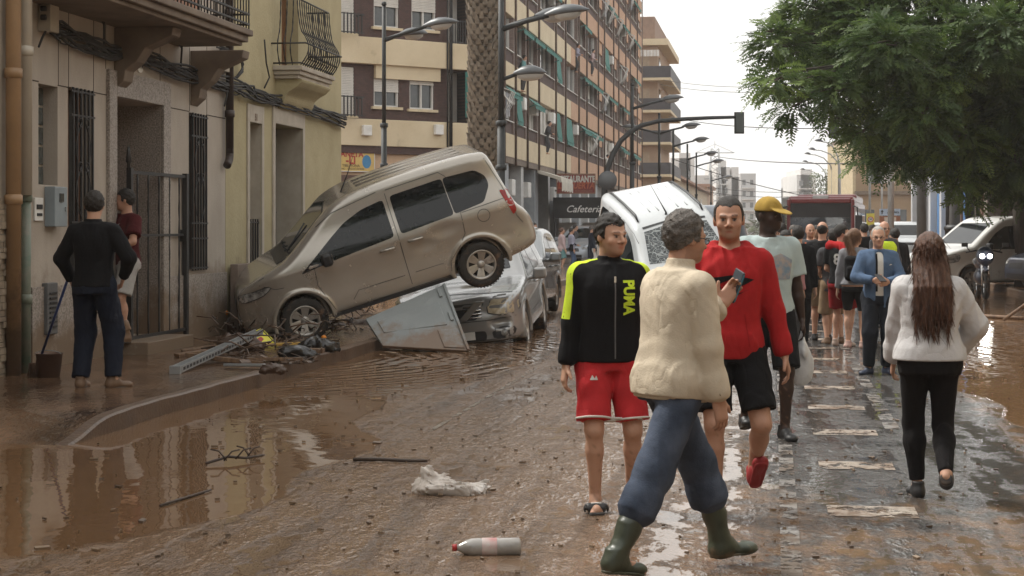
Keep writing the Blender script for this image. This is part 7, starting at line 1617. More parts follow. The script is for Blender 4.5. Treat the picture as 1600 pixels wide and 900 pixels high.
def make_hair(K, m, kind='short', t=.012, line=.150, back=.03, seed=0, thin=0., grow=1.):
    s, Hd, Rh = K['s'], K['Hd'], K['Rh']; c = min(K['cell'], .012)*.9; lo, hi = Hd(0, 0, .12)-.2*s, Hd(0, 0, .12)+.2*s
    if kind in ('long', 'pony'): lo = lo-np.array([.1, .1, .45])*s; 
    f = Field(lo, hi, c); E = lambda x, y, z, a, b, d: ell(Hd(x, y, z), (a*s, b*s, d*s), Rh)
    f.op(E(0, .018, .134, .0775+t, .098+t*.8, .099+t*grow), 0)
    # cut away the face, keep a hairline, sideburns and nape
    X, Y, Z = [a.reshape([-1 if i == j else 1 for j in range(3)]) for i, a in enumerate(f.ax)]
    q = [(X-K['hb'][0])*Rh[0, i]+(Y-K['hb'][1])*Rh[1, i]+(Z-K['hb'][2])*Rh[2, i] for i in range(3)]; x, y, z = [a/s for a in q]
    fl = line+.002*np.sin(x*420+seed)*np.sin(x*170+1)+.009*np.exp(-((np.abs(x)-.042)/.016)**2)-.004*np.exp(-(x/.02)**2)
    cut = np.minimum(fl-z, -.030-y+0*x); zl = .090+(back-.090)*np.clip((y-.015)/.05, 0, 1); cut = np.maximum(cut, zl-z+0*x)
    nz = .0035*np.sin(x*310+seed)*np.sin(y*270+z*190)+.0035*np.sin(x*95+2*seed)*np.sin(z*120+y*60)
    if kind != 'none': f.F = np.maximum(f.F+nz*s*(1 if kind != 'buzz' else .3), cut*s)
    if thin:
        f.F = np.maximum(f.F, (thin-np.sqrt(x**2+(y+.01)**2+((z-.24)*.9)**2))*s)
    if kind in ('long', 'pony'):
        wv_ = lambda amp: (lambda X, Y, Z: -amp*s*(np.sin(X*170/s+2*np.sin(Z*14/s))*.5+.5*np.sin(X*80/s+Y*90/s+2.5*np.sin(Z*9/s+1))))
        if kind == 'long':
            T = K['T']; g2 = Field(lo, hi, c); g2.op(E(0, .035, .115, .092, .088, .118), 0)
            for i in range(15):
                a = (i-7)/7; p0 = Hd(a*.075, .045+.03*(1-a*a), .08); p1 = T(a*.10, .155-.02*abs(a), 1.41); p2 = T(a*.105+.02*math.sin(i*2.), .185-.02*abs(a), 1.27+.03*math.sin(i*1.7)); p3 = T(a*.12+.03*math.sin(i*3.1), .185, 1.13+.07*math.sin(i*2.3)+.03*abs(a))
                g2.op(cone(p0, p1, .032*s, .026*s), .012).op(cone(p1, p2, .025*s, .018*s), .008).op(cone(p2, p3, .017*s, .004*s), .006)
            g2.disp(wv_(.006)); g2.F = np.maximum(g2.F, ((-.015+.10*np.maximum(0, z-.10)*0)-y)*s*1.)
            f.F = np.minimum(f.F, g2.F)
        else:
            T = K['T']; g2 = Field(lo, hi, c); g2.op(cone(Hd(0, .10, .17), Hd(0, .14, .12), .035*s, .045*s), 0).op(cone(Hd(0, .14, .12), T(0, .17, 1.33), .045*s, .042*s), .02).op(cone(T(0, .17, 1.33), T(.0, .16, 1.16), .040*s, .010*s), .02); g2.disp(wv_(.005)); f.F = np.minimum(f.F, g2.F)
    V, Fc = f.mesh()
    if len(V) == 0: return None
    V = laplace(V, Fc, 1, .4)
    if K['cell'] < .014:                       # strands standing off the hair mass
        r = np.random.RandomState(seed+int(len(V))); nrm_ = np.zeros_like(V); fn_ = np.cross(V[Fc[:, 2]]-V[Fc[:, 0]], V[Fc[:, 3]]-V[Fc[:, 1]])
        for a in range(4): np.add.at(nrm_, Fc[:, a], fn_)
        nrm_ /= np.linalg.norm(nrm_, axis=1)[:, None]+1e-9; long_ = kind in ('long', 'pony'); n = 5200 if long_ else (2600 if kind == 'short' else 1500); i = r.randint(0, len(V), n); p = V[i]; nn = nrm_[i]
        L_ = (r.uniform(.03, .10, n) if long_ else r.uniform(.007, .016, n)*(.72 if kind == 'short' else .4))*s
        d = nn*(.22 if long_ else .42)+r.normal(size=(n, 3))*(.16 if long_ else .45)+np.array([0, 0, -1.0 if long_ else -.6]); d /= np.linalg.norm(d, axis=1)[:, None]; w = np.cross(d, r.normal(size=(n, 3))); w /= np.linalg.norm(w, axis=1)[:, None]+1e-9
        w *= (.0022 if long_ else .0016)*s; p = p-nn*.002*s; Q = np.stack([p-w, p+w, p+d*L_[:, None]+w*.25, p+d*L_[:, None]-w*.25], 1).reshape(-1, 3); Fc = np.concatenate([Fc, np.arange(len(Q)).reshape(-1, 4)+len(V)]); V = np.concatenate([V, Q])
    return link('hair', mesh_np('hair', V, Fc), K['root'], [m])
def make_cap(K, m):
    s, Hd, Rh = K['s'], K['Hd'], K['Rh']; f = Field(Hd(0, 0, .12)-.26*s, Hd(0, 0, .12)+.26*s, .007); E = lambda x, y, z, a, b, d: ell(Hd(x, y, z), (a*s, b*s, d*s), Rh)
    f.op(E(0, .012, .150, .092, .112, .098), 0).op(rbox(Hd(0, 0, .06), (.3*s, .3*s, .078*s), .0, Rh), 0, 's')
    c2 = rotm(0, .28); f.op(ell(Hd(0, -.125, .142), (.075*s, .085*s, .010*s), Rh @ c2), .012)
    cl_mesh(K, f, 'cap', m)
def decal(K, garment, tri, centre, ex, ey, m, name='print', off=.0025, sub=None):
    """flat artwork shot on to a garment: centre, ex, ey in the person's own frame"""
    bv = bvh_of(garment.data); c, ex, ey = Vector(centre), Vector(ex), Vector(ey); d = -ex.cross(ey).normalized(); o = patch(bv, None, (c-d*.4, ex, ey, d), off, tri=tri, maxd=.6)
    if o.v: return o.build(name, m, garment, fix=False)
def poly_tri(poly, step=.015): return tess(poly, step)
C_ = cloth
M_hdark = mat('dark_hair', (.022, .016, .012), (.012, .009, .007), rough=.6, scale=40, stretch=(3, 3, .4), bump=.5, bscale=120)
M_hgrey = mat('grey_hair', (.15, .13, .115), (.035, .03, .027), rough=.7, scale=22, detail=6, bump=.5, bscale=120)
M_hwhite = mat('white_hair', (.42, .40, .37), (.25, .23, .21), rough=.7, scale=30, bump=.4, bscale=120)
M_hbrown = mat('auburn_hair', (.13, .055, .028), (.045, .018, .010), rough=.45, scale=26, stretch=(3, 3, .25), bump=.6, bscale=90)
M_hgold = mat('light_brown_hair', (.22, .11, .05), (.09, .04, .02), rough=.45, scale=26, stretch=(3, 3, .25), bump=.6, bscale=90)
MC = dict(black=C_('black_cloth', (.008, .008, .0095)), red=C_('red_cloth', (.40, .018, .020)), redshort=C_('red_shorts_cloth', (.50, .03, .035)), beige=C_('beige_cloth', (.56, .48, .37), .88), jean=mat('blue_denim', (.085, .105, .150), (.030, .040, .062), rough=.9, scale=5, detail=7, bump=.4, bscale=140, spec=.2, dist=.006, dirt=((.19, .15, .11), 3.5, .66)),
  grey=C_('pale_grey_sweat', (.52, .51, .51), .9), blackt=C_('black_jeans_cloth', (.009, .008, .009)), navy=C_('navy_cloth', (.011, .015, .028)), blue=C_('blue_jacket_cloth', (.085, .135, .225)), white=C_('white_cloth', (.62, .60, .56), .92), mint=C_('pale_mint_cloth', (.42, .50, .50), .9), maroon=C_('maroon_cloth', (.075, .012, .014)), khaki=C_('khaki_cloth', (.24, .17, .105)), pink=C_('dusty_pink_cloth', (.42, .20, .20)), palepink=C_('pale_pink_cloth', (.55, .42, .42)),
  lime=C_('lime_cloth', (.62, .80, .05)), orange=C_('orange_cloth', (.85, .16, .03)), teal=C_('teal_cloth', (.16, .32, .32)), lilac=C_('lilac_cloth', (.34, .34, .42)), dgrey=C_('dark_grey_cloth', (.07, .07, .075)), olive=C_('olive_tshirt', (.12, .11, .07)))
M_boot = mat('green_rubber_boot', (.055, .066, .045), (.035, .042, .03), rough=.35, scale=5, bump=.1, dirt=((.24, .15, .085), 5., .60), dirt_z=(-.12, .22))
M_shoeb = mat('black_shoe', (.02, .02, .022), (.014, .014, .015), rough=.5, dirt=((.12, .075, .045), 8., .60)); M_shoer = mat('red_shoe', (.30, .018, .022), (.22, .012, .016), rough=.6, dirt=((.15, .07, .04), 9., .66)); M_mudshoe = mat('mud_caked_shoe', (.20, .12, .07), (.12, .07, .04), rough=.6)
hc = .0068
# ---- man in the black tracksuit top
gp = G(952, 797)
def hair_p(**k): return k
def track_paint(K_):
    def f(c):
        return np.zeros(len(c))
    return f
K = person('man in black zip jacket with lime shoulder stripes and red shorts', (gp.x, gp.y, 0), yaw=R(2), h=1.69, cell=hc, girth=1.07, skin='light', stub=.32,
    feet=((.145, .10, .02, .30, -.15), (-.085, -.02, 0, -.02, 0)), hands=((.27, .0, .78), (-.27, -.04, .80)), elbow=((.5, .8, 0), (-.5, .8, 0)), head=(R(30), R(4), 0), sh_yaw=R(8),
    top=dict(m=MC['black'], hem=.885, off=.036, neck='collar', collar=1.515, fold=.0045, arm=.015, cuff=.002), bottom=dict(m=MC['redshort'], kind='shorts', length=.88, off=.020, flare=.020, fold=.009), hair=dict(m=M_hdark, t=.011, line=.169), shoes=dict(m=M_black, kind='slide', sole=M_rubber), palm=(((-1, .2, 0), (0, -1, 0)), ((1, .2, 0), (0, -1, 0))))
J = K['top']; s = K['s']
ctr = K['T'](.115, -.2, 1.335); ctr2 = K['T'](.108, -.2, 1.21)
P, Fs = text_tri('PUMA', .092, bold=.004)
P = [(y*1.0, -x*.80) for x, y in P]
ex_, ey_ = K['Rs'] @ np.array([1, 0, 0]), np.array([0, 0, 1.]); decal(K, J, (P, Fs), K['T'](.082, -.15, 1.27), ex_, ey_, MC['lime'], 'lettering', .004)
for sd in (-1, 1):                                    # lime bands from collar over shoulder and down the upper arm
    sh, el, wr = K['arms'][0 if sd > 0 else 1]; bv = bvh_of(J.data); path = [K['T'](sd*.075, -.01, 1.50), K['T'](sd*.13, -.012, 1.49), sh+np.array([sd*.01, -.02, .07]), sh+np.array([sd*.055, -.035, .02]), sh*.6+el*.4+np.array([sd*.055, -.04, 0]), sh*.1+el*.9+np.array([sd*.05, -.045, 0])]
    pts = smooth_poly([tuple(p) for p in path], 6, closed=False); core = [K['T'](sd*.075, 0, 1.40), K['T'](sd*.13, .0, 1.40), sh, sh, sh*.6+el*.4, sh*.1+el*.9]; cr = smooth_poly([tuple(p) for p in core], 6, closed=False)
    L_, R_ = [], []
    for i, (p, c) in enumerate(zip(pts, cr)):
        p, c = Vector(p), Vector(c); t_ = (Vector(pts[min(i+1, len(pts)-1)])-Vector(pts[max(i-1, 0)])).normalized(); n_ = (p-c).normalized(); b_ = t_.cross(n_).normalized(); w_ = .011+.020*min(1, i/22.)
        row = []
        for q in (-1, 0, 1):
            o = c+n_*.3+b_*w_*q; h_ = bv.ray_cast(o, -n_, .5); row.append((h_[0]+n_*.003) if h_[0] else p)
        L_.append(row)
    m = MB(); m.add([p for r in L_ for p in r], [(3*i+j, 3*i+j+1, 3*i+j+4, 3*i+j+3) for i in range(len(L_)-1) for j in (0, 1)], 0, True); m.build('lime_stripe', MC['lime'], J, fix=False)
decal(K, J, poly_tri([(-.004, -.28), (.004, -.28), (.004, .16), (-.004, .16)], .02), K['T'](.0, -.15, 1.20), ex_, ey_, mat('zip_grey', (.12, .12, .12), rough=.4), 'zip', .002)
MB().box(-.006, .006, -.006, .006, -.018, .018).build('zip_pull', M_chrome, J, loc=tuple(K['T'](0, -.15, 1.375)))
f = Field(K['nb']-.12, K['nb']+.12, .007); f.op(loft([((1.40-.94)*s, 0, -.012*s, .085*s, .088*s), ((1.478-.94)*s, 0, .004*s, .066*s, .062*s)], K['Rs'], K['pel'], p=2), 0); cl_mesh(K, f, 'tshirt', MC['olive'])
# hem piping on the shorts and crest
B = K['bottom']
for (hp, kn, ank, Rf), e in zip(K['legs'], K['bot']):
    d = nrm(kn-hp); f = Field(e-.16, e+.16, .007); f.op(cone(e-d*.012, e+d*.003, .128*s, .128*s, flat=2), 0); 
    bvb = bvh_of(B.data); ring = []
    u_ = nrm(np.cross(d, [0, 1, 0])); w_ = np.cross(d, u_)
    for i in range(36):
        a = i*math.pi/18; q = u_*math.cos(a)+w_*math.sin(a); h_ = bvb.ray_cast(Vector(e-d*.012+q*.3), Vector(-q), .3); ring.append(h_[0]+Vector(q)*.002 if h_[0] else Vector(e-d*.012+q*.11))
    MB().tube(ring+[ring[0]], .0065, 6).build('white_hem', MC['white'], B)
decal(K, B, poly_tri([(-.022, -.012), (-.008, .016), (.006, -.004), (.014, .014), (.024, -.012)], .01), K['T'](-.135, -.2, .80), (1, 0, 0), (0, 0, 1), MC['white'], 'crest', .003)
# ---- man in the red hooded top
gp = G(1140, 800)
K = person('man in red hooded sweatshirt, black shorts and red trainers looking ahead', (gp.x, gp.y, 0), yaw=R(0), h=1.79, cell=hc, girth=1.04, skin='tan', stub=.30,
    feet=((.16, .16, .14, .1, -.75), (-.09, -.10, 0, -.08, .0)), hands=((.32, .0, .82), (-.24, -.10, .84)), elbow=((.5, .8, 0), (-.6, .7, 0)), head=(R(-3), R(3), R(-2)), sh_yaw=R(-8),
    top=dict(m=MC['red'], hem=.86, off=.026, neck='v', hood=True, fold=.0075, arm=.018, name='hooded_sweatshirt', cuff=.003, blouse=.008, seed=3), bottom=dict(m=MC['black'], kind='shorts', length=.82, off=.018, flare=.018, fold=.008), hair=dict(m=M_hdark, t=.007, line=.176, kind='buzz'), shoes=dict(m=M_shoer, sole=M_shoer))
J = K['top']; sw = smooth_poly([(-.13, .015), (-.05, -.045), (.02, -.035), (.19, .05), (.06, -.015), (-.01, -.02), (-.06, -.005), (-.08, .04), (-.11, .045)], 3)
decal(K, J, poly_tri(sw, .012), K['T'](.03, -.2, 1.245), (1, 0, .05), (0, 0, 1), MC['black'], 'chest_print', .004); decal(K, J, poly_tri([(-.12, .01), (-.02, .05), (.05, .015), (.12, .05), (.08, .06), (-.01, .075), (-.12, .06)], .012), K['T'](.03, -.2, 1.25), (1, 0, 0), (0, 0, 1), MC['black'], 'chest_print', .004)
for sd in (-1, 1): decal(K, J, poly_tri([(-.004, -.09), (.004, -.09), (.03, .09), (.022, .09)] if sd < 0 else [(-.03, .09), (-.022, .09), (.004, -.09), (-.004, -.09)], .02), K['T'](sd*.12, -.2, 1.02), (1, 0, 0), (0, 0, 1), C_('deep_red', (.30, .010, .012)), 'pocket_seam', .002)
# ---- man in the pale jacket crossing with rubber boots and a phone
def phone(K):
    (sh, el, wr) = K['arms'][0]; c = wr+np.array([.0, -.085, .085])
    t = thing('phone', 'dark smartphone held up by the man in the pale jacket', 'phone', (0, 0, 0)); t.location = K['root'].matrix_basis @ Vector(c); t.rotation_euler = (R(-10), R(20), R(-62))
    MB().box(-.038, .038, -.0045, .0045, -.08, .08).build('case', mat('phone_case', (.03, .035, .045), rough=.3), t, bevel=.006); MB().box(-.034, .034, -.0065, -.0047, -.074, .074).build('screen', mat('phone_glass', (.08, .10, .12), (.05, .06, .07), rough=.06), t)
    MB().box(.0382, .0395, -.004, .004, -.07, .07).build('blue_edge', mat('phone_blue', (.05, .22, .32), rough=.3), t)
K = person('man in pale zip jacket, rolled jeans and green rubber boots walking across', ((1052-800)/F*8.05, 8.05, 0), yaw=R(120), h=1.69, cell=hc, girth=1.05, skin='tan', face=True, stub=.4,
    feet=((.08, -.38, .0, -.15, -.06), (-.13, .45, .0, .1, .16)), hands=((.10, -.36, 1.30), (-.25, -.10, .78)), elbow=((.6, .2, -.9), (-.6, .8, 0)), head=(R(0), R(8), 0), lean=(R(5), 0),
    curls=(.8, .6), palm=(((-.7, -.1, .6), (-.2, -.5, .8), (.0, -.7, .7)), None),
    top=dict(m=MC['beige'], hem=.865, off=.029, neck='collar', collar=1.53, fold=.009, arm=.022, cuff=.006, blouse=.012, loose=.012, seed=5), bottom=dict(m=MC['jean'], kind='tucked', length=.50, off=.014, fold=.003, jean=.004), shoes=dict(m=M_boot, boot=.84, sole=M_boot), hair=dict(m=M_hgrey, t=.016, line=.172, back=.035, seed=2), glasses=True, extra=phone)
J = K['top']
(sh, el, wr) = K['arms'][1]; d = nrm(wr-el); e = wr-d*.03
f = Field(e-.12, e+.12, .007); f.op(cone(e-d*.035, e+d*.018, .056, .054, flat=2), .0); cl_mesh(K, f, 'cuff', MC['beige']); MB().lathe([(0, .004), (.008, .004), (.009, 0)], 12, Matrix.Translation(tuple(e+np.array([-.054, .02, 0]))) @ Matrix.Rotation(R(-90), 4, 'Y')).build('button', mat('tan_button', (.25, .2, .14), rough=.4), J)
f = Field(K['lo'], K['hi'], .009); f.op(loft([((.850-.94)*K['s'], 0, .010, .184, .152), ((.905-.94)*K['s'], 0, .008, .188, .154)], K['Rs'], K['pel']), 0); X, Y, Z = f.ax[0][:, None, None], f.ax[1][None, :, None], f.ax[2][None, None, :]; f.F = f.F+.0018*np.sin(np.arctan2(Y, X)*70); cl_mesh(K, f, 'waistband', MC['beige'])
# ---- tall man in the yellow cap behind
gp = G(1200, 684)
K = person('tall black man in yellow cap and pale T-shirt behind the red hoodie', (gp.x, gp.y, 0), yaw=R(6), h=1.84, cell=.0085, skin='black', girth=1.02, feet=((.10, -.10, 0, .1, 0), (-.12, .22, .05, -.1, -.2)), hands=((.27, .02, .80), (-.26, -.08, .82)), head=(R(32), R(2), 0),
    top=dict(m=MC['mint'], sleeve='short', hem=.90, off=.030, fold=.006, arm=.03, name='tshirt'), bottom=dict(m=MC['black'], kind='shorts', length=.95, off=.02, flare=.02), hair=dict(m=M_hdark, t=.004, line=.165, kind='buzz'), hat=C_('yellow_cap_cloth', (.38, .25, .055)), shoes=dict(m=M_shoeb))
J = K['top']; decal(K, J, poly_tri([(-.10, -.1), (.08, -.1), (.10, .05), (.0, .10), (-.1, .06)], .02), K['T'](.06, -.2, 1.26), (1, 0, 0), (0, 0, 1), mat('faded_print', (.50, .36, .26), (.16, .25, .34), rough=.9, scale=14), 'shirt_print', .003)
t = thing('plastic_bag', 'white plastic carrier bag in the hand of the tall man', 'bag', tuple(K['root'].matrix_basis @ Vector(K['arms'][0][2])), (0, 0, 0)); f = Field((-.15, -.1, -.55), (.15, .1, .02), .012); f.op(ell((0, 0, -.36), (.10, .05, .16)), 0).op(cone((0, 0, -.25), (0, 0, -.06), .05, .012), .05); f.disp(folds(.012, 26, 2)); V, Fc = f.mesh(); link('bag_body', mesh_np('b', V, Fc), t, mat('thin_white_plastic', (.66, .66, .66), (.5, .5, .5), rough=.35, bump=.3, bscale=20))
# ---- woman in the pale sweatshirt walking away
gp = G(1452, 781)
K = person('woman with long auburn hair in pale grey sweatshirt walking away', (gp.x, gp.y, 0), yaw=R(176), h=1.575, cell=hc, girth=1.12, female=True, skin='light',
    feet=((.055, -.14, 0, .06, 0), (-.075, .20, .10, -.2, -1.25)), hands=((.20, -.22, .90), (-.22, -.20, .98)), elbow=((.9, .5, -.1), (-.9, .5, -.1)), head=(R(-4), R(4), 0),
    top=dict(m=MC['grey'], hem=.93, off=.045, neck='crew', fold=.008, arm=.032, blouse=.02, name='sweatshirt', cuff=.006, seed=2), bottom=dict(m=MC['blackt'], kind='tight', waist=.985, off=.012, fold=.004, name='jeans'), hair=dict(m=M_hbrown, kind='long', t=.02, back=.0), shoes=dict(m=M_shoeb, sole=mat('worn_brown_sole', (.09, .06, .045), rough=.7)), knee=((0, -1, 0), (0, -1, .0)))
# ---- older man in the blue jacket looking at his phone
gp = G(1372, 584)
def blue_extra(K):
    t = thing('phone', 'black phone held by the older man in the blue jacket', 'phone', (0, 0, 0)); a = K['arms'][1][2]; t.location = K['root'].matrix_basis @ Vector(a+np.array([.05, -.09, .03])); t.rotation_euler = (R(-60), 0, R(20)); MB().box(-.04, .04, -.005, .005, -.075, .075).build('case', M_black, t, bevel=.004)
    s = K['s']; f = Field(K['lo'], K['hi'], .012); f.op(loft(K['tsec'](.014, .90, 1.49), K['Rs'], K['pel']), 0); f.op(ell(K['T'](0, -.02, 1.51), (.07, .07, .045)), .01, 's'); sh_ = cl_mesh(K, f, 'shirt', MC['white'])
    J = K['top']; decal(K, sh_, poly_tri([(-.02, -.22), (.02, -.22), (.02, .2), (-.02, .2)], .03), K['T'](-.045, -.2, 1.22), (1, 0, 0), (0, 0, 1), MC['black'], 'strap', .004)
    decal(K, J, poly_tri([(-.02, -.006), (.02, .002), (.0, .012)], .01), K['T'](.13, -.2, 1.30), (1, 0, 0), (0, 0, 1), MC['white'], 'emblem', .004)
K = person('older man in open blue jacket and glasses holding a phone', (gp.x, gp.y, 0), yaw=R(-3), h=1.63, cell=.010, skin='light', girth=1.0, feet=((.10, -.02, 0, .35, 0), (-.12, -.06, 0, -.7, 0)), hands=((.07, -.26, 1.10), (-.08, -.25, 1.12)), elbow=((.9, .4, -.4), (-.9, .4, -.4)), head=(R(-4), R(5), 0), glasses=True,
    top=dict(m=MC['blue'], hem=.78, off=.034, neck='collar', collar=1.49, fold=.007, arm=.022, open_front=True), bottom=dict(m=C_('dark_denim', (.014, .017, .024)), off=.022, fold=.006), hair=dict(m=M_hwhite, t=.005, line=.185, kind='buzz', back=.05), shoes=dict(m=mat('navy_trainer', (.02, .03, .06), rough=.6), sole=M_rubber), extra=blue_extra)
# ---- two men by the granite house
gp = G(147, 606, .15); 
K = person('man in black fleece and dark jeans seen from behind with a broom', (gp.x, gp.y, .15), yaw=R(172), h=1.80, cell=.0095, skin='light', feet=((.115, .02, 0, .1, 0), (-.16, -.05, 0, -.75, 0)), hands=((.27, -.16, .95), (-.22, -.14, .98)), elbow=((.9, .5, 0), (-.9, .5, 0)), head=(R(14), R(8), 0),
    top=dict(m=MC['black'], hem=.90, off=.030, neck='collar', collar=1.51, fold=.006, arm=.02), bottom=dict(m=MC['navy'], off=.024, fold=.006), hair=dict(m=M_hdark, t=.012, line=.16, back=.02), shoes=dict(m=M_mudshoe))
hw = K['root'].matrix_basis @ Vector(K['arms'][0][2])
bt = thing('broom', 'broom with long blue handle leaning from the man in black', 'broom', (0, 0, 0)); foot = G(62, 590, .15)+Vector((0, 0, .02)); a, b = Vector(foot)+Vector((.0, 0, .15)), hw+Vector((.0, -.02, .12))
MB().tube([a, b], .013, 10).build('handle', mat('blue_handle', (.035, .07, .22), (.03, .05, .16), rough=.4), bt)
m = MB(); m.tube([a, Vector(foot)+Vector((-.02, 0, .02))], [.035, .03], 10); rb = random.Random(3)
for i in range(60): p = Vector(foot)+Vector((rb.uniform(-.10, .10), rb.uniform(-.04, .04), .12)); m.tube([a+Vector((0, 0, -.03)), p, p+Vector((rb.uniform(-.04, .02), 0, -.14))], .006, 4)
m.build('bristles', mat('mud_bristles', (.12, .07, .045), rough=.9), bt)
gp = PX(197, 531, 20.0)
def man2x(K):
    t = thing('camera', 'small silver camera in the hand of the man in maroon', 'camera', (0, 0, 0)); t.location = K['root'].matrix_basis @ Vector(K['arms'][0][2]+np.array([.02, -.07, .0])); MB().box(-.055, .055, -.02, .02, -.035, .035).build('case', M_chrome, t, bevel=.008); MB().lathe([(0, .03), (.02, .03), (.025, 0)], 16, Matrix.Translation((0, -.02, 0)) @ Matrix.Rotation(R(90), 4, 'X')).build('lens', M_black, t); MB().tube([(.05, 0, 0), (.03, 0, -.1), (-.03, 0, -.16), (-.05, 0, -.03)], .004, 5).build('strap', M_black, t)
    decal(K, K['top'], (lambda q: ([(x, y) for x, y in q[0]], q[1]))(text_tri('OIT', .075, bold=.003)), K['T'](.02, -.2, 1.28), (1, 0, 0), (0, 0, 1), C_('gold_print', (.5, .3, .05)), 'lettering', .003)
    decal(K, K['top'], poly_tri(smooth_poly([(-.05, -.01), (-.02, -.025), (.07, .03), (-.02, -.008)], 3), .01), K['T'](.01, -.2, 1.335), (1, 0, 0), (0, 0, 1), MC['white'], 'swoosh_mark', .003)
K = person('man in maroon T-shirt and white shorts standing in the doorway', (gp.x, gp.y, .30), yaw=R(-48), h=1.76, cell=.0105, skin='tan', feet=((.09, -.06, 0, .1, 0), (-.09, .03, 0, 0, 0)), hands=((.22, -.30, 1.06), (-.25, -.05, .84)), elbow=((.7, .8, -.2), (-.7, .7, 0)), head=(R(-38), R(4), 0),
    top=dict(m=MC['maroon'], sleeve='short', hem=.88, off=.030, arm=.03, fold=.006, name='tshirt'), bottom=dict(m=C_('pale_shorts', (.40, .38, .36)), kind='shorts', length=.86, off=.025, flare=.03), hair=dict(m=M_hdark, t=.011, line=.165), shoes=dict(m=M_mudshoe, boot=.15), extra=man2x)
# ---- group beside the bus
FC = .013
def far(label, px, py, yaw, h, top, bottom, hair, z0=0, px0=None, cell=FC, **k):
    p = G(px, py, z0); hh = dict(m=hair) if not isinstance(hair, dict) else hair
    return person(label, (p.x, p.y, z0), yaw=R(yaw), h=h, cell=cell, top=top, bottom=bottom, hair=hh, **k)
def Tt(c, **k): return dict(dict(m=MC[c] if isinstance(c, str) else c, sleeve='short', hem=.90, off=.028, arm=.026, fold=.006, name='tshirt'), **k)
def Jk(c, **k): return dict(dict(m=MC[c] if isinstance(c, str) else c, hem=.86, off=.035, arm=.022, fold=.008), **k)
def Tr(c, **k): return dict(dict(m=MC[c] if isinstance(c, str) else c, off=.022, fold=.006), **k)
def Sh(c, **k): return dict(dict(m=MC[c] if isinstance(c, str) else c, kind='shorts', off=.024, length=.9, flare=.028), **k)
SH = dict(m=M_shoeb); SW = dict(m=mat('muddy_white_trainer', (.50, .42, .38), (.30, .22, .17), rough=.6)); SP = dict(m=mat('muddy_pink_trainer', (.52, .33, .30), (.34, .22, .17), rough=.6))
far('woman in dusty pink coat with dark bag strap in the crowd', 1228, 548, 15, 1.58, Jk('pink', hem=.84), Tr('dgrey'), M_hdark, female=True, shoes=SH, skin='olive')
far('person in black hooded coat seen from behind on the dashed markings', 1247, 545, 175, 1.64, Jk('black', hem=.72, hood=True), Tr('black'), M_hdark, shoes=SH, feet=((.10, .1, 0, 0, 0), (-.08, -.05, 0, 0, 0)))
def bag(K, c=(0, .19, 1.18), r=(.13, .08, .17), m=None, nm='backpack', lb=None):
    t = thing(nm, lb, 'backpack' if nm == 'backpack' else 'bag', (0, 0, 0), (0, 0, K['root'].rotation_euler[2])); t.location = K['root'].matrix_basis @ Vector(K['T'](*c)); f = Field(-np.array(r)-.03, np.array(r)+.03, .013); f.op(rbox((0, 0, 0), r, .06), 0).op(rbox((0, r[1], -.05), (r[0]*.75, .04, r[2]*.45), .03), .02); V, Fc = f.mesh(); link('bag_body', mesh_np('b', V, Fc), t, m or MC['black'])
    MB().tube([(-r[0]*.6, -r[1], r[2]*.8), (-r[0]*.75, -r[1]-.05, r[2]+.03), (-r[0]*.7, -r[1]-.12, r[2]*.7)], .014, 6).tube([(r[0]*.6, -r[1], r[2]*.8), (r[0]*.75, -r[1]-.05, r[2]+.03), (r[0]*.7, -r[1]-.12, r[2]*.7)], .014, 6).build('straps', m or MC['black'], t)
far('bald man in black T-shirt and khaki shorts facing away', 1285, 533, 165, 1.70, Tt('black'), Sh('khaki'), dict(m=M_hdark, t=.003, kind='buzz', thin=.12), shoes=SH, girth=1.08, skin='tan', hands=((.27, -.03, .80), (-.2, -.2, 1.0)))
far('dark haired person in charcoal T-shirt and khaki trousers beside the bald man', 1302, 537, 185, 1.60, Tt('dgrey', hem=.80), Sh('khaki', length=1.05), M_hdark, shoes=dict(m=M_mudshoe))
def redj(K):
    f = Field(K['lo'], K['hi'], .013); T = K['T']; f.op(cone(T(.16, .05, 1.46), T(-.16, .09, 1.43), .06, .07), 0).op(cone(T(-.17, .06, 1.42), T(-.20, -.02, 1.10), .075, .05), .04).op(cone(T(.17, .03, 1.43), T(.19, -.06, 1.16), .06, .045), .04).op(cone(T(-.1, .12, 1.38), T(-.14, .14, 1.12), .07, .05), .04); f.disp(folds(.012, 16, 3)); cl_mesh(K, f, 'draped_red_jacket', MC['red'])
    decal(K, K['top'], text_tri('8', .2, bold=.006), K['T'](.02, .2, 1.25), (-1, 0, 0), (0, 0, 1), MC['white'], 'number', .004)
far('boy in red shorts with a red jacket over his black shirt', 1315, 541, 150, 1.66, Tt('black'), Sh(C_('dark_red_cloth', (.25, .012, .016)), length=.85), M_hdark, shoes=SW, head=(R(-60), 0, 0), extra=redj, girth=1.03)
far('girl with long ponytail, grey top and black cycling shorts', 1335, 544, 168, 1.60, dict(m=C_('mid_grey_sweat', (.22, .22, .235)), hem=.93, off=.032, arm=.02, fold=.007, name='sweatshirt'), dict(m=MC['black'], kind='shorts', off=.008, length=.85, flare=-.004, fold=.002), dict(m=M_hgold, kind='pony', t=.014), female=True, shoes=SP, head=(R(-50), 0, 0), extra=lambda K: bag(K, lb='black backpack on the girl with the ponytail'))
def hv(K, c='lime'):
    f = Field(K['lo'], K['hi'], .015); f.op(loft(K['tsec'](.045, .96, 1.45), K['Rs'], K['pel']), 0); cl_mesh(K, f, 'reflective_vest', MC[c])
far('bald man in lime reflective vest behind the older man', 1382, 512, 10, 1.72, Jk('dgrey'), Tr('black'), dict(m=M_hdark, t=.003, kind='buzz', thin=.13), shoes=SH, skin='tan', extra=lambda K: hv(K), glasses=True)
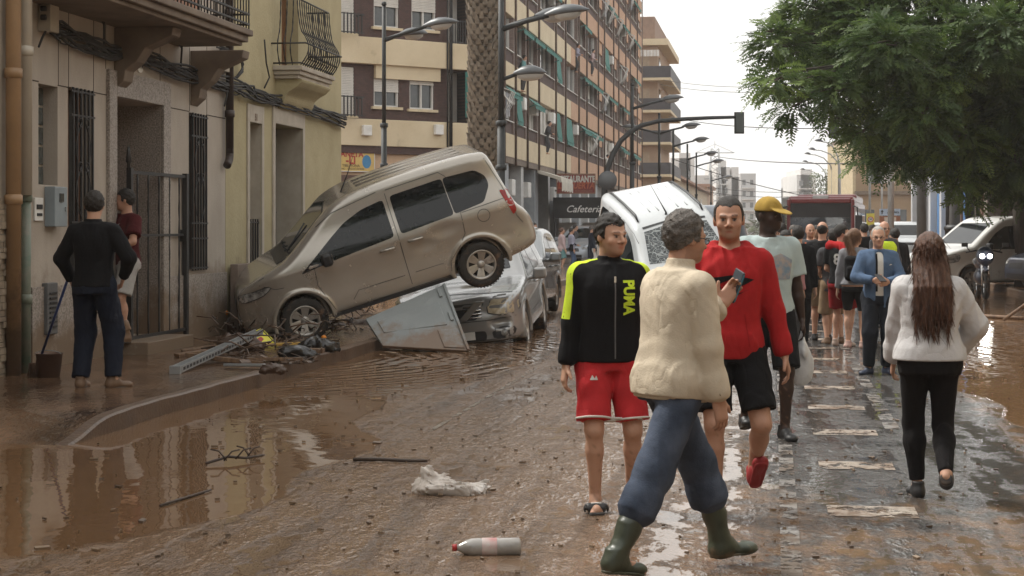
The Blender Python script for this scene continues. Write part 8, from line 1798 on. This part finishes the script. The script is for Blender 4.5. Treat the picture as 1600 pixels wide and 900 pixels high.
far('man in orange vest in the middle of the crowd', 1266, 505, 5, 1.68, Jk('dgrey'), Tr('black'), dict(m=M_hdark, t=.003, kind='buzz', thin=.13), shoes=SH, skin='tan', extra=lambda K: hv(K, 'orange'))
far('bending man in black jumper near the white van on the right', 1404, 500, 200, 1.62, Jk('black'), Tr('navy'), M_hdark, shoes=SH, lean=(R(14), 0), girth=1.1)
far('grey haired head of a man left of the orange vest', 1240, 492, 10, 1.66, Jk('dgrey'), Tr('black'), M_hgrey, shoes=SH)
far('dark haired man in navy coat at the left of the crowd', 1222, 488, 165, 1.70, Jk('navy'), Tr('black'), M_hdark, shoes=SH)
far('dark haired man behind the bald man in the crowd', 1276, 490, 20, 1.66, Jk('black'), Tr('dgrey'), M_hdark, shoes=SH, skin='olive')
far('man in white top right of the bus side', 1364, 470, 30, 1.68, Jk('white'), Tr('navy'), M_hgrey, shoes=SH)
far('woman with fair hair at the left of the bus mirror', 1212, 470, -20, 1.60, Jk('palepink'), Tr('navy'), M_hbrown, shoes=SH, female=True)
far('person in a grey coat far along the street', 1204, 440, 160, 1.68, Jk('dgrey'), Tr('black'), M_hdark, shoes=SH, cell=.02)
far('dark figure close behind the red bus mirror', 1350, 480, 190, 1.70, Jk('black'), Tr('black'), M_hdark, shoes=SH)
# ---- people outside the cafe
CF = .02
far('person in grey coat sitting height behind the parked cars', 835, 421, 60, 1.70, Jk('lilac'), Tr('dgrey'), M_hdark, cell=CF, z0=.1)
far('woman in patterned dark top before the white shopfront', 851, 423, 40, 1.55, Jk(mat('patterned_cloth', (.25, .24, .24), (.05, .05, .05), rough=.9, scale=22)), Tr('black'), M_hdark, cell=CF, female=True)
far('woman in pale pink quilted jacket and teal shorts', 878, 424, 100, 1.62, Jk('palepink', hem=.80), Sh('teal'), M_hbrown, cell=CF, female=True, girth=1.05)
far('woman in lilac top and jeans with a black shoulder bag', 893, 424, 100, 1.62, Jk('lilac', hem=.92), Tr(mat('mid_blue_denim', (.06, .10, .18), rough=.9)), M_hdark, cell=CF, female=True, extra=lambda K: bag(K, (-.2, .05, .95), (.11, .06, .14), nm='shoulder_bag', lb='black shoulder bag of the woman in lilac'))
far('tall person behind the woman in lilac by the cafe', 899, 418, 90, 1.76, Jk('dgrey'), Tr('navy'), M_hdark, cell=CF)
far('person in long navy robe with white collar by the cafe', 925, 424, 95, 1.70, Jk('navy', hem=.50, collar=1.5), dict(m=MC['white'], off=.01), M_hgrey, cell=CF)
far('dark figure under the cafe canopy next to the white van', 941, 420, 120, 1.72, Jk('black'), Tr('black'), M_hdark, cell=CF)
# people leaning out of the apartment windows
for px_, py_, lb, c in ((897, 76, 'person in blue shirt leaning out of an upper window', 'lilac'), (811, 96, 'person in green leaning from the cream window', 'teal'), (944, 248, 'person in white at a lower orange window', 'white'), (921, 84, 'person in pink at an upper orange window', 'palepink'), (851, 198, 'person hanging washing at a cream window', 'dgrey')):
    u_, z_ = WL(px_, py_, VA-.1); p = S(VA-.02, u_, z_-1.35); person(lb, tuple(p), yaw=R(82), h=1.65, cell=.026, skin='light', top=Jk(c), bottom=Tr('dgrey'), hair=dict(m=M_hdark), lean=(R(18), 0), hands=((.2, -.35, 1.05), (-.2, -.35, 1.05)))
# ---------------- things lying about
def GP(px, py, z=0.): return G(px, py, z)
# grey plastic panel leaning below the people carrier
c4 = [PX(571, 498, 23.0), PX(694, 444, 23.35), PX(733, 548, 22.55), PX(598, 540, 22.6)]; o4 = c4[3]
t = thing('plastic_board', 'large grey plastic panel leaning in the water under the people carrier', 'plastic board', o4); q = [p-o4 for p in c4]; nv = (q[1]-q[3]).cross(q[2]-q[3]).normalized(); nv = -nv if nv.y > 0 else nv
def pan(a0, a1, b0, b1, out, thick, name, m, par=t):
    f_ = lambda a, b: (q[3]*(1-a)+q[2]*a)*(1-b)+(q[0]*(1-a)+q[1]*a)*b
    P_ = [f_(a0, b0), f_(a1, b0), f_(a1, b1), f_(a0, b1)]; mm = MB(); mm.add([p+nv*(out+thick) for p in P_]+[p+nv*out for p in P_], [(0, 1, 2, 3), (7, 6, 5, 4), (0, 4, 5, 1), (1, 5, 6, 2), (2, 6, 7, 3), (3, 7, 4, 0)]); return mm.build(name, m, par, bevel=.008)
M_pan = mat('grey_moulded_plastic', (.27, .29, .29), (.22, .24, .24), rough=.5, scale=2, dirt=((.20, .14, .10), 2.5, .56), dirt_z=(-.1, .7))
pan(0, 1, 0, 1, -.05, .05, 'panel', M_pan); pan(.10, .86, .40, .78, .001, .018, 'raised_field', M_pan); pan(.72, .96, .03, .33, .001, .014, 'raised_field', M_pan); pan(.975, 1.01, .0, 1.0, .0, .03, 'edge_rib', M_pan); pan(.89, .93, .83, .96, .001, .03, 'hinge', M_pan); pan(.915, .955, .45, .58, .001, .03, 'hinge', M_pan)
# white cloth
def blob(name, label, cat, loc, prims, disp_, m, cell=.008, k=.02, rot=(0, 0, 0), part='body'):
    t = thing(name, label, cat, loc, rot); lo = np.min([p[1] for p in prims], 0)-.06; hi = np.max([p[2] for p in prims], 0)+.06; f = Field(lo, hi, cell)
    for p in prims: f.op(p, k)
    if disp_: f.disp(disp_)
    V, Fc = f.mesh(); V = laplace(V, Fc, 1, .4); link(part, mesh_np(name, V, Fc), t, m); return t
p = GP(692, 770); blob('white_rag', 'crumpled wet white rag lying in the mud', 'rag', p, [ell((-.06, .0, .03), (.13, .12, .06)), ell((-.09, .02, .08), (.05, .05, .07)), cone((-.02, 0, .04), (.16, -.02, .02), .05, .028), ell((.10, -.03, .015), (.12, .09, .03)), ell((.20, -.02, .02), (.06, .05, .025))], (lambda X, Y, Z: folds(.026, 22, 1, (1, 1, 1))(X, Y, Z)+folds(.012, 48, 2, (1, 1, 1))(X, Y, Z)), mat('wet_white_cloth', (.60, .57, .54), (.44, .38, .33), rough=.8, scale=6), .006, part='cloth')
# plastic bottle
p = GP(765, 866); t = thing('plastic_bottle', 'clear plastic bottle with red cap lying in the mud', 'bottle', p+Vector((0, 0, .035)), (0, R(90), R(4)))
M_bot = mat('clear_bottle', (.42, .40, .38), (.30, .28, .26), rough=.12, spec=.7, scale=12)
MB().lathe([(0, -.155), (.035, -.155), (.045, -.145), (.046, -.06), (.043, -.05), (.046, -.04), (.046, .03), (.043, .04), (.046, .05), (.045, .09), (.034, .125), (.018, .15), (.015, .165), (0, .165)], 22).build('bottle_body', M_bot, t)
for o in t.children: o.rotation_euler = (0, math.pi, 0)
MB().lathe([(0, -.185), (.017, -.185), (.018, -.163), (0, -.163)], 16).build('cap', mat('red_cap', (.45, .03, .03), rough=.4), t); MB().lathe([(.0468, -.04), (.0468, .035)], 22).build('label', mat('bottle_label', (.60, .55, .52), (.40, .06, .06), rough=.4, scale=7), t, fix=False)
# sticks
M_twig = mat('wet_twig', (.06, .04, .03), (.035, .024, .018), rough=.6)
def stick(label, a, b, r, m=M_twig, name='stick', cat='stick', bend=.0):
    a, b = Vector(a), Vector(b); t = thing(name, label, cat, a); d = b-a; MB().tube([(0, 0, 0), d*.35+Vector((0, bend, bend*.3)), d*.7+Vector((0, -bend*.5, 0)), d], [r, r, r*.9, r*.8], 8).build('shaft', m, t); return t
stick('thin straight stick lying left of the white rag', GP(552, 718, .015), GP(668, 720, .015), .013, bend=.01)
t = stick('forked black twig floating in the left puddle', GP(322, 724, .02), GP(413, 711, .03), .010, bend=.06); d = GP(413, 711, .03)-GP(322, 724, .02); mm = MB(); [mm.tube([d*f_, d*f_+Vector((dx, .03, .06)), d*f_+Vector((dx*2, .05, .07))], .006, 5) for f_, dx in ((.3, .05), (.35, -.06), (.5, .05), (.7, .04), (.75, -.05))]; mm.build('side_twigs', M_twig, t)
stick('long bare branch lying along the left puddle edge', GP(250, 790, .01), GP(330, 765, .01), .008)
# metal profile
a, b = GP(275, 583, .16), GP(405, 541, .17)+Vector((0, 0, .14)); t = thing('metal_profile', 'grey perforated metal profile lying over the rubbish by the kerb', 'metal profile', a); d = b-a; ang = math.atan2(d.y, d.x); Mx = Matrix.Rotation(ang, 4, 'Z') @ Matrix.Rotation(-math.asin(d.z/d.length), 4, 'Y')
L_ = d.length; MB().box(0, L_, -.05, -.04, 0, .07, M=Mx).box(0, L_, -.04, .04, 0, .01, M=Mx).box(0, L_, .04, .05, 0, .07, M=Mx).box(-.05, 0, -.055, .055, -.005, .075, M=Mx).build('channel', M_steel, t); mm = MB(); [mm.box(.1+i*.13, .17+i*.13, -.053, -.0505, .02, .05, M=Mx) for i in range(int((L_-.2)/.13))]; mm.build('slots', M_black, t)
# yellow warning board
p = GP(405, 541, .15); t = thing('warning_board', 'bent yellow triangular warning board in the rubbish heap', 'sign', p+Vector((0, 0, .03)), (R(-52), R(8), R(8)))
MB().prism(round_poly([(-.26, 0), (.26, 0), (.0, .30)], .05), 'y', -.006, .006).build('board', mat('warning_yellow', (.75, .68, .03), rough=.35, dirt=(MUD, 6, .62)), t); mm = MB(); [mm.tube([(x0, -.009, z0), (x1, -.009, z1)], .007, 5) for x0, z0, x1, z1 in ((-.22, .02, -.01, .26), (.01, .26, .22, .02))]; mm.build('black_border', M_black, t); MB().prism([(-.04, .05), (.02, .03), (.05, .09), (.01, .13), (-.02, .10)], 'y', -.009, -.0065).build('red_symbol', M_red, t)
# other rubbish
rg = random.Random(9)
M_wd = mat('broken_wood', (.20, .12, .065), (.09, .05, .03), rough=.7, stretch=(8, 1, 1)); M_or = mat('orange_peel', (.75, .25, .02), rough=.45); M_bk = mat('wet_black_plastic', (.02, .018, .017), rough=.25)
k = 0
for (px_, py_, w_, h_, m_, lb, rz) in ((452, 541, .75, .03, mat('yellow_plank', (.50, .30, .06), rough=.6), 'yellow edged plank behind the warning board', 12), (352, 566, .9, .05, M_wd, 'dark broken plank beside the kerb stones', -14), (430, 566, .6, .04, M_wd, 'short splintered board near the puddle edge', 6), (330, 548, .7, .05, M_wd, 'brown board leaning in the rubbish by the wall', 20), (212, 543, 1.1, .05, mat('pale_threshold_wood', (.36, .22, .11), rough=.6), 'pale wooden plank before the doorstep', 17), (385, 575, .5, .03, M_steel, 'thin metal strip in the rubbish at the kerb', -25), (470, 552, .55, .05, M_wd, 'muddy board near the front wheel of the van', -8), (300, 556, .4, .04, M_wd, 'small board fragment near the metal profile', 40)):
    p = GP(px_, py_, .16); t = thing('plank', lb, 'plank', p+Vector((0, 0, .03)), (R(rg.uniform(-6, 6)), R(rg.uniform(-7, 7)), R(rz))); MB().box(-w_/2, w_/2, -.06, .06, -h_/2, h_/2).build('board', m_, t, bevel=.006)
for (px_, py_, z_, c_, lb) in ((506, 530, .17, M_or, 'orange lying beside the front wheel of the van'), (353, 491, .42, M_or, 'orange caught in the rubbish against the wall')):
    t = thing('orange', lb, 'orange', GP(px_, py_, z_)+Vector((0, 0, .02))); MB().lathe([(.035*math.sin(a*math.pi/10), -.035*math.cos(a*math.pi/10)) for a in range(11)], 16).build('fruit', c_, t); MB().lathe([(0, .037), (.006, .036), (.007, .033)], 8).build('stalk', M_green, t)
for (px_, py_, w_, lb, m_) in ((495, 549, .22, 'black bin bag scrap at the end of the kerb', M_bk), (345, 520, .30, 'dark heap of sodden rags against the house wall', mat('sodden_brown_cloth', (.07, .04, .025), rough=.5)), (545, 520, .16, 'blue plastic tub under the sill of the people carrier', mat('blue_plastic', (.02, .045, .16), rough=.35)), (372, 548, .26, 'dark brown sack under the metal profile', MATS['sodden_brown_cloth'] if 'sodden_brown_cloth' in MATS else M_bk), (432, 525, .10, 'crumpled clear bottle by the front wheel', M_bot), (460, 560, .2, 'flat black rubber scrap in the rubbish', M_bk), (590, 520, .2, 'dark soaked clothing under the people carrier', M_bk), (520, 522, .24, 'big dark heap of mud and reeds behind the front wheel', MATS['sodden_brown_cloth'] if 'sodden_brown_cloth' in MATS else M_bk), (562, 519, .26, 'dark heap of reeds left of the grey board', MATS['sodden_brown_cloth'] if 'sodden_brown_cloth' in MATS else M_bk), (425, 583, .12, 'small brown clod on the kerb edge', MATS['sodden_brown_cloth'] if 'sodden_brown_cloth' in MATS else M_bk)):
    p = GP(px_, py_, .15 if px_ < 520 else .02); blob('rubbish', lb, 'rubbish', p, [ell((0, 0, w_*.35), (w_, w_*.6, w_*.45)), ell((w_*.6, .0, w_*.2), (w_*.6, w_*.5, w_*.3)), ell((-w_*.5, -.02, w_*.25), (w_*.5, w_*.5, w_*.35))], folds(w_*.12, 6/w_, k, (1, 1, 1)), m_, w_/12, w_*.1, part='lump'); k += 1
t = thing('bucket', 'muddy brown bucket beside the broom at the wall', 'bucket', GP(77, 590, .15)); MB().lathe([(0, 0), (.10, 0), (.13, .24), (.14, .24), (.125, .235), (.10, .02), (0, .02)], 24).build('pail', mat('muddy_bucket', (.13, .075, .05), (.09, .05, .035), rough=.6), t); MB().tube([(.13*math.cos(a*.31), -.05-.0*a, .23+.04*math.sin(a*.31)) for a in range(11)], .004, 5).build('handle', M_steel, t)
# branches and twigs as one tangle under the van and along the kerb
mm = MB()
for i in range(330):
    px_, py_ = (rg.uniform(335, 500), rg.uniform(525, 570)) if i < 110 else (rg.uniform(500, 640), rg.uniform(505, 535)); z_ = .15 if px_ < 540 else .0; a = GP(px_, py_, z_)+Vector((0, 0, rg.uniform(.01, .12 if i % 3 else .42))); l_ = rg.uniform(.1, .45); th = rg.uniform(0, 3.14); mm.tube([a, a+Vector((math.cos(th)*l_*.5, math.sin(th)*l_*.5, rg.uniform(-.05, .08))), a+Vector((math.cos(th+.3)*l_, math.sin(th+.3)*l_, rg.uniform(-.1, .1)))], rg.uniform(.003, .011), 5)
for i in range(90):
    px_, py_ = rg.uniform(335, 500), rg.uniform(528, 572); a = GP(px_, py_, .155)+Vector((0, 0, rg.uniform(0, .06))); r_ = rg.uniform(.02, .06); M_ = Matrix.Translation(a) @ Matrix.Rotation(rg.uniform(0, 3), 4, 'Z') @ Matrix.Rotation(rg.uniform(-.5, .5), 4, 'X'); mm.box(-r_, r_, -r_*.6, r_*.6, -.006, .006, M=M_)
setp(mm.build('flood_litter', mat('flood_litter', (.12, .07, .04), (.04, .026, .018), rough=.5, scale=9)), None, None, None, 'stuff')
# reed and leaf scraps scattered over the whole road: stuff
mm = MB()
for i in range(1300):
    v_, u_ = rg.uniform(-5, 4.5), 6.5+23*rg.random()**1.3; a = S(v_, u_, .006); l_ = rg.uniform(.005, .018)*(1 if rg.random() < .93 else 2.2); M_ = Matrix.Translation(a) @ Matrix.Rotation(rg.uniform(0, 3.14), 4, 'Z') @ Matrix.Rotation(rg.uniform(-.3, .3), 4, 'X'); mm.box(-l_, l_, -l_*.35, l_*.35, -.003, .008, M=M_)
setp(mm.build('scattered_grit', mat('grit_and_leaf_scraps', (.22, .15, .09), (.06, .04, .028), rough=.4, scale=1.5)), None, None, None, 'stuff')
# right side: plank across the water and a leaning stick
stick('long muddy plank lying across the flooded right lane', GP(1516, 493, .03), GP(1600, 497, .03), .035, M_wd, 'beam', 'beam'); stick('stick leaning up at the right edge over the kerb', GP(1568, 500, .05), GP(1568, 500, .05)+Vector((.62, .1, .42)), .03, M_wd)
# ---------------- pieces that stand apart become parts of their own
def _comp(n, a, b):
    r = np.arange(n)
    while True:
        m = np.minimum(r[a], r[b]); q = r.copy(); np.minimum.at(q, a, m); np.minimum.at(q, b, m); q = q[q]
        if (q == r).all(): return r
        r = q
def autosplit(o, kmax=40):
    me = o.data; nv = len(me.vertices)
    if nv == 0 or nv > 30000 or o.get('kind') == 'stuff' or me.users > 1: return
    co = np.empty(nv*3, np.float32); me.vertices.foreach_get('co', co); co = co.reshape(-1, 3)
    ed = np.empty(len(me.edges)*2, np.int32); me.edges.foreach_get('vertices', ed); ed = ed.reshape(-1, 2)
    rt, isl = np.unique(_comp(nv, ed[:, 0], ed[:, 1]), return_inverse=True); k = len(rt)
    if k < 2 or k > 1500: return
    M_ = np.array(o.matrix_world)[:3, :3]; w = co @ M_.T; lo = np.full((k, 3), 1e9); hi = -lo; np.minimum.at(lo, isl, w); np.maximum.at(hi, isl, w); size = (hi-lo).max(1)
    gap = np.maximum(0, np.maximum(lo[:, None]-hi[None], lo[None]-hi[:, None])); near = np.sqrt((gap**2).sum(2)) <= np.maximum(.02, .5*np.maximum(size[:, None], size[None]))
    a, b = np.nonzero(np.triu(near, 1)); f_, pc = np.unique(_comp(k, a, b), return_inverse=True); n = len(f_)
    if n < 2 or n > kmax: return
    vp = pc[isl]; polys = [(list(p.vertices), p.material_index, p.use_smooth) for p in me.polygons]
    for i in range(n):
        ids = np.nonzero(vp == i)[0]; mp = {int(v): j for j, v in enumerate(ids)}; fs = [(f, mi, sm) for f, mi, sm in polys if f[0] in mp]
        m2 = bpy.data.meshes.new(o.name.split('.')[0]); m2.from_pydata([tuple(co[v]) for v in ids], [], [[mp[v] for v in f] for f, _, _ in fs]); m2.polygons.foreach_set('material_index', [q[1] for q in fs]); m2.polygons.foreach_set('use_smooth', [q[2] for q in fs])
        for mt in me.materials: m2.materials.append(mt)
        m2.update()
        if i == 0: o.data = m2
        else: c = o.copy(); c.data = m2; COL.objects.link(c)
bpy.context.view_layer.update()
for o in list(scene.objects):
    if o.type == 'MESH' and o.parent is not None and not any(q in o.name for q in ('lettering', 'number', 'crown', 'window_rows', 'balcony_slabs', 'lattice', 'clothes_rack', 'panel_joints', 'print', 'mark')): autosplit(o)
